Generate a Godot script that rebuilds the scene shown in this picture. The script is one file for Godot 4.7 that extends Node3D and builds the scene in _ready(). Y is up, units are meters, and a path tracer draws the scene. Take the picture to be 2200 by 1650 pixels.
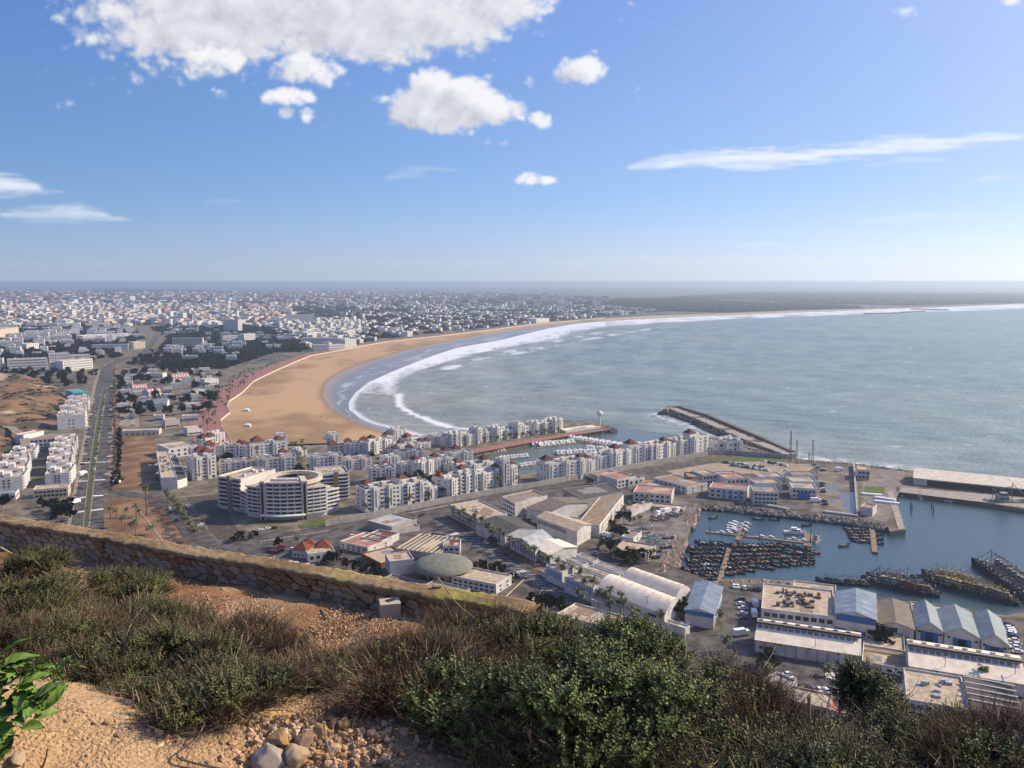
extends Node3D

const EYE := Vector3(0, 160, 0)
const FOCAL := 1790.0
const PITCH := -0.1222
const LAND := 3.5
var rng := RandomNumberGenerator.new()
var used := {}
var M := {}
var noise := FastNoiseLite.new()
var fine := FastNoiseLite.new()
var sun_dir := Vector3.ZERO

# ---------- a pixel of a 2200 x 1650 survey picture into a direction, and into a point at a given height
func ray(px: float, py: float) -> Vector3:
	var v := Vector3((px - 1100.0) / FOCAL, -(py - 825.0) / FOCAL, -1.0)
	return v.rotated(Vector3.RIGHT, PITCH).normalized()

func at(px: float, py: float, h := LAND) -> Vector3:
	var d := ray(px, py)
	var t := (h - EYE.y) / minf(d.y, -0.001)
	return EYE + d * t

func hgt(px: float, yb: float, yt: float, base := LAND) -> float:
	var b := at(px, yb, base)
	var d := ray(px, yt)
	return EYE.y + d.y / Vector2(d.x, d.z).length() * Vector2(b.x, b.z).length() - base

func pts(list: Array, h := LAND) -> Array[Vector3]:
	var out: Array[Vector3] = []
	for i in range(0, list.size(), 2):
		out.append(at(list[i], list[i + 1], h))
	return out

# ---------- names and tags
func numbered(called: String) -> String:
	if not used.has(called):
		used[called] = 0
		return called
	used[called] += 1
	return "%s_%03d" % [called, used[called]]

func tag(o: Node3D, label: String, category: String, group := "", kind := "") -> Node3D:
	if label: o.set_meta("label", label)
	if category: o.set_meta("category", category)
	if group: o.set_meta("group", group)
	if kind: o.set_meta("kind", kind)
	return o

func base(called: String, label: String, category: String, where := Vector3.ZERO, turn := 0.0, group := "") -> Node3D:
	var o := Node3D.new()
	o.name = numbered(called)
	add_child(o, true)
	o.position = where
	o.rotation.y = turn
	return tag(o, label, category, group)

func part(called: String, mesh: Mesh, m: Material, parent: Node3D, t := Transform3D()) -> MeshInstance3D:
	var o := MeshInstance3D.new()
	o.name = called
	o.mesh = mesh
	if m: o.material_override = m
	o.transform = t
	parent.add_child(o, true)
	return o

func single(called: String, label: String, category: String, mesh: Mesh, m: Material, t := Transform3D(), group := "") -> MeshInstance3D:
	var o := MeshInstance3D.new()
	o.name = numbered(called)
	o.mesh = mesh
	if m: o.material_override = m
	o.transform = t
	add_child(o, true)
	tag(o, label, category, group)
	return o

func structure(called: String, mesh: Mesh, m: Material, label := "") -> MeshInstance3D:
	var o := single(called, label, "", mesh, m)
	o.set_meta("kind", "structure")
	return o

func scatter(called: String, mesh: Mesh, m: Material, places: Array, parent: Node3D, label := "", category := "", colors: Array = []) -> MultiMeshInstance3D:
	var mm := MultiMesh.new()
	mm.transform_format = MultiMesh.TRANSFORM_3D
	mm.use_colors = colors.size() > 0
	mm.mesh = mesh
	mm.instance_count = places.size()
	for i in places.size():
		mm.set_instance_transform(i, places[i])
		if colors.size(): mm.set_instance_color(i, colors[i])
	var o := MultiMeshInstance3D.new()
	o.name = numbered(called) if parent == self else called
	o.multimesh = mm
	if m: o.material_override = m
	parent.add_child(o, true)
	o.set_meta("kind", "stuff")
	if label: o.set_meta("label", label)
	if category: o.set_meta("category", category)
	return o

# ---------- a small mesh builder: flat triangles, vertex colours optional
class MB:
	var v := PackedVector3Array()
	var c := PackedColorArray()
	var col := Color.WHITE
	func tri(a: Vector3, b: Vector3, d: Vector3) -> void:
		v.append(a); v.append(d); v.append(b)
		c.append(col); c.append(col); c.append(col)
	func quad(a: Vector3, b: Vector3, d: Vector3, e: Vector3) -> void:
		tri(a, b, d); tri(a, d, e)
	func box(mid: Vector3, size: Vector3, bs := Basis()) -> void:
		var x := bs.x * size.x / 2; var y := bs.y * size.y / 2; var z := bs.z * size.z / 2
		var p := [mid - x - y - z, mid + x - y - z, mid + x - y + z, mid - x - y + z, mid - x + y - z, mid + x + y - z, mid + x + y + z, mid - x + y + z]
		quad(p[3], p[2], p[6], p[7]); quad(p[2], p[1], p[5], p[6]); quad(p[1], p[0], p[4], p[5]); quad(p[0], p[3], p[7], p[4]); quad(p[7], p[6], p[5], p[4]); quad(p[0], p[1], p[2], p[3])
	func tube(a: Vector3, b: Vector3, ra: float, rb: float, n := 5, caps := true) -> void:
		var ax := (b - a).normalized()
		var s := ax.cross(Vector3.UP if absf(ax.y) < 0.9 else Vector3.RIGHT).normalized()
		var t := ax.cross(s)
		for i in n:
			var q := TAU * i / n
			var r := TAU * (i + 1) / n
			var d0 := s * cos(q) + t * sin(q)
			var d1 := s * cos(r) + t * sin(r)
			quad(a + d0 * ra, a + d1 * ra, b + d1 * rb, b + d0 * rb)
			if caps:
				tri(b + d0 * rb, b + d1 * rb, b); tri(a + d1 * ra, a + d0 * ra, a)
	func prism(p: Array, y0: float, y1: float, top := true, bottom := false) -> void:
		var n := p.size()
		for i in n:
			var a: Vector3 = p[i]; var b: Vector3 = p[(i + 1) % n]
			quad(Vector3(a.x, y0, a.z), Vector3(b.x, y0, b.z), Vector3(b.x, y1, b.z), Vector3(a.x, y1, a.z))
		for i in range(1, n - 1):
			var a: Vector3 = p[0]; var b: Vector3 = p[i]; var d: Vector3 = p[i + 1]
			if top: tri(Vector3(a.x, y1, a.z), Vector3(b.x, y1, b.z), Vector3(d.x, y1, d.z))
			if bottom: tri(Vector3(a.x, y0, a.z), Vector3(d.x, y0, d.z), Vector3(b.x, y0, b.z))
	func ring(p: Array, inner: Array, y0: float, y1: float) -> void:
		var n := p.size()
		for i in n:
			var j := (i + 1) % n
			var a: Vector3 = p[i]; var b: Vector3 = p[j]; var e: Vector3 = inner[i]; var f: Vector3 = inner[j]
			quad(Vector3(a.x, y0, a.z), Vector3(b.x, y0, b.z), Vector3(b.x, y1, b.z), Vector3(a.x, y1, a.z))
			quad(Vector3(f.x, y0, f.z), Vector3(e.x, y0, e.z), Vector3(e.x, y1, e.z), Vector3(f.x, y1, f.z))
			quad(Vector3(a.x, y1, a.z), Vector3(b.x, y1, b.z), Vector3(f.x, y1, f.z), Vector3(e.x, y1, e.z))
	func done(colors := false) -> ArrayMesh:
		var a := []
		a.resize(Mesh.ARRAY_MAX)
		a[Mesh.ARRAY_VERTEX] = v
		if colors: a[Mesh.ARRAY_COLOR] = c
		var m := ArrayMesh.new()
		if v.size(): m.add_surface_from_arrays(Mesh.PRIMITIVE_TRIANGLES, a)
		return m

func sheet(verts: PackedVector3Array, cols: PackedColorArray, nx: int, ny: int, smooth := true) -> ArrayMesh:
	# a grid of nx by ny points, row by row, seen from above
	var idx := PackedInt32Array()
	for j in ny - 1:
		for i in nx - 1:
			var a := j * nx + i
			idx.append(a); idx.append(a + nx); idx.append(a + 1)
			idx.append(a + 1); idx.append(a + nx); idx.append(a + nx + 1)
	# pick the winding that faces up
	var flip := false
	for k in range(0, idx.size(), 3):
		var n := (verts[idx[k + 1]] - verts[idx[k]]).cross(verts[idx[k + 2]] - verts[idx[k]])
		if absf(n.y) > 1e-9:
			flip = n.y > 0
			break
	if flip:
		for k in range(0, idx.size(), 3):
			var t := idx[k + 1]; idx[k + 1] = idx[k + 2]; idx[k + 2] = t
	var a := []
	a.resize(Mesh.ARRAY_MAX)
	a[Mesh.ARRAY_VERTEX] = verts
	a[Mesh.ARRAY_INDEX] = idx
	if cols.size(): a[Mesh.ARRAY_COLOR] = cols
	if smooth:
		var nn := PackedVector3Array()
		nn.resize(verts.size())
		for k in range(0, idx.size(), 3):
			var n := (verts[idx[k + 2]] - verts[idx[k]]).cross(verts[idx[k + 1]] - verts[idx[k]])
			nn[idx[k]] += n; nn[idx[k + 1]] += n; nn[idx[k + 2]] += n
		for k in nn.size(): nn[k] = nn[k].normalized()
		a[Mesh.ARRAY_NORMAL] = nn
	var m := ArrayMesh.new()
	m.add_surface_from_arrays(Mesh.PRIMITIVE_TRIANGLES, a)
	return m

func flat_poly(p: Array, mb: MB, y := INF, skirt := 0.0) -> void:
	var poly := PackedVector2Array()
	for q in p: poly.append(Vector2(q.x, q.z))
	if Geometry2D.is_polygon_clockwise(poly):
		p = p.duplicate(); p.reverse(); poly.reverse()
	var t := Geometry2D.triangulate_polygon(poly)
	for k in range(0, t.size(), 3):
		var a: Vector3 = p[t[k]]; var b: Vector3 = p[t[k + 1]]; var d: Vector3 = p[t[k + 2]]
		if y != INF:
			a.y = y; b.y = y; d.y = y
		if (b - a).cross(d - a).y > 0: mb.tri(a, b, d)
		else: mb.tri(a, d, b)
	if skirt > 0.0:
		for i in p.size():
			var a: Vector3 = p[i]; var b: Vector3 = p[(i + 1) % p.size()]
			if y != INF:
				a.y = y; b.y = y
			var dn := Vector3(0, -skirt, 0)
			mb.quad(b + dn, a + dn, a, b)

func patch(called: String, list: Array, up: float, m: Material, skirt := 0.0, label := "") -> MeshInstance3D:
	var mb := MB.new()
	flat_poly(pts(list, LAND + up), mb, LAND + up, skirt)
	return structure(called, mb.done(), m, label)

func along(line: Array[Vector3], n: int) -> Array[Vector3]:
	# n points evenly along a polyline
	var total := 0.0
	for i in line.size() - 1: total += line[i].distance_to(line[i + 1])
	var out: Array[Vector3] = []
	var seg := 0
	var before := 0.0
	for k in n:
		var want := total * k / (n - 1)
		while seg < line.size() - 2 and before + line[seg].distance_to(line[seg + 1]) < want:
			before += line[seg].distance_to(line[seg + 1]); seg += 1
		var l := line[seg].distance_to(line[seg + 1])
		out.append(line[seg].lerp(line[seg + 1], clampf((want - before) / maxf(l, 1e-6), 0, 1)))
	return out

func ribbon(line: Array[Vector3], width: float, mb: MB, up := 0.0) -> void:
	for i in line.size() - 1:
		var d := (line[i + 1] - line[i]).normalized()
		var s := Vector3(-d.z, 0, d.x) * width / 2
		var u := Vector3(0, up, 0)
		mb.quad(line[i] + s + u, line[i + 1] + s + u, line[i + 1] - s + u, line[i] - s + u)

func wall_line(line: Array[Vector3], thick: float, y0: float, y1: float, mb: MB) -> void:
	for i in line.size() - 1:
		var a := line[i]; var b := line[i + 1]
		var d := b - a
		var mid := (a + b) / 2
		mid.y = (y0 + y1) / 2
		var x := Vector3(d.x, 0, d.z).normalized()
		mb.box(mid, Vector3(Vector2(d.x, d.z).length() + thick, y1 - y0, thick), Basis(x, Vector3.UP, x.cross(Vector3.UP)))

# ---------- materials
func srgb(c: Color) -> Color: return c.linear_to_srgb()

func noise_tex(freq: float, lo: Color, hi: Color, octaves := 5, sd := 1, size := 512, mid_pos := 0.5, contrast := 0.5) -> NoiseTexture2D:
	var n := FastNoiseLite.new()
	n.seed = sd
	n.frequency = freq
	n.fractal_octaves = octaves
	n.fractal_gain = 0.58
	var g := Gradient.new()
	g.offsets = PackedFloat32Array([maxf(0.0, mid_pos - contrast * 0.5), minf(1.0, mid_pos + contrast * 0.5)])
	g.colors = PackedColorArray([srgb(lo), srgb(hi)])
	var t := NoiseTexture2D.new()
	t.width = size; t.height = size
	t.seamless = true
	t.noise = n
	t.color_ramp = g
	return t

func normal_tex(freq: float, octaves := 4, sd := 1, size := 512, strength := 6.0) -> NoiseTexture2D:
	var n := FastNoiseLite.new()
	n.seed = sd
	n.frequency = freq
	n.fractal_octaves = octaves
	var t := NoiseTexture2D.new()
	t.width = size; t.height = size
	t.seamless = true
	t.as_normal_map = true
	t.bump_strength = strength
	t.noise = n
	return t

func mat(c: Color, rough := 0.85, tex: Texture2D = null, per_m := 0.2, metal := 0.0) -> StandardMaterial3D:
	var m := StandardMaterial3D.new()
	m.albedo_color = srgb(c)
	m.roughness = rough
	m.metallic = metal
	m.metallic_specular = 0.35
	if tex:
		m.albedo_texture = tex
		m.uv1_triplanar = true
		m.uv1_world_triplanar = true
		m.uv1_scale = Vector3.ONE * per_m
	return m

func vmat(rough := 0.85, tex: Texture2D = null, per_m := 0.2) -> StandardMaterial3D:
	var m := mat(Color.WHITE, rough, tex, per_m)
	m.vertex_color_use_as_albedo = true
	return m

func gray(v: float, warm := 0.0) -> Color: return Color(v * (1 + warm), v, v * (1 - warm))

func make_materials() -> void:
	var stain := noise_tex(0.012, gray(0.72, 0.03), gray(1.0), 6, 3, 512, 0.42, 0.55)
	var coarse := noise_tex(0.01, gray(0.62, 0.04), gray(1.0), 6, 5, 512, 0.5, 0.6)
	var grit := noise_tex(0.05, gray(0.6), gray(1.0), 5, 8, 512, 0.5, 0.6)
	M.stain = stain; M.coarse = coarse; M.grit = grit
	M.white = mat(Color(0.67, 0.66, 0.635), 0.8, stain, 0.04)
	M.white_port = mat(Color(0.66, 0.65, 0.63), 0.85, coarse, 0.03)
	M.cream = mat(Color(0.6, 0.54, 0.44), 0.85, stain, 0.04)
	M.pink = mat(Color(0.55, 0.38, 0.33), 0.85, stain, 0.04)
	M.dirty = mat(Color(0.4, 0.38, 0.35), 0.9, coarse, 0.05)
	M.grey_wall = mat(Color(0.34, 0.33, 0.32), 0.9, coarse, 0.05)
	M.stone_wall = mat(Color(0.3, 0.22, 0.16), 0.9, coarse, 0.08)
	M.brick_wall = mat(Color(0.28, 0.09, 0.05), 0.9, coarse, 0.08)
	M.roof_tan = mat(Color(0.5, 0.41, 0.3), 0.95, coarse, 0.05)
	M.roof_grey = mat(Color(0.27, 0.25, 0.23), 0.95, coarse, 0.05)
	M.roof_dark = mat(Color(0.1, 0.095, 0.088), 0.95, coarse, 0.05)
	M.roof_brown = mat(Color(0.3, 0.215, 0.14), 0.95, coarse, 0.05)
	M.roof_red = mat(Color(0.19, 0.062, 0.036), 0.9, coarse, 0.1)
	M.roof_rust = mat(Color(0.115, 0.044, 0.032), 0.9, coarse, 0.1)
	M.roof_pink = mat(Color(0.46, 0.21, 0.165), 0.9, coarse, 0.06)
	M.roof_cream = mat(Color(0.78, 0.69, 0.55), 0.85, stain, 0.03)
	M.metal_blue = mat(Color(0.2, 0.26, 0.33), 0.5, coarse, 0.03)
	M.metal_bluegrey = mat(Color(0.22, 0.27, 0.3), 0.55, coarse, 0.03)
	M.metal_pale = mat(Color(0.45, 0.46, 0.45), 0.55, coarse, 0.03)
	M.metal_brown = mat(Color(0.2, 0.165, 0.13), 0.8, coarse, 0.05)
	M.glass = mat(Color(0.025, 0.03, 0.04), 0.12)
	M.dark = mat(Color(0.03, 0.03, 0.033), 0.8)
	M.blue = mat(Color(0.04, 0.12, 0.33), 0.55)
	M.blue_light = mat(Color(0.08, 0.28, 0.5), 0.5)
	M.teal = mat(Color(0.08, 0.36, 0.4), 0.5)
	M.skylight = mat(Color(0.62, 0.62, 0.58), 0.4)
	var worn := noise_tex(0.007, gray(0.42, 0.05), gray(1.0), 7, 71, 1024, 0.47, 0.5)
	M.asphalt = mat(Color(0.125, 0.109, 0.096), 0.95, worn, 0.009)
	M.road = mat(Color(0.11, 0.102, 0.096), 0.93, worn, 0.014)
	M.apron = mat(Color(0.2, 0.175, 0.15), 0.95, noise_tex(0.008, gray(0.45, 0.06), gray(1.0), 6, 12, 512, 0.45, 0.5), 0.012)
	M.concrete = mat(Color(0.36, 0.32, 0.28), 0.95, coarse, 0.04)
	M.pavement = mat(Color(0.3, 0.25, 0.21), 0.95, coarse, 0.06)
	M.pink_paving = mat(Color(0.33, 0.16, 0.14), 0.9, coarse, 0.03)
	M.paint = mat(Color(0.7, 0.7, 0.68), 0.8)
	M.dirt = mat(Color(0.25, 0.155, 0.085), 0.95, noise_tex(0.006, Color(0.5, 0.42, 0.36), gray(1.0), 7, 21, 1024, 0.5, 0.5), 0.0055)
	M.earth = mat(Color(0.2, 0.165, 0.125), 0.95, noise_tex(0.012, Color(0.42, 0.44, 0.36), gray(1.0), 6, 22, 512, 0.5, 0.5), 0.008)
	M.median = mat(Color(0.075, 0.095, 0.032), 0.95, coarse, 0.06)
	M.lawn = mat(Color(0.09, 0.135, 0.03), 0.95, coarse, 0.06)
	M.rock = mat(Color(0.22, 0.19, 0.155), 0.9, grit, 0.3)
	M.rock_dark = mat(Color(0.12, 0.11, 0.1), 0.9, grit, 0.3)
	M.rock_pink = mat(Color(0.38, 0.26, 0.2), 0.9, grit, 0.3)
	M.steel = mat(Color(0.2, 0.19, 0.185), 0.6)
	M.white_paint = mat(Color(0.78, 0.78, 0.77), 0.35)
	M.car_glass = mat(Color(0.02, 0.022, 0.026), 0.1)
	M.tyre = mat(Color(0.02, 0.02, 0.02), 0.8)
	M.wood = mat(Color(0.3, 0.22, 0.15), 0.9, grit, 0.5)
	M.trunk = mat(Color(0.16, 0.12, 0.085), 0.95)
	M.puddle = mat(Color(0.1, 0.1, 0.11), 0.12)
	M.any = vmat(0.85)
	M.any_stain = vmat(0.85, stain, 0.03)
	M.leaf = vmat(0.7)
	M.leaf.backlight = Color(0.3, 0.34, 0.12)
	M.bush_leaf = vmat(0.55); M.bush_leaf.backlight = Color(0.45, 0.5, 0.16)
	M.rock_v = mat(Color(0.24, 0.21, 0.175), 0.9); M.rock_v.vertex_color_use_as_albedo = true
	M.rock_dark_v = mat(Color(0.125, 0.115, 0.105), 0.9); M.rock_dark_v.vertex_color_use_as_albedo = true
	M.rock_pink_v = mat(Color(0.4, 0.28, 0.21), 0.9); M.rock_pink_v.vertex_color_use_as_albedo = true
	M.pebble = mat(Color(0.52, 0.44, 0.36), 0.95); M.pebble.vertex_color_use_as_albedo = true
	M.twig_litter = vmat(0.95)
	M.stick_pale = mat(Color(0.4, 0.33, 0.25), 0.9, M.grit, 6.0)
	M.stick_dark = mat(Color(0.13, 0.1, 0.075), 0.9, M.grit, 6.0)

# ---------- sky
func dir_angles(px: float, py: float) -> Vector2:
	var d := ray(px, py)
	return Vector2(atan2(d.x, -d.z), asin(d.y))

func sky_base(az: float, el: float) -> Color:
	var d := Vector3(sin(az) * cos(el), sin(el), -cos(az) * cos(el))
	var g := rad_to_deg(acos(clampf(d.dot(sun_dir), -1, 1)))
	var e := maxf(rad_to_deg(el), 0.0)
	# clear air: deep blue high up, paler towards the horizon, paler towards the sun
	var t := 1.0 - exp(-e / 13.0)
	var zen := Color(0.026, 0.115, 0.45)
	var hor := Color(0.27, 0.47, 0.7)
	var c := hor.lerp(zen, t)
	c *= lerpf(0.8, 1.04, smoothstep(104.0, 58.0, g))
	var side := exp(-pow(g / 52.0, 2.0))
	var near_sun := exp(-pow(g / 30.0, 2.0))
	c += Color(0.46, 0.43, 0.38) * side * (0.55 + 0.75 * exp(-e / 7.0))
	c += Color(0.55, 0.55, 0.5) * near_sun
	# dusty layer on the horizon
	var low := exp(-pow(e / 3.2, 2.0))
	var dust := Color(0.28, 0.33, 0.42).lerp(Color(0.86, 0.88, 0.92), clampf(side * 1.9, 0, 1))
	c = c.lerp(dust, low * 0.85)
	c.a = 1.0
	return c

func make_sky() -> Sky:
	var w := 4096; var h := 2048
	var small := Image.create_empty(512, 256, false, Image.FORMAT_RGBF)
	var wide := FastNoiseLite.new()
	wide.seed = 44; wide.frequency = 1.4; wide.fractal_octaves = 5
	for j in 256:
		var el := PI / 2 - PI * (j + 0.5) / 256
		for i in 512:
			var az := TAU * ((i + 0.5) / 512 - 0.5)
			var c := sky_base(az, el) if el > -0.03 else Color(0.36, 0.4, 0.47)
			if el > 0.06 and (absf(az) > 0.62 or el > 0.36):
				var d := Vector3(sin(az), tan(el), -cos(az)) / maxf(tan(el), 0.12)
				var a := smoothstep(0.12, 0.42, wide.get_noise_3d(d.x * 0.5, 3.0, d.z * 0.5)) * smoothstep(0.06, 0.25, el) * 0.8
				c = c.lerp(Color(0.72, 0.73, 0.76), a)
			small.set_pixel(i, j, c)
	small.resize(w, h, Image.INTERPOLATE_CUBIC)
	# clouds in view: [x, y, half width, half height, strength, softness] in survey pixels; several blobs make one cloud
	var clouds := [
		[[640, 10, 430, 75, 1.5], [480, 60, 260, 70, 1.3], [800, 50, 260, 75, 1.3], [960, 40, 180, 55, 1.2], [1060, 15, 130, 45, 1.1], [420, 120, 150, 50, 0.6], [330, 150, 90, 45, 0.35], [720, 85, 190, 50, 0.9], [860, 105, 80, 24, 0.5], [1010, 78, 60, 20, 0.5], [600, -40, 420, 60, 1.4], [950, -30, 240, 50, 1.2]],
		[[455, 128, 62, 34, 1.1], [440, 155, 40, 22, 0.7]],
		[[655, 148, 75, 30, 1.15], [690, 158, 35, 28, 0.9], [610, 150, 28, 20, 0.7]],
		[[615, 208, 45, 20, 1.2], [650, 210, 35, 20, 1.0], [612, 242, 22, 15, 1.0], [660, 245, 20, 18, 1.0]],
		[[925, 195, 50, 46, 1.5], [905, 225, 62, 46, 1.5], [990, 215, 70, 46, 1.5], [1050, 230, 60, 36, 1.3], [960, 245, 85, 38, 1.4], [1000, 262, 40, 26, 1.0], [1100, 232, 36, 22, 0.9], [870, 240, 40, 30, 0.9], [822, 214, 28, 13, 0.7]],
		[[1165, 256, 26, 18, 0.85]],
		[[1248, 150, 55, 26, 1.25], [1225, 158, 42, 20, 0.9], [1262, 168, 26, 16, 0.9]],
		[[1130, 384, 30, 13, 0.9], [1170, 388, 30, 9, 0.7]],
		[[160, 105, 45, 14, 0.35], [230, 125, 50, 13, 0.35]],
		[[1075, 165, 30, 14, 0.3]], [[1920, 24, 45, 14, 0.35]], [[2180, 2, 30, 10, 0.6]], [[1700, 2, 20, 6, 0.2]],
	]
	var streaks := [
		[1340, 362, 1620, 336, 2.6, 15.0, 0.6], [1400, 358, 1950, 325, 4.0, 20.0, 0.9], [1700, 340, 2230, 292, 4.0, 20.0, 0.95], [1500, 352, 1800, 345, 3.0, 22.0, 0.75], [1850, 358, 2050, 345, 2.0, 6.0, 0.3],
		[820, 385, 990, 365, 2.0, 13.0, 0.2], [1820, 480, 2140, 462, 2.0, 9.0, 0.28], [2080, 392, 2240, 378, 2.0, 10.0, 0.35], [1580, 530, 1720, 532, 2.0, 6.0, 0.3], [430, 440, 530, 434, 2.0, 6.0, 0.1], [-90, 392, 100, 412, 2.0, 26.0, 0.85], [-60, 412, 150, 414, 2.0, 12.0, 0.5], [-10, 462, 290, 474, 2.0, 20.0, 0.5], [110, 452, 250, 470, 2.0, 18.0, 0.5],
	]
	var n1 := FastNoiseLite.new()
	n1.seed = 9; n1.frequency = 0.0085; n1.fractal_octaves = 5; n1.fractal_gain = 0.45
	var n2 := FastNoiseLite.new()
	n2.seed = 19; n2.frequency = 0.012; n2.fractal_octaves = 5
	# a regular field of survey pixels over the cloud, sampled back on the sky picture
	for cl in clouds:
		var lo := Vector2(1e9, 1e9); var hi := -lo
		for b in cl:
			lo = lo.min(Vector2(b[0] - b[2] * 1.9, b[1] - b[3] * 1.9)); hi = hi.max(Vector2(b[0] + b[2] * 1.9, b[1] + b[3] * 1.9))
		for q in sky_window(lo, hi, w, h):
			var x: float = q[0]; var y: float = q[1]
			var d := cloud_density(cl, n1, x, y)
			if d <= -0.1: continue
			var toward := cloud_density(cl, n1, x + 24.0, y - 16.0)
			var deep := cloud_density(cl, n1, x + 38.0, y - 30.0)
			var a := smoothstep(-0.06, 0.62, d)
			var lit := clampf(0.8 + 0.3 * (d - toward) + 0.24 * (0.5 - deep), 0.3, 1.12)
			var c := Color(0.38, 0.4, 0.46).lerp(Color(0.7, 0.7, 0.715), clampf((lit - 0.3) / 0.8, 0, 1))
			var back := small.get_pixel(q[2], q[3])
			small.set_pixel(q[2], q[3], back.lerp(c, a * 0.96))
	for s in streaks:
		for q in sky_window(Vector2(s[0] - 20, minf(s[1], s[3]) - s[5] * 2.4), Vector2(s[2] + 20, maxf(s[1], s[3]) + s[5] * 2.4), w, h):
			var x: float = q[0]; var y: float = q[1]
			var t := clampf((x - s[0]) / (s[2] - s[0]), 0, 1)
			var mid := lerpf(s[1], s[3], t) - sin(t * PI) * 7.0
			var half: float = s[5] * (0.12 + 0.88 * sin(PI * pow(t, 0.85)))
			var f := absf(y - mid) / half + 1.1 * n2.get_noise_2d(x * 0.3, y * 5.0 + s[0]) + 0.4 * n2.get_noise_2d(x * 1.5, y * 9.0)
			var a: float = smoothstep(1.25, -0.1, f) * s[6] * 0.85 * smoothstep(0.0, 0.06, t) * smoothstep(1.0, 0.9, t)
			if a > 0.003:
				small.set_pixel(q[2], q[3], small.get_pixel(q[2], q[3]).lerp(Color(0.66, 0.69, 0.74), a))
	# bank of small far cumulus over the horizon
	for q in sky_window(Vector2(-60, 525), Vector2(2260, 606), w, h):
		var x: float = q[0]; var y: float = q[1]
		var top := 556.0 + 9.0 * n1.get_noise_2d(x * 1.1, 7.0) + 6.0 * n1.get_noise_2d(x * 4.0, 70.0) + 5.0 * n2.get_noise_2d(x * 8.0, 5.0) - 6.0 * smoothstep(900, 1500, x)
		var a := smoothstep(top - 1.0, top + 6.0, y) * smoothstep(top + 26.0, top + 2.0, y) * (0.08 + 0.26 * smoothstep(500, 1500, x)) * (0.55 + 0.9 * clampf(n2.get_noise_2d(x * 1.3, y * 2.0) + 0.35, 0, 1))
		if a > 0.004:
			small.set_pixel(q[2], q[3], small.get_pixel(q[2], q[3]).lerp(Color(0.5, 0.54, 0.6).lerp(Color(0.68, 0.69, 0.71), smoothstep(900, 2000, x)), clampf(a, 0, 1)))
	var p := PanoramaSkyMaterial.new()
	p.panorama = ImageTexture.create_from_image(small)
	var s := Sky.new()
	s.sky_material = p
	return s

func cloud_density(cl: Array, n: FastNoiseLite, x: float, y: float) -> float:
	var d := 0.0
	for b in cl:
		var dx: float = (x - b[0]) / b[2]; var dy: float = (y - b[1]) / b[3]
		var r := dx * dx + dy * dy
		if r < 3.6: d = maxf(d, b[4] * (1.0 - r / 1.9))
	if d <= -1.2: return d
	return d - 0.44 + 0.42 * n.get_noise_2d(x, y * 1.3) + 0.7 * (absf(n.get_noise_2d(x * 1.7 + 500.0, y * 2.0)) - 0.1) + 0.26 * (absf(n.get_noise_2d(x * 4.3, y * 4.9 + 200.0)) - 0.12)

func sky_window(lo: Vector2, hi: Vector2, w: int, h: int) -> Array:
	# the sky picture's cells whose direction falls into that window: [x, y, column, row]
	var out := []
	var a0 := 9.0; var a1 := -9.0; var e0 := 9.0; var e1 := -9.0
	for i in 9:
		for k in [lo.y, hi.y]:
			var v := dir_angles(lerpf(lo.x, hi.x, i / 8.0), k)
			a0 = minf(a0, v.x); a1 = maxf(a1, v.x); e0 = minf(e0, v.y); e1 = maxf(e1, v.y)
	for row in range(int((0.5 - e1 / PI) * h), int((0.5 - maxf(e0, 0.0) / PI) * h) + 1):
		var el := PI * (0.5 - (row + 0.5) / h)
		for col in range(floori((a0 / TAU + 0.5) * w), floori((a1 / TAU + 0.5) * w) + 1):
			var az := TAU * ((col + 0.5) / w - 0.5)
			var column := col
			var v := Vector3(sin(az) * cos(el), sin(el), -cos(az) * cos(el)).rotated(Vector3.RIGHT, -PITCH)
			var x := 1100.0 + FOCAL * v.x / -v.z; var y := 825.0 - FOCAL * v.y / -v.z
			if x >= lo.x and x <= hi.x and y >= lo.y and y <= hi.y: out.append([x, y, column, row])
	return out

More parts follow.
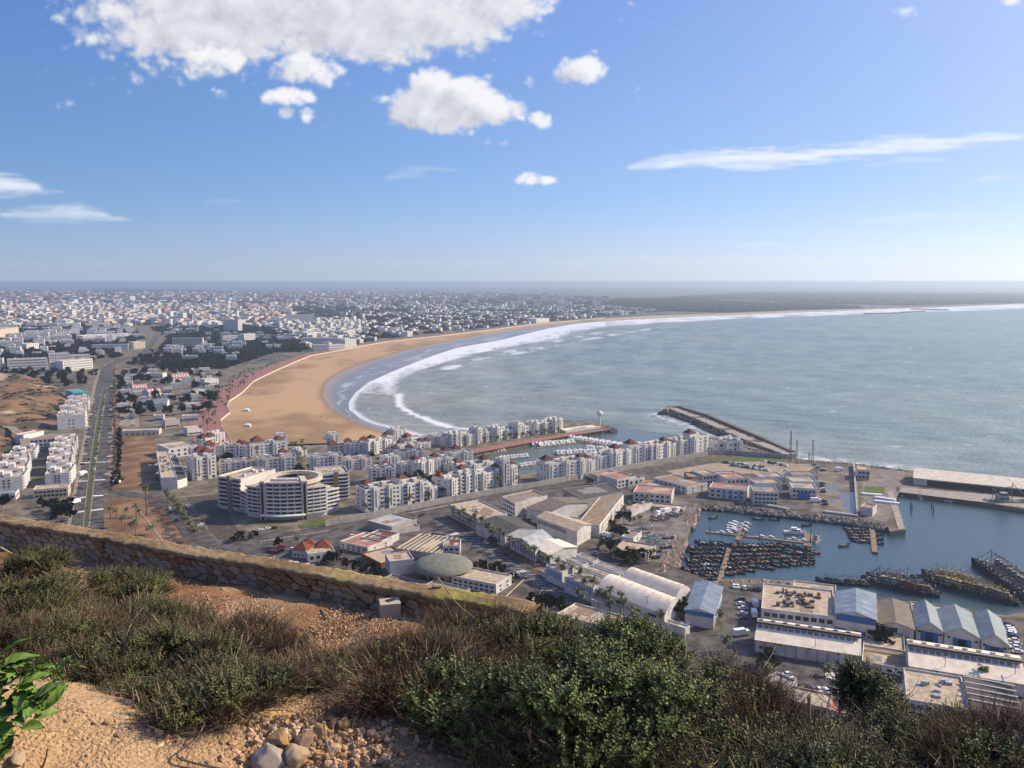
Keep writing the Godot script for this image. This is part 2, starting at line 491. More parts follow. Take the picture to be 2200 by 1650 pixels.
func _ready() -> void:
	rng.seed = 7
	noise.seed = 3; noise.frequency = 0.01; noise.fractal_octaves = 5
	fine.seed = 13; fine.frequency = 1.0; fine.fractal_octaves = 4
	var cam := Camera3D.new()
	cam.name = "camera"
	cam.fov = rad_to_deg(2.0 * atan(825.0 / FOCAL))
	cam.near = 0.1; cam.far = 400000.0
	cam.position = EYE
	cam.rotation.x = PITCH
	add_child(cam)
	cam.current = true
	var sun := DirectionalLight3D.new()
	sun.name = "sun"
	sun.light_energy = 1.6
	sun.light_color = Color(1.0, 0.92, 0.8)
	sun.light_angular_distance = 0.53
	sun.shadow_enabled = true
	var az := deg_to_rad(72.0); var el := deg_to_rad(34.0)
	sun_dir = Vector3(sin(az) * cos(el), sin(el), -cos(az) * cos(el))
	add_child(sun)
	sun.look_at_from_position(Vector3.ZERO, -sun_dir)
	var we := WorldEnvironment.new()
	we.name = "environment"
	var e := Environment.new()
	e.background_mode = Environment.BG_SKY
	e.sky = make_sky()
	e.sky_rotation = Vector3(0, PI, 0)   # the picture's middle column looks down the bay
	e.background_energy_multiplier = 1.0
	e.tonemap_mode = Environment.TONE_MAPPER_LINEAR
	e.tonemap_exposure = 1.35
	e.sdfgi_enabled = true; e.ssao_enabled = true; e.ssil_enabled = true
	e.volumetric_fog_enabled = true   # even haze, brighter towards the sun
	e.volumetric_fog_density = 0.000095
	e.volumetric_fog_albedo = Color(0.84, 0.92, 1.0)
	e.volumetric_fog_anisotropy = 0.4
	we.environment = e
	add_child(we)
	make_materials()
	build_ground()
	build_roads()
	build_city()
	build_marina()
	build_beach()
	build_port()
	build_boats()
	build_cars()
	build_plants()
	build_foreground()

# ---------- ground, water, beach
const WALL_END := Vector2(0.3, -8.24)
const WALL_DIR := Vector2(0.83, 0.558)
const WALL_OUT := Vector2(0.558, -0.83)

func beyond(x: float, z: float) -> float:
	return (Vector2(x, z) - WALL_END).dot(WALL_OUT)

func hill_y(x: float, z: float) -> float:
	var d := clampf(-z, -30.0, 400.0)
	var s := beyond(x, z)
	var run := (Vector2(x, z) - WALL_END).dot(WALL_DIR)
	var edge := 0.35 if run < 0.0 else lerpf(0.35, -0.8, clampf(run / 2.0, 0, 1))
	var y := 157.75 - 0.17 * minf(d, 16.0) - 0.12 * maxf(0.0, d - 16.0)
	var over := maxf(0.0, s - edge)
	y -= 0.74 * over + 0.25 * minf(over, 1.2)
	# mound of pale sand, hollow under the middle bush, soft bumps
	y += 0.42 * exp(-(pow((x + 3.3) / 1.5, 2) + pow((z + 5.0) / 1.1, 2)))
	y -= 0.6 * exp(-(pow((x + 1.5) / 0.42, 2) + pow((z + 5.85) / 0.34, 2)))
	y += 0.3 * exp(-(pow((x + 0.75) / 0.8, 2) + pow((z + 6.0) / 0.9, 2)))
	y += 0.22 * noise.get_noise_2d(x * 28.0, z * 28.0) * (1.0 if run > 0.5 else smoothstep(0.1, 1.4, absf(s - 0.15)))
	if over > 3.0: y += minf(over * 0.05, 5.0) * noise.get_noise_2d(x * 1.5 + 90.0, z * 1.5)
	return y

func fg(px: float, py: float) -> Vector3:
	# where a view line meets the near hillside
	var d := ray(px, py)
	var t := 2.0
	while t < 400.0:
		var p := EYE + d * t
		if p.y < hill_y(p.x, p.z): break
		t += 0.04 if t < 30.0 else 0.5
	var q := EYE + d * t
	return Vector3(q.x, hill_y(q.x, q.z), q.z)

const PROM := [1300, 683, 1240, 688, 1150, 696, 1050, 709, 950, 721, 830, 734, 762, 746, 712, 756, 668, 764, 642, 774, 585, 799, 545, 819, 518, 845, 492, 862, 488, 874, 494, 886, 474, 902, 476, 918, 490, 934, 500, 958]
const WATER_EDGE := [1300, 689, 1240, 692, 1150, 703, 1060, 715, 960, 734, 880, 751, 800, 774, 745, 794, 712, 812, 697, 830, 693, 850, 712, 878, 745, 898, 770, 910, 820, 927, 870, 938, 905, 946]
const SWASH := [1300, 690, 1240, 695, 1180, 705, 1077, 730, 982, 747, 927, 765, 873, 786, 832, 803, 791, 822, 764, 843, 749, 864, 750, 880, 775, 900, 802, 911, 860, 925, 905, 938]
const SURF_OUT := [1300, 703, 1240, 713, 1200, 731, 1145, 738, 1036, 758, 968, 776, 900, 797, 873, 811, 862, 830, 857, 850]
const BREAKER := [857, 847, 858, 872, 886, 889, 927, 905, 968, 918, 1009, 922]
const FAR_IN := [1300, 690, 1420, 683, 1550, 678, 1700, 672, 1800, 668, 1900, 664, 2000, 661, 2100, 657, 2200, 653, 2500, 645]
const FAR_OUT := [1300, 703, 1420, 695, 1550, 687.5, 1700, 681.5, 1800, 678, 1900, 674.5, 2000, 671, 2100, 667.5, 2200, 664, 2500, 654]

func flat2(p: Array) -> PackedVector2Array:
	var out := PackedVector2Array()
	for q in p: out.append(Vector2(q.x, q.z))
	return out

func line_distance(p: Vector2, line: PackedVector2Array) -> float:
	var best := 1e9
	for i in line.size() - 1:
		var q := Geometry2D.get_closest_point_to_segment(p, line[i], line[i + 1])
		best = minf(best, p.distance_squared_to(q))
	return sqrt(best)

func strip(called: String, a: Array[Vector3], b: Array[Vector3], n: int, rows: int, ya: float, yb: float, m: Material, tint: Callable) -> MeshInstance3D:
	var la := along(a, n); var lb := along(b, n)
	var v := PackedVector3Array(); var c := PackedColorArray()
	for j in rows:
		var t := float(j) / (rows - 1)
		for i in n:
			var p := la[i].lerp(lb[i], t)
			p.y = lerpf(ya, yb, t)
			v.append(p); c.append(tint.call(p, t))
	return structure(called, sheet(v, c, n, rows), m)

func build_ground() -> void:
	# open sea
	var swash := flat2(pts(SWASH, 0.0)); var outer := flat2(pts(SURF_OUT, 0.0)); var breaker := flat2(pts(BREAKER, 0.0))
	var surf := swash.duplicate()
	for k in range(surf.size() - 6, surf.size()): surf.remove_at(surf.size() - 1)
	var back := outer.duplicate(); back.reverse(); surf.append_array(back)
	var crest := flat2(pts([960, 792, 1010, 776, 1060, 764, 1110, 752, 1160, 741, 1230, 726, 1300, 712], 0.0)); var crest_2 := flat2(pts([1090, 764, 1150, 750, 1210, 739, 1300, 722, 1400, 706], 0.0))
	var far_in := flat2(pts(FAR_IN, 0.0)); var far_out := flat2(pts(FAR_OUT, 0.0))
	var far_surf := far_in.duplicate(); back = far_out.duplicate(); back.reverse(); far_surf.append_array(back)
	var shore := flat2(pts(WATER_EDGE, 0.0))
	var arm := flat2(pts([1430, 892, 1560, 930, 1690, 985, 1840, 1001, 1950, 1015], 0.0))
	var azs: Array[float] = []
	for a in range(-60, -34, 4): azs.append(deg_to_rad(a))
	for k in 441: azs.append(deg_to_rad(-34.0 + k * 0.16))
	for a in range(40, 104, 4): azs.append(deg_to_rad(a))
	var rad: Array[float] = []
	var py := 607.0
	while py < 1340.0:
		rad.append(EYE.y / tan(atan((py - 825.0) / FOCAL) - PITCH))
		py += 1.4 if py < 720 else 2.4
	rad.append(120.0)
	var v := PackedVector3Array(); var c := PackedColorArray()
	var sea_n := FastNoiseLite.new(); sea_n.seed = 77; sea_n.frequency = 1.0; sea_n.fractal_octaves = 4
	for r in rad:
		for az in azs:
			var x := sin(az) * r; var z := -cos(az) * r
			var p := Vector2(x, z)
			var u := x * 0.96 + z * 0.28; var w := z * 0.96 - x * 0.28
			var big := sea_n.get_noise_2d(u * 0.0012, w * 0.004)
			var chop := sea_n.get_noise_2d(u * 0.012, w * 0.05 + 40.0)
			var deep := Color(0.125, 0.195, 0.172)
			var turbid := Color(0.215, 0.215, 0.168)
			var silt := 0.0
			var swell := 0.0
			var foam := 0.0
			if r < 5200.0 and r > 600.0 and absf(az) < 0.7:
				var ds := line_distance(p, shore)
				silt = clampf(exp(-ds / 420.0) * 1.15 + 0.35 * big, 0, 1)
				if ds < 1500.0:
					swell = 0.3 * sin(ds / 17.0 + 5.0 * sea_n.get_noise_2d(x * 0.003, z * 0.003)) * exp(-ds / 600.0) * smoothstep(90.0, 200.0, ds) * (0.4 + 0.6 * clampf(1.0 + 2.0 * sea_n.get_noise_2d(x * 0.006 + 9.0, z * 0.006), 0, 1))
					if r < 3700.0:
						var di := line_distance(p, swash); var do := line_distance(p, outer)
						if Geometry2D.is_point_in_polygon(p, surf):
							var t := di / maxf(di + do, 0.01)
							var rip := sea_n.get_noise_2d(x * 0.02, z * 0.008) + 0.5 * sea_n.get_noise_2d(x * 0.09, z * 0.05)
							var near_fade := smoothstep(1150.0, 1650.0, r)
							foam = clampf((1.5 - t * 1.1) * (0.35 + 0.75 * near_fade) + 0.9 * rip, 0, 1) * smoothstep(1.0, 0.86, t)
							foam = maxf(foam, 0.8 * smoothstep(16.0, 3.0, di))
						elif di < 14.0: foam = 0.75 * smoothstep(11.0, 3.0, di)
						var dc := minf(line_distance(p, crest), line_distance(p, crest_2))
						if dc < 26.0: foam = maxf(foam, smoothstep(24.0, 4.0, dc) * clampf(0.15 + 2.2 * sea_n.get_noise_2d(x * 0.008, z * 0.008) + 0.9 * sea_n.get_noise_2d(x * 0.05, z * 0.03), 0, 1) * 0.9)
						var db := line_distance(p, breaker)
						if db < 30.0:
							foam = maxf(foam, smoothstep(4.0 + 13.0 * clampf(sea_n.get_noise_2d(x * 0.03, z * 0.03) + 0.3, 0, 1), 2.0, db) * 0.95)
			if r > 2500.0 and Geometry2D.is_point_in_polygon(p, far_surf):
				var di := line_distance(p, far_in); var do := line_distance(p, far_out)
				var t := di / maxf(di + do, 0.01)
				foam = maxf(foam, clampf(1.3 - t * 0.8 + 1.2 * sea_n.get_noise_2d(x * 0.006, z * 0.003), 0, 1) * smoothstep(1.0, 0.8, t))
			if r < 1600.0 and az > 0.1:
				var da := line_distance(p, arm)
				if da < 40.0 and p.x > 120: foam = maxf(foam, clampf(smoothstep(34.0, 8.0, da) * (0.35 + 1.3 * sea_n.get_noise_2d(x * 0.06, z * 0.06)), 0, 0.7))
				silt = maxf(silt, 0.8 * exp(-da / 140.0))
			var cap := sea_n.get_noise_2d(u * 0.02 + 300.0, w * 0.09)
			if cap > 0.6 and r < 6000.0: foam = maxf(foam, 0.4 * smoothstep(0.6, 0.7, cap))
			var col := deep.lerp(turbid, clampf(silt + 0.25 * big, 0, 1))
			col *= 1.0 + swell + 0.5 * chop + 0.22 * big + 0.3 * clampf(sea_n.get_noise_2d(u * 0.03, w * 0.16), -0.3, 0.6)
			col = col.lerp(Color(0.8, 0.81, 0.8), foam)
			col.a = 1.0
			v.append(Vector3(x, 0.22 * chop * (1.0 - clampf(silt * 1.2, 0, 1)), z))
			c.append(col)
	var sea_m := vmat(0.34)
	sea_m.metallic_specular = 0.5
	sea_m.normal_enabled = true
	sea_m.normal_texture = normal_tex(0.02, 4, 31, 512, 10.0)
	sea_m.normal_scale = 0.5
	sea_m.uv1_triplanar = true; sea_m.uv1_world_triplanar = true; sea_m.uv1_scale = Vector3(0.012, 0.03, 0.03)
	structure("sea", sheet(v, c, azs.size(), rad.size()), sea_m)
	# calm water inside the harbour and the marina
	var calm := mat(Color(0.028, 0.058, 0.075), 0.22)
	calm.metallic_specular = 0.5
	calm.normal_enabled = true; calm.normal_texture = normal_tex(0.03, 4, 32, 512, 6.0); calm.normal_scale = 0.35
	calm.uv1_triplanar = true; calm.uv1_world_triplanar = true; calm.uv1_scale = Vector3.ONE * 0.05
	var mb := MB.new()
	flat_poly(pts([1430, 1070, 1925, 1040, 2700, 1090, 2700, 1420, 2180, 1360, 1400, 1270], 0.35), mb)
	structure("harbour_water", mb.done(), calm)
	var calm2 := calm.duplicate(); calm2.albedo_color = srgb(Color(0.08, 0.105, 0.085))
	mb = MB.new()
	flat_poly(pts([960, 990, 1316, 918, 1560, 945, 1500, 965, 1100, 1035, 990, 1030], 0.3), mb)
	structure("marina_water", mb.done(), calm2)
	# beach: dry sand down to the wet sand, wet sand down to the swash
	var sand_m := vmat(0.95, M.grit, 0.05)
	var dry := func(p: Vector3, t: float) -> Color:
		var n := noise.get_noise_2d(p.x * 0.6, p.z * 0.25); var k := noise.get_noise_2d(p.x * 2.0 + 50.0, p.z * 2.0)
		var q := Color(0.52, 0.34, 0.175).lerp(Color(0.32, 0.205, 0.1), clampf(0.32 + 2.2 * n + 0.9 * k, 0, 1))
		return q.lerp(Color(0.3, 0.21, 0.13), smoothstep(0.9, 1.0, t))
	strip("beach", pts(PROM, 2.4), pts(WATER_EDGE, 0.3), 240, 28, 2.4, 0.3, sand_m, dry)
	var wet_m := vmat(0.3)
	wet_m.metallic_specular = 0.4
	var wet := func(p: Vector3, t: float) -> Color:
		var n := noise.get_noise_2d(p.x * 0.8, p.z * 0.3)
		var q := Color(0.3, 0.215, 0.135).lerp(Color(0.17, 0.165, 0.17), smoothstep(0.02, 0.3, t + 0.3 * n)) * (1.0 + 0.4 * n)
		return q.lerp(Color(0.6, 0.6, 0.6), smoothstep(0.07, 0.02, absf(t - 0.62 - 0.5 * noise.get_noise_2d(p.x * 1.6, p.z * 0.9))) * 0.55 * smoothstep(0.35, 0.5, t))
	strip("wet_sand", pts(WATER_EDGE, 0.3), pts(SWASH, 0.1), 200, 12, 0.3, 0.1, wet_m, wet)
	mb = MB.new()
	flat_poly(pts([905, 946, 905, 936, 960, 930, 1010, 924, 1000, 940, 930, 950], 0.25), mb)
	structure("wet_sand_by_spit", mb.done(), mat(Color(0.14, 0.13, 0.125), 0.15))
	# far beach beyond the bend
	var far_dry: Array[Vector3] = pts([1300, 683, 1420, 677, 1550, 673, 1700, 667.5, 1800, 664.5, 1900, 662, 2000, 659, 2100, 655.5, 2200, 651.5, 2500, 643], 3.0)
	strip("far_beach", far_dry, pts(FAR_IN, 0.3), 80, 3, 3.0, 0.3, sand_m, func(p: Vector3, t: float) -> Color: return Color(0.5, 0.37, 0.24))
	# the land: the town side, the port and the marina in one sheet with quay walls down to the water
	var outline := [-900, 690]
	outline.append_array([1240, 688, 1150, 696, 1050, 709, 950, 721, 830, 734, 762, 746, 712, 756, 668, 764, 642, 774, 585, 799, 545, 819, 518, 845, 492, 862, 488, 874, 494, 886, 474, 902, 476, 918, 490, 934, 500, 958])
	outline.append_array([620, 962, 720, 958, 850, 950, 905, 944, 930, 938, 1000, 927, 1100, 914, 1210, 903, 1290, 906, 1318, 920, 1300, 924, 1215, 937, 1100, 958, 1000, 977])
	outline.append_array([988, 987, 1010, 1003, 1060, 1014, 1108, 1022, 1150, 1014, 1250, 991, 1350, 967, 1440, 952, 1500, 941, 1545, 938, 1600, 955, 1690, 984, 1840, 996, 1950, 1010, 2080, 1018, 2900, 1064])
	outline.append_array([2900, 1143, 2200, 1093, 2060, 1071, 1920, 1055, 1946, 1138, 1912, 1142, 1905, 1126, 1840, 1114, 1700, 1099, 1560, 1084, 1508, 1080])
	outline.append_array([1495, 1100, 1488, 1118, 1481, 1138, 1472, 1160, 1453, 1205, 1438, 1232, 1464, 1250, 1532, 1256, 1552, 1244, 1602, 1243, 1702, 1248, 1760, 1258, 1880, 1285, 2000, 1297, 2160, 1322, 2205, 1312, 2900, 1295, 2900, 1900, -1200, 1900])
	mb = MB.new()
	flat_poly(pts(outline, LAND), mb, LAND, 5.0)
	structure("ground", mb.done(), M.earth)
	var far_m := mat(Color(0.15, 0.13, 0.1), 0.95, noise_tex(0.012, Color(0.3, 0.36, 0.28), gray(1.0), 6, 24, 512, 0.5, 0.45), 0.0011)
	mb = MB.new()
	flat_poly(pts([-900, 690, 1240, 688, 1300, 683, 1420, 677, 1550, 673, 1700, 667.5, 1800, 664.5, 1900, 662, 2000, 659, 2100, 655.5, 2200, 651.5, 2500, 643, 3600, 628, 4200, 607, 1100, 606.5, -2000, 607], LAND), mb, LAND)
	structure("far_plain", mb.done(), far_m)
	# the hill one looks from
	v = PackedVector3Array()
	for j in 81:
		for i in 131:
			var x := -520.0 + 8.0 * i; var z := -520.0 + 8.0 * j
			var y := maxf(hill_y(x, z), LAND - 4.0)
			if z > 30: y -= (z - 30.0) * 0.6
			if x > -22 and x < 18 and z > -26 and z < 8: y -= 1.2
			v.append(Vector3(x, y, z))
	structure("hillside", sheet(v, PackedColorArray(), 131, 81), mat(Color(0.2, 0.15, 0.1), 0.95, M.coarse, 0.05))
	# scrub hill on the landward side of the avenue
	v = PackedVector3Array(); c = PackedColorArray()
	var hill := pts([-260, 830, 40, 805, 100, 815, 150, 850, 135, 890, 100, 935, 70, 960, 20, 1010, -260, 1040])
	var poly := flat2(hill)
	var lo := Vector2(1e9, 1e9); var hi := -lo
	for q in poly: lo = lo.min(q); hi = hi.max(q)
	var nx := 120; var nz := 90
	for j in nz:
		for i in nx:
			var q := Vector2(lerpf(lo.x, hi.x, i / (nx - 1.0)), lerpf(lo.y, hi.y, j / (nz - 1.0)))
			var inside := Geometry2D.is_point_in_polygon(q, poly)
			var dd := line_distance(q, poly)
			var y := LAND - 0.5
			if inside: y = LAND + minf(dd * 0.32, 16.0) * (0.75 + 0.6 * noise.get_noise_2d(q.x * 0.8, q.y * 0.8)) + 2.0 * noise.get_noise_2d(q.x * 4.0, q.y * 4.0) * minf(dd / 20.0, 1.0)
			v.append(Vector3(q.x, y, q.y))
			var k := noise.get_noise_2d(q.x * 2.5, q.y * 2.5)
			var col := Color(0.27, 0.155, 0.08).lerp(Color(0.08, 0.07, 0.04), smoothstep(-0.15, 0.2, k))
			col = col.lerp(Color(0.5, 0.38, 0.25), smoothstep(0.33, 0.42, noise.get_noise_2d(q.x * 1.1 + 400.0, q.y * 1.1)))
			c.append(col)
	structure("scrub_hill", sheet(v, c, nx, nz), vmat(0.95, M.grit, 0.1))
	var pl := []; var tn := []
	for k in range(0, v.size(), 3):
		var q := v[k]
		if q.y > LAND + 0.6 and noise.get_noise_2d(q.x * 2.5, q.z * 2.5) > -0.06 and noise.get_noise_2d(q.x * 1.1 + 400.0, q.z * 1.1) < 0.3 and rng.randf() < 0.75:
			var w := rng.randf_range(1.2, 3.4)
			pl.append(Transform3D(Basis(Vector3.UP, rng.randf() * TAU).scaled_local(Vector3(w, w * 0.6, w)), q + Vector3(rng.randf_range(-2, 2), w * 0.15, rng.randf_range(-2, 2)))); tn.append(Color(1.2, 1.05, 0.9) * rng.randf_range(0.6, 1.2))
	scatter("hill_scrub", crown_mesh(60, 1.0, 0.5, 97), M.leaf, pl, self, "dark scrub covering the brown hill beside the avenue", "scrub", tn)

func lift_line(list: Array, up := 0.0) -> Array[Vector3]: return pts(list, LAND + up)

func road(called: String, list: Array, width: float, up: float, m: Material, label := "") -> void:
	var mb := MB.new()
	var l := lift_line(list, up)
	# a mitred ribbon
	var left: Array[Vector3] = []; var right: Array[Vector3] = []
	for i in l.size():
		var d := ((l[mini(i + 1, l.size() - 1)] - l[maxi(i - 1, 0)]) * Vector3(1, 0, 1)).normalized()
		var s := Vector3(-d.z, 0, d.x) * width / 2
		left.append(l[i] + s); right.append(l[i] - s)
	for i in l.size() - 1: mb.quad(left[i], left[i + 1], right[i + 1], right[i])
	structure(called, mb.done(), m, label)

func dashes(called: String, a: Vector3, b: Vector3, n: int, size: Vector2, up: float, m: Material) -> void:
	# n painted bars between two points, their long side across the line
	var mb := MB.new()
	var d := ((b - a) * Vector3(1, 0, 1)).normalized()
	var s := Vector3(-d.z, 0, d.x)
	for i in n:
		var p := a.lerp(b, (i + 0.5) / n); p.y = LAND + up
		mb.quad(p - d * size.x / 2 + s * size.y / 2, p + d * size.x / 2 + s * size.y / 2, p + d * size.x / 2 - s * size.y / 2, p - d * size.x / 2 - s * size.y / 2)
	structure(called, mb.done(), m)

func build_roads() -> void:
	# port aprons and yards
	patch("port_apron", [560, 1200, 700, 1122, 800, 1105, 960, 1076, 1150, 1048, 1400, 1003, 1540, 980, 1640, 968, 1700, 990, 1840, 1000, 1850, 1080, 1850, 1112, 1700, 1097, 1508, 1078, 1480, 1130, 1440, 1215, 1560, 1262, 1640, 1252, 1760, 1262, 2160, 1326, 2500, 1330, 2500, 1600, 1500, 1700, 560, 1420], 0.06, M.asphalt)
	patch("gravel_lot", [1430, 1012, 1560, 990, 1660, 990, 1760, 1000, 1720, 1020, 1600, 1018, 1480, 1030], 0.12, mat(Color(0.36, 0.29, 0.22), 0.95, M.coarse, 0.03))
	patch("pier_apron", [1850, 1005, 1945, 1013, 1935, 1050, 1905, 1122, 1857, 1112], 0.12, mat(Color(0.22, 0.19, 0.17), 0.95, M.coarse, 0.02))
	patch("fish_market_yard", [1758, 1003, 1842, 1005, 1846, 1108, 1740, 1100, 1756, 1050], 0.16, M.apron)
	patch("pier_edge", [1905, 1055, 1919, 1056, 1944, 1136, 1930, 1137], 0.3, M.concrete, 0.2)
	patch("shed_quay", [1925, 1046, 2700, 1108, 2700, 1124, 2200, 1090, 1925, 1056], 0.12, M.concrete)
	patch("pier_lawn", [1858, 1044, 1900, 1046, 1901, 1059, 1858, 1057], 0.3, M.lawn, 0.2)
	patch("sea_wall_lawn", [1530, 982, 1690, 984, 1690, 991, 1530, 991], 0.3, M.lawn, 0.2)
	patch("boat_yard", [1330, 1110, 1420, 1070, 1500, 1082, 1470, 1160, 1420, 1210, 1330, 1190], 0.14, M.apron)
	# roads
	road("port_road", [540, 1170, 700, 1135, 860, 1106, 1010, 1078, 1160, 1050, 1300, 1026, 1420, 1004, 1560, 987], 14.0, 0.18, M.road)
	road("port_avenue", [900, 1100, 1000, 1140, 1100, 1196, 1210, 1270, 1330, 1350, 1420, 1400], 24.0, 0.2, M.road)
	road("warehouse_road", [1330, 1330, 1500, 1385, 1700, 1440, 1900, 1480, 2250, 1570], 20.0, 0.22, M.road)
	road("quay_road", [1440, 1245, 1560, 1270, 1600, 1330, 1560, 1400], 16.0, 0.19, M.road)
	patch("junction", [420, 1190, 500, 1150, 640, 1140, 700, 1150, 700, 1200, 560, 1220], 0.16, M.road)
	# the avenue with its green median
	patch("avenue", [150, 1140, 225, 1140, 222, 1092, 226, 1040, 233, 980, 238, 920, 240, 860, 241, 793, 217, 793, 207, 830, 190, 920, 172, 1020, 153, 1110], 0.18, M.road)
	road("avenue_far", [229, 796, 232, 786, 250, 777, 275, 770, 300, 764, 316, 752, 326, 740, 334, 728, 338, 720], 15.0, 0.2, M.road)
	road("far_street", [275, 770, 240, 772, 205, 778, 150, 790], 12.0, 0.2, M.road)
	var med := [222, 834, 229, 834, 224, 870, 214, 930, 206, 990, 199, 1050, 190, 1130, 180, 1135, 188, 1050, 195, 990, 204, 930, 215, 870]
	patch("median_kerb", [221, 833, 230, 833, 225.5, 870, 216, 930, 208, 990, 201, 1050, 192.5, 1131, 177, 1136, 186, 1050, 193, 990, 202, 930, 213.5, 870], 0.3, M.pavement, 0.2)
	patch("median_grass", med, 0.36, M.median)
	patch("landward_pavement", [143, 1130, 152, 1130, 171, 1020, 189, 920, 206, 830, 216, 795, 211, 795, 199, 830, 182, 920, 163, 1020], 0.32, M.pavement, 0.2)
	patch("seaward_pavement", [231, 1045, 240, 1045, 248, 960, 252, 900, 254, 850, 250, 795, 242, 795, 243, 860, 240, 920, 236, 980], 0.32, M.pink_paving, 0.2)
	for k in [[158, 1102, 182, 1099], [192, 1098, 222, 1094], [166, 1072, 184, 1068], [196, 1066, 222, 1065], [176, 1034, 190, 1033], [202, 1032, 226, 1031], [174, 995, 196, 994], [206, 994, 232, 993]]:
		dashes("zebra_crossing", at(k[0], k[1]), at(k[2], k[3]), 11, Vector2(0.75, 3.2), 0.24, M.paint)
	# roads of the triangle with palms below the hotel
	patch("palm_triangle", [240, 1068, 300, 1070, 345, 1088, 380, 1130, 420, 1175, 440, 1200, 180, 1160, 210, 1110], 0.12, M.dirt)
	road("triangle_road", [224, 1052, 262, 1058, 310, 1066, 345, 1076, 372, 1094, 392, 1122, 420, 1160, 450, 1195], 11.0, 0.2, M.road)
	road("hotel_road", [320, 1062, 370, 1078, 396, 1100, 416, 1130, 440, 1160, 480, 1180, 560, 1180, 640, 1165], 10.0, 0.24, M.road)
	road("upper_track", [-20, 912, 25, 918, 48, 935, 56, 952, 40, 975, 20, 995], 8.0, 9.0, M.pavement)
	# parking by the beach
	patch("beach_parking", [256, 915, 300, 918, 296, 860, 262, 856], 0.14, M.pavement)
	patch("beach_parking_asphalt", [265, 850, 290, 850, 286, 800, 262, 800], 0.16, M.asphalt)
	patch("inland_parking", [470, 790, 600, 775, 640, 765, 560, 755, 500, 760], 0.14, M.asphalt)
	for k in [[1764, 1040, 1806, 1044, 1800, 1052, 1768, 1050], [1800, 1060, 1842, 1056, 1844, 1100, 1822, 1104, 1812, 1080], [1780, 1074, 1798, 1076, 1790, 1082]]: patch("puddle", k, 0.19, M.puddle)
	var pw := MB.new(); wall_line(lift_line([1834, 1002, 1841, 1108]), 1.2, LAND, LAND + 3.2, pw)
	single("yard_wall", "straight grey wall between the tan yard and the pier", "wall", pw.done(), M.dirty)
	patch("excavation", [246, 1050, 330, 1055, 340, 1000, 332, 940, 262, 925, 250, 960], 0.13, M.dirt)
	# promenade of pink paving with its white wall above the sand
	var inner := lift_line(PROM, 0.0)
	var mb := MB.new()
	var deep: Array[Vector3] = []
	for i in inner.size():
		var d := ((inner[mini(i + 1, inner.size() - 1)] - inner[maxi(i - 1, 0)]) * Vector3(1, 0, 1)).normalized()
		deep.append(inner[i] + Vector3(d.z, 0, -d.x) * -(34.0 if i > 9 else 24.0))
	for i in inner.size() - 1:
		var u := Vector3(0, 0.2, 0)
		mb.quad(inner[i] + u, inner[i + 1] + u, deep[i + 1] + u, deep[i] + u)
		if mb.v.size() >= 3 and (mb.v[-1] - mb.v[-2]).cross(mb.v[-3] - mb.v[-2]).y > 0: pass
	structure("promenade", mb.done(), M.pink_paving)
	mb = MB.new()
	wall_line(lift_line(PROM), 0.4, 1.5, LAND + 0.7, mb)
	tag(single("promenade_wall", "low white wall curving between the pink promenade and the sand", "wall", mb.done(), M.cream), "low white wall curving between the pink promenade and the sand", "wall")
	# spit promenade and its quay
	patch("spit_promenade", [1000, 968, 1100, 950, 1215, 931, 1300, 921, 1303, 924, 1215, 937, 1100, 958, 1000, 977], 0.3, M.pink_paving, 0.3)
	# the long pale wall between the marina and the port road
	mb = MB.new()
	wall_line(lift_line([700, 1131, 800, 1113, 960, 1080, 1060, 1062, 1160, 1045, 1290, 1020, 1400, 999, 1520, 979, 1560, 976, 1690, 986]), 0.6, LAND, LAND + 4.2, mb)
	single("boundary_wall", "long pale wall between the marina apartments and the port road", "wall", mb.done(), M.dirty)
	# kerbs, bays and arrows along the port avenue
	patch("avenue_verge", [958, 1106, 966, 1104, 1090, 1170, 1230, 1258, 1370, 1345, 1362, 1350, 1222, 1268, 1080, 1182], 0.34, M.dirt, 0.2)
	mb = MB.new()
	for k in 26:
		var p := at(lerpf(950, 1200, k / 26.0), lerpf(1120, 1275, k / 26.0), LAND + 0.3)
		mb.box(p, Vector3(9.0, 0.02, 0.25), Basis(Vector3.UP, -0.25))
	structure("bay_markings", mb.done(), M.paint)
	for k in [[1100, 1238, 1128, 1226], [962, 1152, 985, 1146], [1780, 1442, 1786, 1460], [1325, 1335, 1345, 1322]]:
		dashes("zebra_crossing", at(k[0], k[1]), at(k[2], k[3]), 9, Vector2(0.7, 3.6), 0.28, M.paint)
	for l in [[1078, 1290, 1125, 1245], [705, 1140, 560, 1163], [690, 1180, 645, 1192], [790, 1112, 700, 1130], [300, 1098, 360, 1175], [1150, 1285, 1170, 1262], [880, 1102, 960, 1086], [540, 1210, 590, 1196]]:
		var a := at(l[0], l[1], LAND + 0.22); var b := at(l[2], l[3], LAND + 0.22)
		mb = MB.new()
		wall_line([a, b] as Array[Vector3], 0.5, LAND + 0.1, LAND + 0.35, mb)
		structure("kerb", mb.done(), M.roof_cream)
		dashes("kerb_paint", a, b, int(a.distance_to(b) / 2.4), Vector2(1.0, 0.56), 0.37, M.roof_rust)

# ---------- building kit: corners in order front start, front end, back end, back start (seen from the viewer)
func quad_from(x1: float, y1: float, x2: float, y2: float, depth: float) -> Array[Vector3]:
	var a := at(x1, y1); var b := at(x2, y2)
	var d := (b - a).normalized()
	var inn := -d.cross(Vector3.UP)
	return [a, b, b + inn * depth, a + inn * depth]

func centre_of(q: Array) -> Vector3:
	return (q[0] + q[1] + q[2] + q[3]) / 4.0

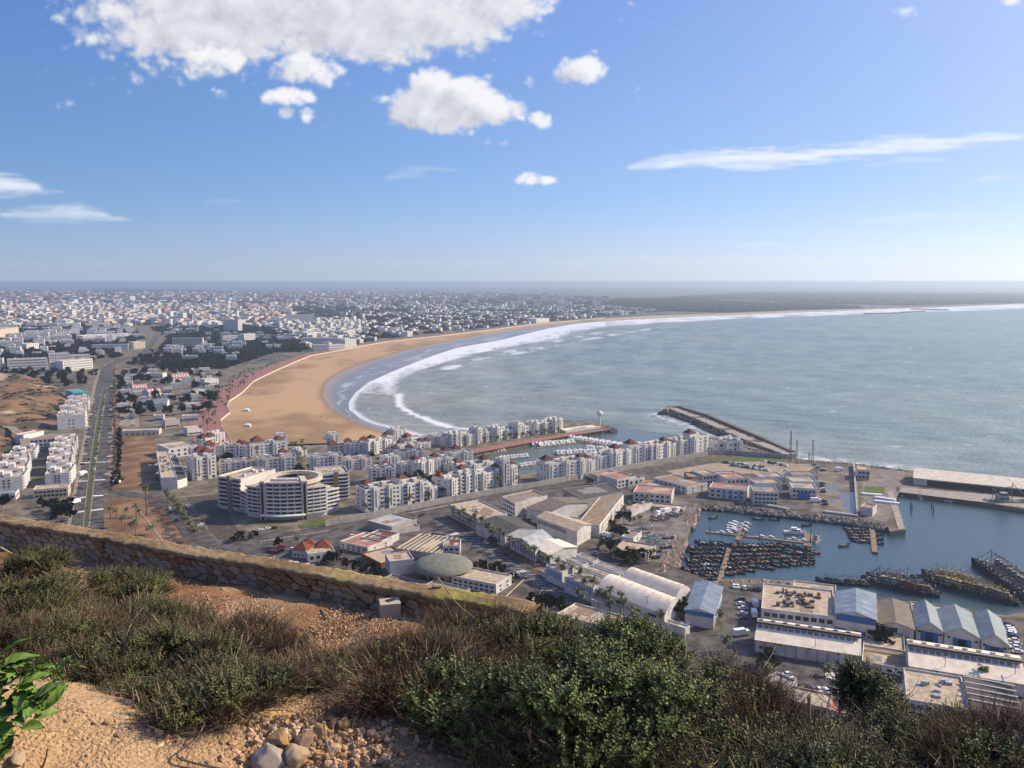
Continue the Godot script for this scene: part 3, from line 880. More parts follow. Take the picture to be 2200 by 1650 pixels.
func inset(q: Array, by: float) -> Array[Vector3]:
	var out: Array[Vector3] = []
	var n := q.size()
	for i in n:
		var d0: Vector3 = (q[i] - q[(i + n - 1) % n]).normalized(); var d1: Vector3 = (q[(i + 1) % n] - q[i]).normalized()
		var n0 := -d0.cross(Vector3.UP); var n1 := -d1.cross(Vector3.UP)
		var k := maxf(1.0 + n0.dot(n1), 0.3)
		out.append(q[i] + (n0 + n1) * by / k)
	return out

var pane_cache := {}
func pane(w: float, h: float, t := 0.16) -> ArrayMesh:
	var key := "%.2f %.2f %.2f" % [w, h, t]
	if not pane_cache.has(key):
		var mb := MB.new()
		mb.box(Vector3.ZERO, Vector3(w, h, t))
		pane_cache[key] = mb.done()
	return pane_cache[key]

func on_face(q: Array, f: int, u: float, y: float, out := 0.0) -> Transform3D:
	# a frame on face f of the quad, u along it from 0 to 1
	var a: Vector3 = q[f]; var b: Vector3 = q[(f + 1) % q.size()]
	var x := (b - a).normalized()
	var z := x.cross(Vector3.UP)
	var p := a.lerp(b, u) + z * out
	return Transform3D(Basis(x, Vector3.UP, z), Vector3(p.x, y, p.z))

func local(q: Array, c: Vector3) -> Array[Vector3]:
	var out: Array[Vector3] = []
	for p in q: out.append(Vector3(p.x - c.x, 0, p.z - c.z))
	return out

func windows(o: Node3D, q: Array, f: int, cols: int, rows: int, w: float, h: float, first: float, step: float, m: Material, u0 := 0.06, u1 := 0.94, called := "window", skip := 0.0) -> void:
	for r in rows:
		for k in cols:
			if skip > 0.0 and rng.randf() < skip: continue
			part(called, pane(w, h), m, o, on_face(q, f, lerpf(u0, u1, (k + 0.5) / cols), first + r * step + h / 2, 0.02))

func flat_building(called: String, label: String, category: String, quad: Array, h: float, wall_m: Material, roof_m: Material, parapet := 0.7, group := "") -> Node3D:
	var c := centre_of(quad); c.y = LAND
	var o := base(called, label, category, c, 0.0, group)
	var q := local(quad, c)
	var mb := MB.new()
	mb.ring(q, inset(q, 0.3), 0.0, h)
	part("wall", mb.done(), wall_m, o)
	mb = MB.new()
	mb.prism(inset(q, 0.29), h - parapet - 0.2, h - parapet)
	var rf := part("roof", mb.done(), roof_m, o)
	# felt patches and small vents, as flat roofs have them
	var x: Vector3 = (q[1] - q[0]).normalized()
	var bs := Basis(x, Vector3.UP, x.cross(Vector3.UP))
	for k in 3:
		var w := rng.randf_range(0.15, 0.4); var u := rng.randf_range(w / 2 + 0.06, 0.94 - w / 2); var t := rng.randf_range(0.3, 0.7)
		var p: Vector3 = q[0].lerp(q[1], u).lerp(q[3].lerp(q[2], u), t)
		mb = MB.new(); mb.box(p + Vector3(0, h - parapet + 0.02 + 0.012 * k, 0), Vector3((q[1] - q[0]).length() * w, 0.05, (q[3] - q[0]).length() * rng.randf_range(0.2, 0.5)), bs)
		part("felt_patch", mb.done(), [M.roof_grey, M.roof_brown, M.dirty, M.roof_tan][rng.randi() % 4], rf)
	o.set_meta("h", h)
	return o

func quad_of(o: Node3D, quad: Array) -> Array[Vector3]: return local(quad, o.position)

func roof_clutter(o: Node3D, q: Array, y: float, n: int, m: Material) -> void:
	for i in n:
		var p: Vector3 = q[0].lerp(q[1], rng.randf_range(0.15, 0.85)).lerp(q[3].lerp(q[2], rng.randf_range(0.15, 0.85)), rng.randf_range(0.2, 0.8))
		var mb := MB.new()
		var s := Vector3(rng.randf_range(0.8, 2.6), rng.randf_range(0.6, 2.0), rng.randf_range(0.8, 2.2))
		mb.box(p + Vector3(0, y + s.y / 2 + 0.02, 0), s, Basis(Vector3.UP, atan2(-(q[1] - q[0]).z, (q[1] - q[0]).x)))
		part("roof_box", mb.done(), m, o)

func pavilion(o: Node3D, p: Vector3, y: float, size: float, high: float, m: Material, dir: Vector3) -> void:
	# a small turret with a red pyramid of tiles
	var x := dir.normalized(); var z := x.cross(Vector3.UP)
	var s := size / 2
	var q: Array[Vector3] = [p - x * s + z * s, p + x * s + z * s, p + x * s - z * s, p - x * s - z * s]
	var mb := MB.new()
	mb.prism(inset(q, 0.45), y, y + high, true)
	var t := part("turret", mb.done(), M.white, o)
	mb = MB.new()
	var peak := p + Vector3(0, y + high + size * 0.42, 0)
	for i in 4:
		var a: Vector3 = q[i] + Vector3(0, y + high, 0); var b: Vector3 = q[(i + 1) % 4] + Vector3(0, y + high, 0)
		mb.tri(a, b, peak)
		mb.quad(a - Vector3(0, 0.25, 0), b - Vector3(0, 0.25, 0), b, a)
	mb.quad(q[3] + Vector3(0, y + high - 0.25, 0), q[2] + Vector3(0, y + high - 0.25, 0), q[1] + Vector3(0, y + high - 0.25, 0), q[0] + Vector3(0, y + high - 0.25, 0))
	part("tiled_roof", mb.done(), m, t)

func gable_building(called: String, label: String, category: String, quad: Array, eaves: float, rise: float, wall_m: Material, roof_m: Material, ridge_along_front := true, ridge_at := 0.5, group := "") -> Node3D:
	var c := centre_of(quad); c.y = LAND
	var o := base(called, label, category, c, 0.0, group)
	var q := local(quad, c)
	if not ridge_along_front: q = [q[1], q[2], q[3], q[0]] as Array[Vector3]
	var up := Vector3(0, eaves, 0)
	var r0: Vector3 = q[0].lerp(q[3], ridge_at) + Vector3(0, eaves + rise, 0); var r1: Vector3 = q[1].lerp(q[2], ridge_at) + Vector3(0, eaves + rise, 0)
	var mb := MB.new()
	for i in 4: mb.quad(q[i], q[(i + 1) % 4], q[(i + 1) % 4] + up, q[i] + up)
	mb.tri(q[1] + up, q[2] + up, r1); mb.tri(q[3] + up, q[0] + up, r0)
	part("wall", mb.done(), wall_m, o)
	var over := (q[1] - q[0]).normalized() * 0.5
	var drop0: Vector3 = (q[0] - q[3]).normalized() * 0.6 - Vector3(0, 0.6 * rise / maxf((q[3] - q[0]).length() * ridge_at, 0.1), 0)
	var drop1: Vector3 = (q[3] - q[0]).normalized() * 0.6 - Vector3(0, 0.6 * rise / maxf((q[3] - q[0]).length() * (1.0 - ridge_at), 0.1), 0)
	for side in 2:
		mb = MB.new()
		var a: Vector3 = (q[0] + up + drop0 - over) if side == 0 else (q[2] + up + drop1 + over)
		var b: Vector3 = (q[1] + up + drop0 + over) if side == 0 else (q[3] + up + drop1 - over)
		var e: Vector3 = (r1 + over) if side == 0 else (r0 - over); var f: Vector3 = (r0 - over) if side == 0 else (r1 + over)
		var t := Vector3(0, 0.12, 0)
		mb.quad(a + t, b + t, e + t, f + t); mb.quad(b - t * 0.5, a - t * 0.5, f - t * 0.5, e - t * 0.5); mb.quad(a - t * 0.5, b - t * 0.5, b + t, a + t)
		mb.quad(b - t * 0.5, e - t * 0.5, e + t, b + t); mb.quad(f - t * 0.5, a - t * 0.5, a + t, f + t)
		var rf := part("roof", mb.done(), roof_m, o)
		rf.set_meta("side", side)
	o.set_meta("q", q)
	return o

func skylights(o: Node3D, eaves: float, rise: float, n: int, m: Material, from := 0.25, to := 0.75, wide := 1.1, rows := 1, sides := [0, 1], ridge_at := 0.5) -> void:
	# translucent strips running up the slope, a little proud of it, each a piece of its roof slope
	var q: Array = o.get_meta("q")
	for ch in o.get_children():
		if not ch.has_meta("side") or not ch.get_meta("side") in sides: continue
		var side: int = ch.get_meta("side")
		for k in n:
			for rr in rows:
				var u := (k + 0.5) / n
				var lo_t := lerpf(from, to, rr / float(rows)); var hi_t := lerpf(from, to, (rr + 0.82) / float(rows))
				var e0: Vector3 = q[0].lerp(q[1], u) if side == 0 else q[3].lerp(q[2], u)
				var rp: Vector3 = q[0].lerp(q[3], ridge_at).lerp(q[1].lerp(q[2], ridge_at), u)
				var a := e0.lerp(rp, lo_t) + Vector3(0, eaves + rise * lo_t + 0.17, 0)
				var b := e0.lerp(rp, hi_t) + Vector3(0, eaves + rise * hi_t + 0.17, 0)
				var x: Vector3 = (q[1] - q[0]).normalized() * wide / 2
				var mb := MB.new()
				if side == 0: mb.quad(a - x, a + x, b + x, b - x)
				else: mb.quad(a + x, a - x, b - x, b + x)
				part("skylight", mb.done(), m, ch)

# ---------- the town
func town_mesh(w: float, d: float, floors: int, wall: Color, roof: Color, sd: int) -> ArrayMesh:
	var r := RandomNumberGenerator.new(); r.seed = sd
	var mb := MB.new()
	var h := floors * 3.1 + 0.8
	mb.col = wall
	mb.box(Vector3(0, h / 2, 0), Vector3(w, h, d))
	mb.col = roof
	mb.box(Vector3(0, h + 0.05, 0), Vector3(w - 0.8, 0.3, d - 0.8))
	mb.col = wall
	for k in 4:
		var s := Vector3(w, 0.9, 0.4) if k < 2 else Vector3(0.4, 0.9, d - 0.8)
		var p := Vector3(0, h + 0.45, (d / 2 - 0.2) * (1 if k == 0 else -1)) if k < 2 else Vector3((w / 2 - 0.2) * (1 if k == 2 else -1), h + 0.45, 0)
		mb.box(p, s)
	for k in r.randi_range(1, 3):
		mb.box(Vector3(r.randf_range(-0.3, 0.3) * w, h + 1.3, r.randf_range(-0.3, 0.3) * d), Vector3(r.randf_range(2.5, 5), 2.6, r.randf_range(2.5, 4)))
	mb.col = Color(0.05, 0.055, 0.065)
	var n := int(w / 3.6); var nd := int(d / 3.6)
	var strips := r.randf() < 0.3
	for f in floors:
		var y := f * 3.1 + 1.7
		if strips:
			mb.box(Vector3(0, y, d / 2), Vector3(w * 0.9, 1.3, 0.12))
		else:
			for k in n:
				mb.box(Vector3((k + 0.5) / n * w - w / 2, y, d / 2), Vector3(1.5 if r.randf() < 0.8 else 2.6, 1.4, 0.12))
		for k in nd:
			mb.box(Vector3(w / 2, y, (k + 0.5) / nd * d - d / 2), Vector3(0.12, 1.4, 1.4))
	return mb.done(true)

func crown_mesh(faces: int, size: float, leaf: float, sd: int, flat := 0.8) -> ArrayMesh:
	# leaf clumps spread through a few lobes
	var r := RandomNumberGenerator.new(); r.seed = sd
	var v := PackedVector3Array(); var c := PackedColorArray(); var nn := PackedVector3Array()
	var lobes := []
	for k in 7: lobes.append([Vector3(r.randf_range(-0.75, 0.75), r.randf_range(-0.3, 0.5), r.randf_range(-0.75, 0.75)) * size, r.randf_range(0.22, 0.52) * size])
	for k in faces:
		var l = lobes[r.randi() % lobes.size()]
		var d := Vector3(r.randfn(), r.randfn(), r.randfn()).normalized()
		var rad: float = l[1] * pow(r.randf(), 0.4)
		var p: Vector3 = l[0] + d * rad * Vector3(1, flat, 1)
		var x := Vector3(r.randfn(), r.randfn() * 0.5, r.randfn()).normalized()
		var up := (d + Vector3(0, 0.3, 0) + Vector3(r.randfn(), r.randfn(), r.randfn()) * 0.5).normalized()
		var y := up.cross(x).normalized()
		x = y.cross(up)
		var s := leaf * r.randf_range(0.6, 1.3)
		var col := Color(0.05, 0.07, 0.026).lerp(Color(0.15, 0.17, 0.065), r.randf())
		var q := [p - x * s * 0.5, p + y * s * 0.45, p + x * s * 0.5 + up * s * 0.15, p - y * s * 0.4]
		for t in [0, 2, 1, 0, 3, 2]:
			v.append(q[t]); c.append(col); nn.append(up)
	var a := []
	a.resize(Mesh.ARRAY_MAX)
	a[Mesh.ARRAY_VERTEX] = v; a[Mesh.ARRAY_COLOR] = c; a[Mesh.ARRAY_NORMAL] = nn
	var m := ArrayMesh.new()
	m.add_surface_from_arrays(Mesh.PRIMITIVE_TRIANGLES, a)
	return m

var taken := {}
func free_spot(p: Vector2, r: float) -> bool:
	var n := ceili(r / 12.0)
	var k := Vector2i(floori(p.x / 12.0), floori(p.y / 12.0))
	for i in range(-n, n + 1):
		for j in range(-n, n + 1):
			if taken.has(k + Vector2i(i, j)): return false
	return true
func take(p: Vector2, r: float) -> void:
	var n := floori(r / 12.0)
	var k := Vector2i(floori(p.x / 12.0), floori(p.y / 12.0))
	for i in range(-n, n + 1):
		for j in range(-n, n + 1): taken[k + Vector2i(i, j)] = true
func take_line(list: Array, r: float) -> void:
	var l := pts(list)
	for p in along(l, int(l[0].distance_to(l[-1]) / 10.0) + 8): take(Vector2(p.x, p.z), r)

var crowns: Array[ArrayMesh] = []
var palm_crowns: Array[ArrayMesh] = []
var palm_trunk: ArrayMesh

func slab(called: String, label: String, cat: String, x1, y1, x2, y2, ytop, depth: float, wall: Material, roof: Material, floors: int, cols: int, side := 3, ww := 1.9, skip := 0.0, group := "") -> Node3D:
	var q := quad_from(x1, y1, x2, y2, depth)
	var h := hgt(x1, y1, ytop)
	var o := flat_building(called, label, cat, q, h, wall, roof, 0.7, group)
	var l := quad_of(o, q)
	var step := (h - 1.2) / floors
	if cols: windows(o, l, 0, cols, floors, minf(ww, (l[1] - l[0]).length() / cols * 0.72), step * 0.5, step * 0.35, step, M.glass, 0.03, 0.97, "window", skip)
	if side: windows(o, l, 1, side, floors, 1.5, step * 0.45, step * 0.35, step, M.glass, 0.06, 0.94, "window", skip)
	var c := centre_of(q)
	take(Vector2(c.x, c.z), (l[1] - l[0]).length() * 0.5)
	return o

func build_city() -> void:
	for k in 4: crowns.append(crown_mesh(190, 1.0, 0.33, 50 + k))
	build_palm_meshes()
	# keep roads and hotels clear of scattered houses
	take_line([217, 792, 275, 770, 316, 752, 340, 722], 12.0)
	take_line([340, 730, 300, 700], 12.0)
	# larger buildings of the middle distance
	var o: Node3D
	slab("hotel_building", "long white hotel slab with rows of arched windows above dark trees", "hotel", 17, 797, 103, 793, 772, 16, M.white, M.roof_tan, 4, 20)
	slab("apartment_building", "white stepped apartment block next to the long hotel slab", "building", 108, 798, 136, 797, 778, 22, M.white, M.roof_tan, 4, 6)
	slab("apartment_building", "white block with vertical blue window bays beside the avenue's far end", "building", 136, 799, 200, 792, 776, 18, M.white, M.roof_tan, 4, 14)
	slab("apartment_building", "upper white wing rising behind the block with blue window bays", "building", 106, 780, 150, 778, 760, 18, M.white, M.roof_grey, 3, 8)
	slab("apartment_building", "second white wing with blank bright end wall above the blue bays", "building", 150, 781, 194, 779, 763, 16, M.white, M.roof_grey, 3, 8)
	slab("hotel_tower", "tall grey hotel tower standing alone above the trees, tallest in town", "tower", 481, 713, 512, 714, 686, 18, M.white, M.roof_grey, 12, 9)
	slab("hotel_building", "grey hotel with deep gridded balconies among dark trees", "hotel", 371, 750, 436, 749, 727, 20, M.cream, M.roof_grey, 6, 13, 3, 3.4)
	slab("sports_hall", "very long low white hall with a bright flat roof among trees", "hall", 178, 732, 290, 727, 722, 60, M.white, M.white, 1, 0, 0)
	slab("hotel_building", "white hotel wing below the tall grey tower", "hotel", 480, 738, 525, 736, 722, 22, M.white, M.roof_tan, 5, 12)
	slab("hotel_building", "taller white hotel wing with bright end wall below the tall tower", "hotel", 525, 738, 549, 736, 718, 22, M.white, M.roof_tan, 5, 6)
	slab("office_building", "cream office block at the town's edge with sunlit gridded front", "building", -8, 727, 41, 719, 709, 30, M.cream, M.roof_tan, 4, 12)
	slab("school_building", "small white block with stepped bright end walls among trees", "building", 58, 754, 84, 751, 739, 16, M.white, M.roof_tan, 3, 6)
	slab("school_building", "long grey-white terrace building beside the wide far road", "building", 198, 753, 276, 751, 741, 18, M.white, M.roof_grey, 3, 18)
	slab("school_building", "cream building with sunlit tan front next to the far road", "building", 288, 750, 312, 748, 735, 20, M.cream, M.roof_tan, 3, 5)
	slab("beach_hotel", "long white beach hotel with rows of square openings", "hotel", 648, 740, 741, 741, 726, 22, M.white, M.roof_tan, 4, 22)
	slab("beach_hotel", "square white hotel with balcony bands at the end of the beach row", "hotel", 742, 748, 766, 746, 729, 24, M.white, M.roof_tan, 6, 5)
	slab("beach_hotel", "low pinkish-white arcaded hotel on the pink promenade", "hotel", 674, 755, 706, 754, 741, 22, M.white, M.roof_tan, 3, 9)
	slab("beach_hotel", "low white hotel wing between the arcaded hotel and the beach wall", "hotel", 708, 752, 742, 750, 741, 20, M.white, M.roof_tan, 2, 9)
	slab("hotel_slab", "long grey hotel slab against the dark forest", "hotel", 620, 693, 676, 692, 676, 24, M.white, M.roof_grey, 7, 14)
	slab("beach_hotel", "white wedge-shaped hotel far along the beach", "hotel", 1152, 694, 1180, 692, 685, 40, M.white, M.white, 3, 0)
	# low buildings between the avenue and the beach
	var low := [
		[286, 843, 317, 841, 829, 22, "pinkroof", "pink-roofed beach club with white roof ribs near the avenue"], [320, 852, 347, 849, 838, 18, "pinkroof", "smaller pink-roofed beach club with white roof ribs"],
		[304, 879, 359, 877, 861, 24, "greyroof", "low hall with a grey metal roof and pale walls by the beach parking"], [268, 814, 296, 813, 805, 18, "greyroof", "low hall with pale blue-grey roof beside the avenue palms"],
		[262, 830, 285, 829, 820, 16, "tan", "small flat hall behind the avenue's palm row"], [372, 820, 408, 817, 806, 16, "pinkroof", "long low pavilion with ribbed pink roof near the pink promenade"],
		[312, 812, 350, 812, 802, 16, "tan", "brown-roofed low building under dark trees near the avenue"], [355, 920, 387, 917, 903, 14, "cream", "low building with a bright sloping cream wall above the excavation"],
		[403, 936, 436, 932, 920, 12, "tan", "low white restaurant at the corner of the pink promenade"], [392, 905, 428, 903, 894, 14, "tan", "open restaurant terrace with white parasols next to the promenade"],
		[400, 880, 432, 878, 868, 14, "tan", "flat-roofed beach cafe behind the promenade palms"], [420, 850, 444, 848, 838, 14, "tan", "white beach cafe landward of the promenade bend"],
		[440, 828, 470, 825, 815, 14, "tan", "white beach kiosk row near the curving wall"], [390, 850, 412, 849, 840, 12, "cream", "small cream pavilion in the palm gardens"],
		[352, 842, 372, 841, 833, 12, "tan", "flat hut at the edge of the palm gardens"], [428, 800, 452, 799, 791, 14, "tan", "low kiosk between trees and promenade"],
		[262, 937, 342, 934, 926, 14, "cream", "dusty concrete deck at the head of the excavation pit"], [330, 905, 352, 904, 893, 12, "tan", "brick-coloured terrace building above the pit"],
	]
	for b in low:
		var q := quad_from(b[0], b[1], b[2], b[3], b[5])
		var h := hgt(b[0], b[1], b[4])
		if b[6] == "pinkroof" or b[6] == "greyroof":
			o = gable_building("beach_pavilion", b[7], "pavilion", q, h * 0.6, h * 0.5, M.white, M.roof_pink if b[6] == "pinkroof" else M.metal_bluegrey, true, 0.35)
			if b[6] == "pinkroof": skylights(o, h * 0.6, h * 0.5, 6, M.white_paint, 0.02, 0.98, 0.9, 1, [0, 1], 0.35)
		else:
			o = flat_building("beach_building", b[7], "building", q, h, M.white if b[6] == "tan" else M.cream, M.roof_tan)
			windows(o, quad_of(o, q), 0, 6, 1, 1.8, 1.6, 0.9, 3.0, M.glass)
		var cc := centre_of(q); take(Vector2(cc.x, cc.z), 20)
	# terraced white rows on the landward side of the avenue
	var rows := [
		[98, 1046, 150, 1042, 1018, 13, 5, "avenue"], [101, 1022, 155, 1017, 995, 13, 5, "avenue"], [108, 1001, 160, 996, 976, 13, 4, "avenue"], [113, 984, 163, 979, 962, 12, 4, "avenue"], [118, 970, 166, 966, 950, 12, 4, "avenue"],
		[-20, 1060, 50, 1054, 1028, 13, 5, "inner street"], [-10, 1036, 58, 1030, 1008, 13, 5, "inner street"], [8, 1014, 66, 1008, 990, 13, 4, "inner street"], [22, 994, 74, 990, 972, 13, 4, "inner street"],
		[124, 924, 184, 920, 893, 14, 4, "upper avenue"], [131, 903, 186, 899, 879, 14, 4, "upper avenue"], [140, 886, 190, 883, 867, 12, 3, "upper avenue"], [148, 873, 193, 870, 857, 12, 3, "upper avenue"],
	]
	var which := ["lowest", "second", "third", "fourth", "fifth"]
	var at_row := {}
	for b in rows:
		at_row[b[7]] = at_row.get(b[7], -1) + 1
		var q := quad_from(b[0], b[1], b[2], b[3], b[5] * 2.5)
		var h := hgt(b[0], b[1], b[4])
		o = flat_building("terrace_house", "white terraced block with roof terraces, %s from the hill in the %s row" % [which[at_row[b[7]]], b[7]], "building", q, h, M.white, M.roof_tan, 0.9)
		var l := quad_of(o, q)
		windows(o, l, 1, 9, b[6], 2.4, 1.5, 1.0, h / b[6], M.glass)
		windows(o, l, 0, 2, b[6] - 1, 1.4, 1.2, 1.2, h / b[6], M.glass, 0.35, 0.65)
		# stepped upper storeys and balcony bands facing the avenue
		for k in 3:
			var mb := MB.new()
			var a: Vector3 = l[0].lerp(l[1], 0.12 + 0.3 * k); var e: Vector3 = l[0].lerp(l[1], 0.32 + 0.3 * k)
			var dv: Vector3 = (l[3] - l[0])
			var d0 := 0.1 + 0.25 * float((k * 2 + 1) % 3)
			mb.prism([a + dv * d0, e + dv * d0, e + dv * (d0 + 0.26), a + dv * (d0 + 0.26)], h - 0.9, h + 2.2)
			part("roof_room", mb.done(), M.white, o)
		for f in b[6]:
			var mb := MB.new()
			var t := on_face(l, 1, 0.5, 1.2 + f * h / b[6], 0.6)
			mb.box(t.origin, Vector3((l[2] - l[1]).length() * 0.96, 0.9, 1.2), t.basis)
			part("balcony", mb.done(), M.white, o)
		var cc := centre_of(q); take(Vector2(cc.x, cc.z), 24)
	var q2 := quad_from(60, 968, 118, 962, 16)
	slab("courtyard_building", "white building around a tan courtyard above the terraced rows", "building", 62, 962, 160, 955, 943, 18, M.white, M.roof_brown, 2, 10)
	slab("service_building", "low white building with pale flat roof at the foot of the terraced row", "building", 72, 1072, 147, 1066, 1052, 14, M.cream, M.roof_tan, 2, 8)
	slab("workshop", "low workshop with bright blue roof edge under the terraced rows", "building", -20, 1078, 34, 1074, 1062, 12, M.white, M.metal_blue, 1, 5)
	o = slab("club_building", "low building with a turquoise roof beside the avenue", "building", 157, 857, 190, 854, 842, 30, M.teal, M.teal, 1, 6)
	slab("retaining_building", "white angular building under the curved track by the scrub hill", "building", 52, 962, 96, 952, 934, 10, M.white, M.roof_tan, 1, 0)
	# scattered houses, nearest three hundred as things, the rest as one mass; trees between them
	var zones := [
		# polygon, spacing, share built, share planted, widths, floors, palette
		[[-80, 700, 330, 700, 330, 742, 300, 765, 215, 788, 110, 800, -80, 800], 26.0, 0.42, 0.6, [14, 34], [2, 5], 0], [[330, 704, 640, 700, 660, 755, 560, 760, 480, 792, 360, 800, 250, 792, 340, 740], 18.0, 0.08, 0.92, [10, 22], [1, 3], 0],
		[[-200, 656, 620, 656, 640, 700, -200, 702], 31.0, 0.82, 0.25, [16, 36], [2, 5], 1], [[540, 700, 770, 690, 775, 738, 660, 752, 640, 735], 21.0, 0.75, 0.3, [11, 22], [2, 4], 0],
		[[620, 656, 1250, 656, 1430, 669, 1240, 685, 1050, 704, 830, 728, 775, 738, 770, 690, 640, 700], 29.0, 0.42, 0.6, [12, 30], [1, 3], 0], [[-400, 628, 1000, 630, 1300, 640, 1300, 656, -400, 656], 62.0, 0.62, 0.2, [24, 80], [2, 6], 2],
		[[255, 796, 490, 795, 470, 850, 440, 900, 440, 935, 345, 935, 345, 900, 256, 900, 250, 850], 15.0, 0.22, 0.7, [7, 15], [1, 1], 0], [[-60, 795, 205, 800, 200, 830, 150, 840, 20, 812, -60, 830], 22.0, 0.12, 0.75, [8, 18], [1, 2], 0],
		[[0, 1085, 150, 1085, 150, 1140, 0, 1110], 14.0, 0.0, 0.3, [6, 8], [1, 1], 0],
	]
	var house_meshes := []
	var whites := [Color(0.7, 0.69, 0.67), Color(0.66, 0.65, 0.63), Color(0.72, 0.7, 0.66)]
	for k in 10:
		house_meshes.append([town_mesh([12, 18, 26, 14, 34, 20, 16, 24, 12, 28][k], [12, 13, 14, 18, 15, 20, 12, 16, 14, 13][k], [2, 3, 4, 3, 4, 5, 1, 2, 4, 3][k], whites[k % 3] if k != 7 else Color(0.55, 0.47, 0.37), Color(0.42, 0.36, 0.29), 300 + k), [12, 18, 26, 14, 34, 20, 16, 24, 12, 28][k]])
	var unit := MB.new()
	unit.col = Color.WHITE
	unit.box(Vector3(0, 0.5, 0), Vector3(1, 1, 1))
	unit.col = Color(0.62, 0.56, 0.48)
	unit.box(Vector3(0, 1.005, 0), Vector3(0.93, 0.02, 0.93))
	unit.col = Color(0.3, 0.32, 0.36)
	for k in 3:
		for n in 4: unit.box(Vector3(-0.375 + 0.25 * n, 0.2 + 0.29 * k, 0.5), Vector3(0.1, 0.13, 0.012))
		for n in 3: unit.box(Vector3(0.5, 0.2 + 0.29 * k, -0.33 + 0.33 * n), Vector3(0.012, 0.13, 0.11))
	var unit_mesh := unit.done(true)
	var built := []; var planted := []
	for zi in zones.size():
		var z = zones[zi]
		var poly := flat2(pts(z[0]))
		var lo := Vector2(1e9, 1e9); var hi := -lo
		for q in poly: lo = lo.min(q); hi = hi.max(q)
		var sp: float = z[1]
		# streets run in a skewed grid; the plots between them are built up or planted
		var mid := (lo + hi) / 2.0
		var span := (hi - lo).length() / 2.0
		var skew: float = [-0.42, -0.3, 0.25, 0.5, 0.32, 0.12, -0.42, -0.42, 0.0][zi]
		var n := int(span / sp) + 1
		for i in range(-n, n + 1):
			for j in range(-n, n + 1):
				var p := mid + (Vector2(i, j * 0.8) * sp).rotated(skew + 0.25 * noise.get_noise_2d(i * sp * 0.06, j * sp * 0.06)) + Vector2(rng.randf_range(-0.12, 0.12), rng.randf_range(-0.12, 0.12)) * sp
				if not Geometry2D.is_point_in_polygon(p, poly): continue
				var den := noise.get_noise_2d(p.x * 0.22, p.y * 0.22) * 1.5
				var roll := rng.randf()
				var street := posmod(i, 7) == 0 or posmod(j, 5) == 0
				if not street and roll < z[2] + den * 0.45 and free_spot(p, 9.0 if sp < 50 else 0.0):
					built.append([p, zi, -skew])
					if sp < 50: take(p, 5.0)
				elif roll > 1.0 - z[3] + den * 0.2 and (not street or rng.randf() < 0.45) and (sp > 50 or free_spot(p, 4.0)): planted.append([p, zi])
	# far fields and glasshouses towards the horizon
	for k in 1400:
		var p := at(rng.randf_range(-300, 1900), 608.5 + 20.0 * pow(rng.randf(), 1.6))
		if p.x / -p.z < 0.25 or -p.z > 9000: built.append([Vector2(p.x, p.z), 20, 0.0])
	built.sort_custom(func(a, b): return a[0].length_squared() < b[0].length_squared())
	var places := []; var cols := []
	for k in built.size():
		var p: Vector2 = built[k][0]; var zi: int = built[k][1]
		var turn: float = built[k][2] + rng.randf_range(-0.05, 0.05) + (PI / 2 if rng.randf() < 0.25 else 0.0)
		if k < 290 and zi < 20:
			var hm = house_meshes[rng.randi() % house_meshes.size()]
			var s: float = rng.randf_range(0.8, 1.15) * (0.6 if zi >= 6 else 1.0)
			var t := Transform3D(Basis(Vector3.UP, turn).scaled_local(Vector3(s, s, s)), Vector3(p.x, LAND, p.y))
			var where: String = ["in the green quarter landward of the avenue's end", "among the dark trees below the tall hotel tower", "in the dense town", "in the white holiday quarter by the beach hotels", "along the far beach", "", "in the palm gardens by the promenade", "on the green slope below the long hotel slab", ""][zi]
			single("house", "small white flat-roofed house " + where, "house", hm[0], M.any_stain, t, "white houses " + where)
			continue
		if zi == 20:
			var s := Vector3(rng.randf_range(50, 130), rng.randf_range(5, 10), rng.randf_range(40, 100))
			places.append(Transform3D(Basis(Vector3.UP, rng.randf_range(-0.2, 0.2)).scaled_local(s), Vector3(p.x, LAND, p.y)))
			cols.append(Color(0.5, 0.48, 0.46) * rng.randf_range(0.4, 1.4))
			continue
		var z = zones[zi]
		var s := Vector3(rng.randf_range(z[4][0], z[4][1]), rng.randi_range(z[5][0], z[5][1]) * 3.2 + 1.0, rng.randf_range(z[4][0], z[4][1]) * 0.7)
		if rng.randf() < 0.06: s.y *= 1.9
		places.append(Transform3D(Basis(Vector3.UP, turn).scaled_local(s), Vector3(p.x, LAND, p.y)))
		var roll := rng.randf()
		var col: Color = whites[rng.randi() % 3]
		if z[6] == 1: col = col if roll < 0.55 else Color(0.55, 0.45, 0.35) if roll < 0.75 else Color(0.42, 0.24, 0.19) if roll < 0.9 else Color(0.35, 0.34, 0.34)
		if z[6] == 2: col = col if roll < 0.35 else Color(0.5, 0.4, 0.32) if roll < 0.65 else Color(0.36, 0.17, 0.14) if roll < 0.85 else Color(0.3, 0.3, 0.3)
		cols.append(col * rng.randf_range(0.8, 1.05))
	scatter("distant_town", unit_mesh, M.any, places, self, "dense far town of small white, cream and pink blocks", "town", cols)
	# trees of the town
	planted.sort_custom(func(a, b): return a[0].length_squared() < b[0].length_squared())
	var green := []; var tint := []
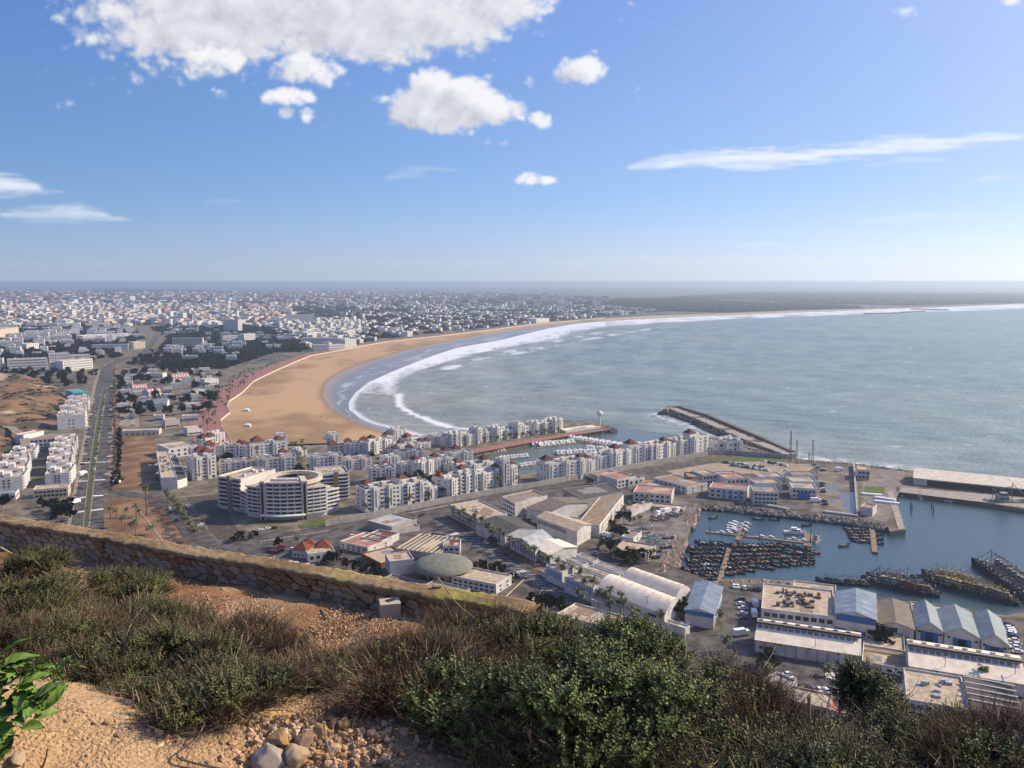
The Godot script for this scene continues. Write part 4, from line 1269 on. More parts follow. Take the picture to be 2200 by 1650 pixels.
	for k in planted.size():
		var p: Vector2 = planted[k][0]
		var many := 1 if k < 260 else 3
		for n in many:
			var s := rng.randf_range(4.0, 8.0) if many == 1 else rng.randf_range(5.0, 9.5) * (2.2 if planted[k][1] == 5 else 1.0)
			var q := p + Vector2(rng.randfn(), rng.randfn()) * (8.0 if many > 1 else 0.0)
			var tall := rng.randf_range(0.8, 1.25)
			if many == 1:
				var tr := base("tree", "", "tree", Vector3(q.x, LAND, q.y), rng.randf() * TAU, "garden trees of the beach quarter")
				tag(tr, "dark leafy garden tree among the low beach buildings", "tree", "garden trees of the beach quarter")
				var mb := MB.new(); mb.tube(Vector3.ZERO, Vector3(0, s * 0.9, 0), 0.25, 0.14, 5)
				part("trunk", mb.done(), M.trunk, tr)
				part("crown", crowns[k % 4], M.leaf, tr, Transform3D(Basis().scaled(Vector3(s, s * tall, s)), Vector3(0, s * 1.0, 0)))
			else:
				green.append(Transform3D(Basis(Vector3.UP, rng.randf() * TAU).scaled_local(Vector3(s, s * tall * 0.8, s)), Vector3(q.x, LAND + s * 0.45, q.y)))
				tint.append(Color.WHITE * rng.randf_range(0.75, 1.2))
	scatter("town_woods", crown_mesh(60, 1.0, 0.6, 91), M.leaf, green, self, "dark green trees filling the gaps between the town's houses", "trees", tint)
	# forests beyond the town: dark canopy with a rough top
	var woods := [
		[[588, 676, 600, 664, 680, 660, 770, 664, 800, 676, 760, 686, 690, 682, 640, 684], 10.0, "dark forest block behind the long grey hotel slab"], [[870, 640, 930, 634, 1080, 634, 1270, 641, 1290, 648, 1100, 645, 900, 646], 10.0, "dark forest band across the plain"],
		[[1270, 650, 1330, 643, 1500, 644, 1640, 652, 1800, 658, 1860, 662.5, 1700, 666, 1560, 671.5, 1420, 668, 1330, 656], 11.0, "dark coastal forest behind the far beach"], [[1440, 640, 1600, 630, 1900, 630, 2400, 633, 2500, 640, 2150, 651, 1950, 656, 1750, 652, 1600, 644], 12.0, "hazy forest beyond the river mouth"],
		[[-120, 682, 10, 676, 80, 682, 75, 692, 0, 696, -120, 698], 9.0, "dark grove at the edge of the dense town"], [[170, 625, 260, 621, 420, 624, 520, 628, 500, 633, 300, 631], 12.0, "dark royal garden strip beyond the dense town"], [[340, 790, 480, 792, 600, 752, 620, 735, 560, 728, 440, 760, 380, 770], 8.0, "dense dark pine grove between the grey gridded hotel and the beach"],
	]
	for w in woods:
		var poly := flat2(pts(w[0]))
		var lo := Vector2(1e9, 1e9); var hi := -lo
		for q in poly: lo = lo.min(q); hi = hi.max(q)
		var area := (hi.x - lo.x) * (hi.y - lo.y)
		var step := maxf(sqrt(area / 9000.0), 7.0)
		var pl := []; var tn := []
		var y := lo.y
		while y < hi.y:
			var x := lo.x
			while x < hi.x:
				var p := Vector2(x, y) + Vector2(rng.randf_range(-0.5, 0.5), rng.randf_range(-0.5, 0.5)) * step
				x += step
				if Geometry2D.is_point_in_polygon(p, poly):
					var s: float = maxf(step * 1.1, 7.0)
					pl.append(Transform3D(Basis(Vector3.UP, rng.randf() * TAU).scaled_local(Vector3(s, w[1] * rng.randf_range(0.7, 1.2), s)), Vector3(p.x, LAND + w[1] * 0.3, p.y)))
					tn.append(Color.WHITE * rng.randf_range(0.6, 1.1))
			y += step
		scatter("forest", crown_mesh(50, 1.0, 0.7, 92), M.leaf, pl, self, w[2], "forest", tn)
	# groynes at the river mouth
	for g in [[1860, 675, 1932, 673, "dark rock groyne lying in the white surf"], [1940, 672, 1985, 669.5, "second dark rock groyne further along the surf"], [1960, 665, 2035, 666.5, "long thin rock groyne at the river mouth"]]:
		var mb := MB.new()
		wall_line(pts([g[0], g[1], g[2], g[3]], 0.0), 14.0, -1.0, 5.0, mb)
		single("groyne", g[4], "groyne", mb.done(), M.rock_dark)

# ---------- palms, lamps
func build_palm_meshes() -> void:
	for s in 3:
		var r := RandomNumberGenerator.new(); r.seed = 400 + s
		var mb := MB.new()
		for k in 22:
			var az := TAU * k / 22.0 + r.randf_range(-0.15, 0.15)
			var lift := r.randf_range(-0.5, 1.1)
			var out := Vector3(cos(az), 0, sin(az))
			var p := Vector3.ZERO
			var d := (out * cos(lift) + Vector3.UP * sin(lift)).normalized()
			var side := out.cross(Vector3.UP)
			for seg in 5:
				var q := p + d * 0.62
				var wd: float = [0.3, 0.52, 0.5, 0.36, 0.12][seg]; var w0: float = [0.08, 0.3, 0.52, 0.5, 0.36][seg]
				mb.col = Color(0.06, 0.075, 0.03).lerp(Color(0.11, 0.115, 0.05), r.randf()) if lift > -0.3 else Color(0.14, 0.1, 0.05)
				var dn := Vector3(0, -0.45, 0)
				mb.quad(p, p + side * w0 + dn * w0, q + side * wd * 0.8 + dn * wd, q)
				mb.quad(p - side * w0 + dn * w0, p, q, q - side * wd * 0.8 + dn * wd)
				p = q
				d = (d + Vector3(0, -0.34, 0)).normalized()
		palm_crowns.append(mb.done(true))
	var t := MB.new()
	t.tube(Vector3.ZERO, Vector3(0, 1, 0), 0.03, 0.022, 6)
	palm_trunk = t.done()

func palm(p: Vector3, h: float, label: String, group: String) -> void:
	var o := base("palm_tree", label, "palm tree", p, rng.randf() * TAU, group)
	part("trunk", palm_trunk, M.trunk, o, Transform3D(Basis().scaled(Vector3(h * 0.9, h, h * 0.9)), Vector3.ZERO))
	var s := rng.randf_range(0.85, 1.15)
	part("crown", palm_crowns[rng.randi() % 3], M.leaf, o, Transform3D(Basis().scaled(Vector3(s, s, s)), Vector3(0, h, 0)))

func palm_row(list: Array, n: int, h: float, label: String, group: String, jitter := 1.2) -> void:
	for p in along(pts(list), n):
		palm(p + Vector3(rng.randf_range(-1, 1), 0, rng.randf_range(-1, 1)) * jitter, h * rng.randf_range(0.75, 1.2), label, group)

func lamp(p: Vector3, h: float, label: String, group := "") -> void:
	var o := base("street_lamp", label, "street lamp", p, rng.randf() * TAU, group)
	var mb := MB.new(); mb.tube(Vector3.ZERO, Vector3(0, h, 0), 0.2, 0.1, 6)
	part("pole", mb.done(), M.steel, o)
	for s in [-1, 1]:
		mb = MB.new(); mb.box(Vector3(0.9 * s, h, 0), Vector3(1.6, 0.18, 0.4))
		part("lamp_head", mb.done(), M.steel, o)

func build_plants() -> void:
	palm_row([243, 1042, 247, 960, 247, 880, 246, 800], 40, 9.0, "palm in the row on the avenue's seaward pavement", "palms along the avenue")
	palm_row([462, 925, 462, 905, 482, 868, 510, 838, 545, 806, 590, 788], 34, 9.0, "palm on the pink promenade above the beach", "palms along the promenade", 5.0)
	palm_row([440, 935, 445, 900, 462, 866, 492, 835, 530, 803], 26, 9.0, "palm behind the promenade cafes", "palms behind the promenade", 5.0)
	palm_row([358, 1078, 372, 1092, 392, 1120, 410, 1150, 422, 1166], 22, 8.0, "palm in the dense row dividing the two roads by the hotel", "palms dividing the hotel roads", 0.8)
	palm_row([975, 1122, 1060, 1165, 1150, 1218, 1240, 1272, 1330, 1330], 26, 10.5, "palm on the verge of the port avenue in front of the warehouses", "palms along the port avenue", 1.0)
	palm_row([1230, 1300, 1290, 1318, 1360, 1352], 6, 9.0, "palm beside the flat roof at the hill's foot", "palms at the hill's foot", 3.0)
	palm_row([790, 1100, 870, 1088, 950, 1070, 1020, 1056, 1110, 1046], 9, 8.0, "palm on the street in front of the marina apartments", "palms on the marina street", 1.5)
	palm_row([660, 1015, 650, 980, 640, 965, 560, 985], 10, 9.0, "palm in the gap between the marina blocks and the beach", "palms in the marina gap", 5.0)
	palm_row([470, 1015, 520, 1010, 600, 1012, 700, 1010], 10, 9.0, "palm in the courtyards behind the curved hotel", "palms in the marina courtyards", 5.0)
	palm_row([1040, 955, 1120, 940, 1200, 930], 12, 6.0, "palm on the spit's quay promenade", "palms on the spit promenade", 0.6)
	for k in [[240, 1088, 13], [268, 1138, 9], [283, 1148, 7], [262, 1140, 8], [294, 1130, 14], [316, 1108, 20], [250, 1120, 8], [292, 1148, 9], [238, 1115, 8], [320, 1150, 5], [326, 1148, 5], [300, 1112, 6], [272, 1112, 6]]:
		palm(at(k[0], k[1]), k[2], "palm on the bare brown triangle between the roads", "palms on the brown triangle")
	for k in [[1387, 1092, 8], [1375, 1135, 8], [1402, 1125, 10], [1352, 1108, 9], [1340, 1118, 9], [640, 1185, 9], [1776, 1452, 4], [1560, 1400, 6], [1648, 1455, 5], [1418, 1352, 8], [1545, 1342, 6], [1890, 1480, 4], [2110, 1475, 8]]:
		palm(at(k[0], k[1]), k[2], "lone palm standing in the port's yards", "lone palms of the port")
	for p in along(pts([249, 1046, 253, 985, 257, 930]), 16):
		var tr := base("tree", "dark hedge tree between the avenue pavement and the excavation", "tree", p, rng.randf() * TAU, "hedge trees by the excavation")
		part("trunk", palm_trunk, M.trunk, tr, Transform3D(Basis().scaled(Vector3(4, 3, 4)), Vector3.ZERO))
		part("crown", crowns[rng.randi() % 4], M.leaf, tr, Transform3D(Basis().scaled(Vector3.ONE * rng.randf_range(3.4, 5.0)), Vector3(0, 3.0, 0)))
	# round trees of the port and hotel gardens
	var list := [
		[125, 1105, 7], [140, 1112, 8], [108, 1098, 6], [88, 1090, 5], [1030, 1228, 5], [1052, 1232, 6], [1075, 1240, 5], [1005, 1222, 4], [1100, 1250, 4], [1160, 1310, 7], [1185, 1312, 6], [1205, 1318, 6], [1340, 1125, 7], [1320, 1150, 7], [1332, 1160, 6], [1350, 1215, 7], [1375, 1210, 6], [1392, 1205, 6], [1330, 1205, 6], [1312, 1190, 6], [1300, 1180, 5],
		[720, 1210, 6], [745, 1222, 5], [765, 1230, 5], [790, 1238, 6], [812, 1245, 5], [700, 1215, 4], [1466, 1330, 7], [1640, 1430, 5], [1655, 1436, 6], [1210, 1322, 5], [520, 1160, 4], [545, 1158, 4], [505, 1165, 4], [600, 1178, 5], [1890, 1385, 6], [1900, 1384, 6], [1880, 1383, 5], [630, 1035, 6], [642, 1022, 7], [900, 1030, 6], [920, 1040, 6], [940, 1036, 5], [870, 1038, 6], [850, 1052, 5], [820, 1040, 5], [560, 1010, 6], [480, 1000, 6], [492, 990, 6], [690, 990, 5], [800, 985, 5], [830, 995, 5], [700, 1030, 5], [980, 1040, 5], [1000, 1030, 5],
		[430, 1005, 6], [1268, 1040, 3], [1130, 1130, 4], [1060, 1170, 4], [972, 1210, 4], [985, 1214, 4],
	]
	for k in list.size():
		var b = list[k]
		var p := at(b[0], b[1])
		var o := base("tree", "", "tree", p, rng.randf() * TAU)
		tag(o, "dark round tree in the yards and gardens of the marina and port", "tree", "round trees of marina and port")
		var mb := MB.new(); mb.tube(Vector3.ZERO, Vector3(0, b[2] * 0.6, 0), 0.22, 0.14, 5)
		part("trunk", mb.done(), M.trunk, o)
		part("crown", crowns[k % 4], M.leaf, o, Transform3D(Basis().scaled(Vector3.ONE * b[2] * 0.85), Vector3(0, b[2] * 0.75, 0)))
	for k in [[729, 1162, 16, "tall mast light on the port road near the barrel signs"], [761, 1120, 15, "tall mast light in front of the curved hotel"], [1154, 1270, 14, "lamp mast on the port avenue by the zebra crossing"], [1103, 1288, 8, "lamp post at the avenue side street"], [490, 1162, 8, "white lamp post near the hotel ramp"], [440, 1135, 9, "lamp post in the dark pit beside the hotel road"], [1390, 1335, 12, "thin lamp post before the barrel-vaulted hall"], [1750, 1420, 10, "lamp post against the first long warehouse"], [2028, 1465, 10, "lamp post against the second long warehouse"], [2178, 1485, 10, "lamp post at the far end of the second long warehouse"], [1580, 1360, 7, "lamp post by the fenced yard"], [1041, 1058, 9, "lamp post on the marina street opposite the corner tower"]]:
		lamp(at(k[0], k[1]), k[2], k[3])

# ---------- the marina quarter
func apartment(label: String, x1, y1, x2, y2, ytop, depth: float, floors: int, cols: int, pav: Array, roof := "roof_tan", side := 3, tower := "apartment_block") -> Node3D:
	var q := quad_from(x1, y1, x2, y2, depth)
	var h := hgt(x1, y1, ytop)
	var o := flat_building(tower, label, "apartment building", q, h, M.white, M[roof], 0.9)
	var l := quad_of(o, q)
	var step := (h - 1.4) / floors
	var wide := (l[1] - l[0]).length() / maxf(cols, 1)
	for k in cols:
		var u := lerpf(0.04, 0.96, (k + 0.5) / cols)
		var style := (k + int(x1)) % 3
		for f in floors:
			var y := 0.5 + f * step
			if f == 0 and style == 2:
				part("arch_door", pane(minf(2.2, wide * 0.6), step * 0.75), M.dark, o, on_face(l, 0, u, y + step * 0.38, 0.02))
			elif style == 0:
				var w := part("balcony_opening", pane(minf(2.6, wide * 0.66), step * 0.6), M.glass, o, on_face(l, 0, u, y + step * 0.45, 0.02))
				part("balcony_rail", pane(minf(2.9, wide * 0.74), 0.8, 0.5), M.white, w, Transform3D(Basis(), Vector3(0, -step * 0.3 + 0.2, 0.2)))
			else:
				part("window", pane(minf(1.5, wide * 0.4), step * 0.42), M.glass, o, on_face(l, 0, u, y + step * 0.5, 0.02))
	# bays that stand out from the front
	for k in (2 if cols > 3 else 1):
		var bu := clampf(0.22 + 0.5 * k + rng.randf_range(-0.08, 0.08), 0.1, 0.9)
		var f := on_face(l, 0, bu, (h + 1.2) / 2, 0.7)
		var bay := MB.new(); bay.box(f.origin, Vector3(rng.randf_range(2.4, 3.6), h + 1.2, 1.5), f.basis)
		var bp := part("stair_bay", bay.done(), M.white, o)
		part("glass_strip", pane(0.7, h * 0.72), M.glass, bp, Transform3D(f.basis, f.origin + f.basis.z * 0.76))
	if side:
		windows(o, l, 1, side, floors, 1.4, step * 0.42, 0.9, step, M.glass, 0.08, 0.92, "window", 0.15)
		windows(o, l, 3, side, floors, 1.4, step * 0.42, 0.9, step, M.glass, 0.08, 0.92, "window", 0.3)
	for p in pav:
		var spot: Vector3 = l[0].lerp(l[1], p[0]).lerp(l[3].lerp(l[2], p[0]), p[1])
		pavilion(o, spot, h - 0.9, p[2], p[3], M.roof_red if p.size() < 5 else M.roof_rust, l[1] - l[0])
	# a raised stair box and small things on the roof
	for k in 2:
		var a: Vector3 = l[0].lerp(l[1], 0.25 + 0.4 * k); var mid: Vector3 = a.lerp(l[3].lerp(l[2], 0.25 + 0.4 * k), rng.randf_range(0.4, 0.6))
		var mb := MB.new()
		mb.box(mid + Vector3(0, h + 0.35, 0), Vector3(3.4, 2.5, 3.0), Basis((l[1] - l[0]).normalized(), Vector3.UP, (l[1] - l[0]).normalized().cross(Vector3.UP)))
		part("stair_box", mb.done(), M.white, o)
	roof_clutter(o, l, h - 0.9, 3, M.dirty)
	var c := centre_of(q); take(Vector2(c.x, c.z), 14)
	return o

func build_marina() -> void:
	# row along the long pale wall, from the hotel's end to the sea
	var seaward := [
		[1176, 1038, 1210, 1033, 997, 17, 5, 3, [[0.3, 0.5, 9.0, 3.0, 1]], "first block of the row above the long wall, dark red pyramid on its corner"], [1211, 1034, 1259, 1026, 992, 15, 5, 4, [[0.85, 0.3, 6.0, 2.4, 1]], "broad blank-fronted white block, second in the row above the long wall"],
		[1261, 1022, 1279, 1019, 990, 14, 5, 1, [[0.5, 0.5, 6.0, 2.2, 1]], "narrow recessed block between two broad ones above the long wall"], [1279, 1016, 1314, 1011, 981, 15, 5, 3, [], "white block with paired dark windows, fourth in the row above the long wall"],
		[1314, 1013, 1356, 1004, 973, 16, 5, 4, [[0.5, 0.5, 8.0, 3.0, 1]], "broad block with dark red roof in the middle of the row above the long wall"], [1358, 1001, 1400, 995, 961, 17, 5, 4, [[0.2, 0.5, 9.0, 3.0, 1]], "block with a dark pyramid on its tower, sixth above the long wall"],
		[1400, 997, 1441, 988, 957, 15, 5, 4, [[0.85, 0.4, 7.0, 2.4, 1]], "broad white block with slit stair windows, seventh above the long wall"], [1443, 986, 1456, 983, 955, 13, 5, 1, [[0.5, 0.5, 6.0, 2.0, 1]], "narrow block in the gap before the last two above the long wall"],
		[1457, 984, 1486, 979, 947, 15, 5, 3, [], "white block next to the last of the row above the long wall"], [1486, 981, 1522, 974, 940, 17, 5, 3, [[0.35, 0.6, 9.0, 3.2, 1]], "last block of the row above the long wall, nearest the breakwater"],
	]
	for b in seaward: apartment(b[9], b[0], b[1], b[2], b[3], b[4], b[5], b[6], b[7], b[8])
	# row on the spit between the bay and the basin
	var spit := [
		[928, 955, 952, 953, 938, 14, 3, 3, [], "first white-framed block where the spit begins"], [953, 960, 972, 958, 940, 14, 3, 3, [], "low framed block behind the start of the spit promenade"], [972, 961, 1000, 956, 933, 15, 4, 4, [], "tall framed block on the spit with open dark bays"],
		[1001, 957, 1023, 954, 934, 14, 4, 2, [], "plain cream-shaded block before the first gate tower of the spit"], [1024, 954, 1036, 952, 920, 12, 5, 2, [[0.5, 0.5, 6, 1.0, 1]], "first gate tower of the spit with a tall arch"], [1037, 951, 1064, 947, 929, 14, 4, 4, [], "framed block between the two gate towers of the spit"],
		[1065, 948, 1085, 944, 919, 14, 4, 3, [], "taller framed block at the middle of the spit"], [1086, 944, 1109, 941, 924, 14, 4, 3, [], "framed block leaning on the second gate tower of the spit"], [1110, 942, 1121, 940, 909, 12, 5, 2, [[0.5, 0.5, 6, 1.0, 1]], "second gate tower of the spit, tallest on the quay"],
		[1122, 939, 1136, 937, 916, 13, 3, 2, [], "low recessed block beyond the second gate tower"], [1151, 934, 1167, 931, 909, 16, 4, 3, [], "framed block with a shaded end wall beyond the gap in the spit row"], [1168, 932, 1186, 929, 908, 14, 4, 3, [], "framed block second from the tip of the spit row"], [1187, 930, 1209, 926, 902, 15, 4, 4, [], "framed block at the tip of the spit row"],
	]
	for b in spit: apartment(b[9], b[0], b[1], b[2], b[3], b[4], b[5], b[6], b[7], b[8], "roof_dark" if b[3] % 2 else "roof_tan", 2)
	# the dense quarter between the hotel, the beach and the basin
	var inner := [
		[786, 1102, 863, 1088, 1052, 15, 5, 8, [[0.25, 0.8, 7, 2]], "long white block on the marina street beside the curved hotel"], [864, 1088, 921, 1077, 1042, 15, 5, 6, [[0.35, 0.9, 7, 3]], "long white block with blue stair strips, second on the marina street"], [921, 1077, 940, 1073, 1048, 14, 5, 2, [], "short wing with a bright gable closing the second street block"],
		[966, 1071, 990, 1064, 1031, 15, 5, 3, [[0.2, 0.8, 7, 2]], "white corner block with tan balconies, third on the marina street"], [990, 1065, 1034, 1055, 1022, 15, 5, 5, [[0.6, 0.9, 7, 3]], "white block with dark windows in pairs, fourth on the marina street"], [1035, 1056, 1061, 1050, 1018, 15, 5, 3, [], "block with a round arch door near the corner tower"],
		[1062, 1049, 1079, 1045, 1010, 14, 5, 2, [[0.7, 0.4, 6, 2.4]], "narrow block pressed against the corner tower"], [1080, 1048, 1096, 1046, 989, 13, 7, 2, [], "tall white corner tower at the end of the marina street"], [1098, 1044, 1112, 1041, 1002, 12, 5, 2, [[0.6, 0.4, 6, 2, 1]], "slim block with tan balconies seaward of the corner tower"],
		[798, 1040, 851, 1036, 1008, 14, 4, 5, [[0.7, 0.9, 6, 2]], "cream-white block behind the first street block"], [863, 1022, 900, 1018, 1000, 14, 4, 4, [], "pale blue-shaded block in the courtyard gardens"], [901, 1024, 933, 1016, 995, 14, 5, 4, [[0.2, 0.6, 7, 3, 1]], "block with arched windows beside the courtyard trees"],
		[934, 1013, 972, 1008, 987, 14, 5, 4, [[0.2, 0.5, 7, 2.5, 1]], "block with two dark red pavilions above the courtyard trees"], [974, 1017, 1010, 1010, 1000, 13, 4, 3, [[0.5, 0.5, 8, 2]], "low block with a brick-red terrace near the basin"], [1010, 1016, 1060, 1006, 1000, 14, 3, 5, [[0.8, 0.5, 8, 3, 1]], "low long block with dark pavilions facing the basin"],
		[958, 995, 1017, 989, 974, 14, 4, 6, [[0.1, 0.5, 8, 3, 1], [0.5, 0.6, 8, 3, 1]], "block with two dark pyramids at the head of the basin"], [827, 1004, 861, 1000, 984, 13, 4, 4, [], "white block with slit windows in the middle of the quarter"], [838, 988, 910, 983, 972, 14, 4, 7, [[0.2, 0.6, 7, 3, 1], [0.65, 0.6, 7, 3, 1]], "long block with two rusty pavilions in the middle of the quarter"],
		[741, 978, 790, 976, 953, 14, 4, 5, [[0.15, 0.5, 8, 2], [0.85, 0.5, 8, 3]], "white block with two red pyramids near the sand"], [792, 979, 843, 969, 951, 14, 4, 5, [[0.4, 0.7, 7, 3, 1]], "block with a bright diagonal-shaded front near the sand"], [845, 974, 890, 968, 958, 13, 4, 4, [[0.5, 0.5, 7, 2.4, 1]], "block with chimneys behind the beach restaurants"],
		[846, 950, 874, 946, 924, 13, 5, 3, [], "pale tower by the water's edge at the beach corner"], [830, 955, 846, 953, 938, 12, 3, 2, [[0.5, 0.5, 8, 2, 1]], "low pavilion house with dark roof beside the beach tower"], [877, 957, 905, 951, 942, 14, 2, 3, [[0.3, 0.5, 9, 1.6]], "beach restaurant with a broad brick-red roof"], [892, 966, 926, 962, 953, 13, 3, 3, [[0.5, 0.5, 8, 2, 1], [0.9, 0.5, 7, 2, 1]], "low houses with rusty roofs behind the spit's first block"],
		[555, 1024, 638, 1017, 986, 15, 5, 8, [[0.7, 0.9, 8, 3]], "broad white block straight behind the curved hotel"], [471, 1021, 554, 1016, 994, 15, 4, 7, [], "white block behind the hotel's landward wing"], [415, 1033, 466, 1026, 984, 15, 6, 5, [[0.8, 0.8, 9, 2.6], [0.65, 1.4, 9, 2.6]], "tall landward block with red pyramids stepping down"],
		[407, 1006, 465, 1001, 965, 14, 5, 5, [[0.8, 0.6, 9, 2.4]], "landward block with red pyramid behind the stepping one"], [472, 987, 525, 985, 957, 14, 4, 5, [[0.8, 0.5, 7, 2, 1]], "garden-side row with small white chimneys near the promenade"], [526, 986, 618, 976, 957, 14, 4, 9, [[0.35, 0.6, 11, 3], [0.85, 0.4, 8, 3], [0.06, 0.5, 7, 1.5]], "long sea-facing row with red pyramid in its middle"],
		[594, 962, 618, 960, 936, 12, 5, 2, [], "square white tower with dark battlements near the sand"], [708, 957, 730, 955, 934, 12, 5, 2, [[-0.1, 0.2, 7, -3]], "second square white tower with dark battlements near the sand"], [459, 952, 484, 948, 931, 13, 4, 3, [], "white tower house at the foot of the pink promenade"],
		[436, 965, 460, 961, 944, 12, 3, 3, [[0.3, 0.4, 10, 2, 1], [0.9, 0.5, 9, 2, 1]], "low houses with two dark red roofs at the promenade's foot"], [665, 1019, 738, 1013, 983, 15, 5, 7, [], "shaded white block seaward of the palm gap"], [739, 1013, 800, 1007, 989, 15, 4, 6, [], "white block behind the hotel's seaward wing"], [706, 978, 740, 976, 958, 13, 3, 3, [[0.3, 0.2, 10, 2]], "low block with a wide red pyramid by the palm gap"],
		[800, 1066, 850, 1058, 1046, 13, 4, 4, [[0.8, 0.5, 8, 1.6]], "block with a rooftop garden between hotel wing and street block"], [640, 985, 660, 982, 968, 12, 3, 2, [], "small white cafe in the palm gap"],
		[1542, 975, 1596, 972, 950, 16, 2, 5, [], "white restaurant at the root of the breakwater"], [1560, 966, 1590, 962, 944, 14, 2, 3, [], "upper pavilion of the restaurant at the root of the breakwater"],
	]
	for b in inner: apartment(b[9], b[0], b[1], b[2], b[3], b[4], b[5], b[6], b[7], b[8], ["roof_tan", "roof_grey", "roof_dark", "roof_brown"][int(b[0]) % 4], 2)
	# landward white slabs
	var o := slab("villa_building", "white block with a plain tan roof beside the landward slab", "building", 363, 985, 420, 977, 964, 26, M.white, M.roof_tan, 2, 4)
	var sh := hgt(351, 1054, 1028)
	var sq := quad_px([346, 1026, 380, 1025, 361, 969, 336, 970], sh)
	o = flat_building("shop_building", "long white slab with a tan roof running away from the hill, bright blank end", "building", sq, sh, M.white, M.roof_tan, 0.5)
	roof_clutter(o, quad_of(o, sq), sh - 0.5, 14, M.dirty)
	sq = quad_px([381, 1033, 402, 1026, 378, 976, 362, 974], sh - 3.0)
	o = flat_building("shop_gallery", "white gallery with pinkish balconies along the long tan-roofed slab", "building", sq, sh - 3.0, M.white, M.roof_dark, 0.5)
	windows(o, quad_of(o, sq), 1, 12, 3, 2.0, 1.6, 1.0, 3.0, M.pink)
	build_curved_hotel()
	# breakwater of dark concrete blocks with a pale deck
	var mb := MB.new()
	var spine := pts([1446, 886, 1500, 906, 1560, 932, 1620, 958, 1690, 984], 0.0)
	wall_line(spine, 12.0, -1.0, 5.0, mb)
	o = base("breakwater", "curved breakwater with pale deck and dark block armour reaching into the bay", "breakwater")
	part("deck", mb.done(), M.concrete, o)
	mb = MB.new()
	for l in [[[1462, 884, 1520, 902, 1580, 928, 1640, 954, 1700, 982], 4.5, 3.2], [[1430, 890, 1440, 884, 1462, 883], 6.0, 4.5]]:
		wall_line(pts(l[0], 0.0), l[1], -1.0, 6.6, mb)
	part("parapet", mb.done(), M.rock, o)
	var blocks := []; var tones := []
	for k in 1500:
		var u := rng.randf()
		var li := along(spine, 60)
		var p: Vector3 = li[int(u * 59.0)]
		var s := 1.0 if rng.randf() < 0.62 else -1.0
		var off := rng.randf_range(7.0, 15.0)
		p += Vector3(0.83, 0, -0.55) * off * s + Vector3(rng.randf_range(-3, 3), 0, rng.randf_range(-3, 3))
		p.y = 4.4 - (off - 7.0) * 0.62
		blocks.append(Transform3D(Basis.from_euler(Vector3(rng.randf() * 3, rng.randf() * 3, rng.randf() * 3)).scaled(Vector3.ONE * rng.randf_range(1.3, 2.6)), p)); tones.append(Color.WHITE * rng.randf_range(0.5, 1.1))
	for k in 160:
		var a := rng.randf() * TAU; var r := sqrt(rng.randf()) * 16.0
		var p := at(1442, 889, 0.0) + Vector3(cos(a) * r, 4.6 - r * 0.28, sin(a) * r)
		blocks.append(Transform3D(Basis.from_euler(Vector3(rng.randf() * 3, rng.randf() * 3, rng.randf() * 3)).scaled(Vector3.ONE * rng.randf_range(1.5, 2.8)), p)); tones.append(Color.WHITE * rng.randf_range(0.5, 1.0))
	scatter("armour_block", rock_mesh(5), M.rock_dark_v, blocks, o, "", "", tones)
	# rock revetments
	armour([1595, 958, 1640, 975, 1690, 986, 1760, 993, 1840, 998, 1950, 1012], 900, 12.0, M.rock_dark_v, "dark rock armour along the seaward edge of the port")
	armour([1300, 914, 1320, 921, 1306, 924], 120, 8.0, M.rock_dark_v, "rocks at the tip of the spit")
	armour([1505, 1082, 1560, 1087, 1700, 1101, 1840, 1117, 1904, 1130], 1100, 10.0, M.rock_v, "grey rock slope under the fishing port's far quay")
	armour([1490, 1085, 1480, 1110, 1474, 1128], 240, 10.0, M.rock_pink_v, "sandy rock slope at the corner of the skiff basin")
	armour([1452, 1150, 1440, 1180, 1430, 1210, 1416, 1228], 620, 15.0, M.rock_pink_v, "pinkish rock slope landward of the packed skiffs")
	armour([1500, 1252, 1580, 1250, 1640, 1248, 1700, 1254], 280, 7.0, M.rock_pink_v, "rubble edge below the packed skiffs")
	# spit pool club and the ball-topped tower
	o = slab("pool_club", "low white pool club at the end of the spit", "building", 1215, 930, 1290, 920, 925, 12, M.white, M.roof_cream, 1, 0, 0)
	o = base("water_tower", "white ball on a slim stalk at the end of the spit", "tower", at(1288, 914))
	o.scale = Vector3.ONE * 0.8
	mb = MB.new(); mb.tube(Vector3.ZERO, Vector3(0, 14, 0), 1.4, 1.1, 10)
	part("stalk", mb.done(), M.white, o)
	var sp := SphereMesh.new(); sp.radius = 4.2; sp.height = 7.4; sp.radial_segments = 18; sp.rings = 10
	part("ball", sp, M.white, o, Transform3D(Basis(), Vector3(0, 16.5, 0)))

func rock_mesh(sd: int) -> ArrayMesh:
	var r := RandomNumberGenerator.new(); r.seed = sd
	var s := SphereMesh.new(); s.radius = 0.6; s.height = 1.2; s.radial_segments = 7; s.rings = 4
	var a := s.get_mesh_arrays()
	var v: PackedVector3Array = a[Mesh.ARRAY_VERTEX]
	var seen := {}
	for k in v.size():
		var key := (v[k] * 100.0).round()
		if not seen.has(key): seen[key] = r.randf_range(0.7, 1.25)
		v[k] = v[k] * seen[key] * Vector3(1.2, 0.8, 1.0)
	var idx: PackedInt32Array = a[Mesh.ARRAY_INDEX]
	var mb := MB.new()
	for k in range(0, idx.size(), 3): mb.tri(v[idx[k]], v[idx[k + 2]], v[idx[k + 1]])
	return mb.done()

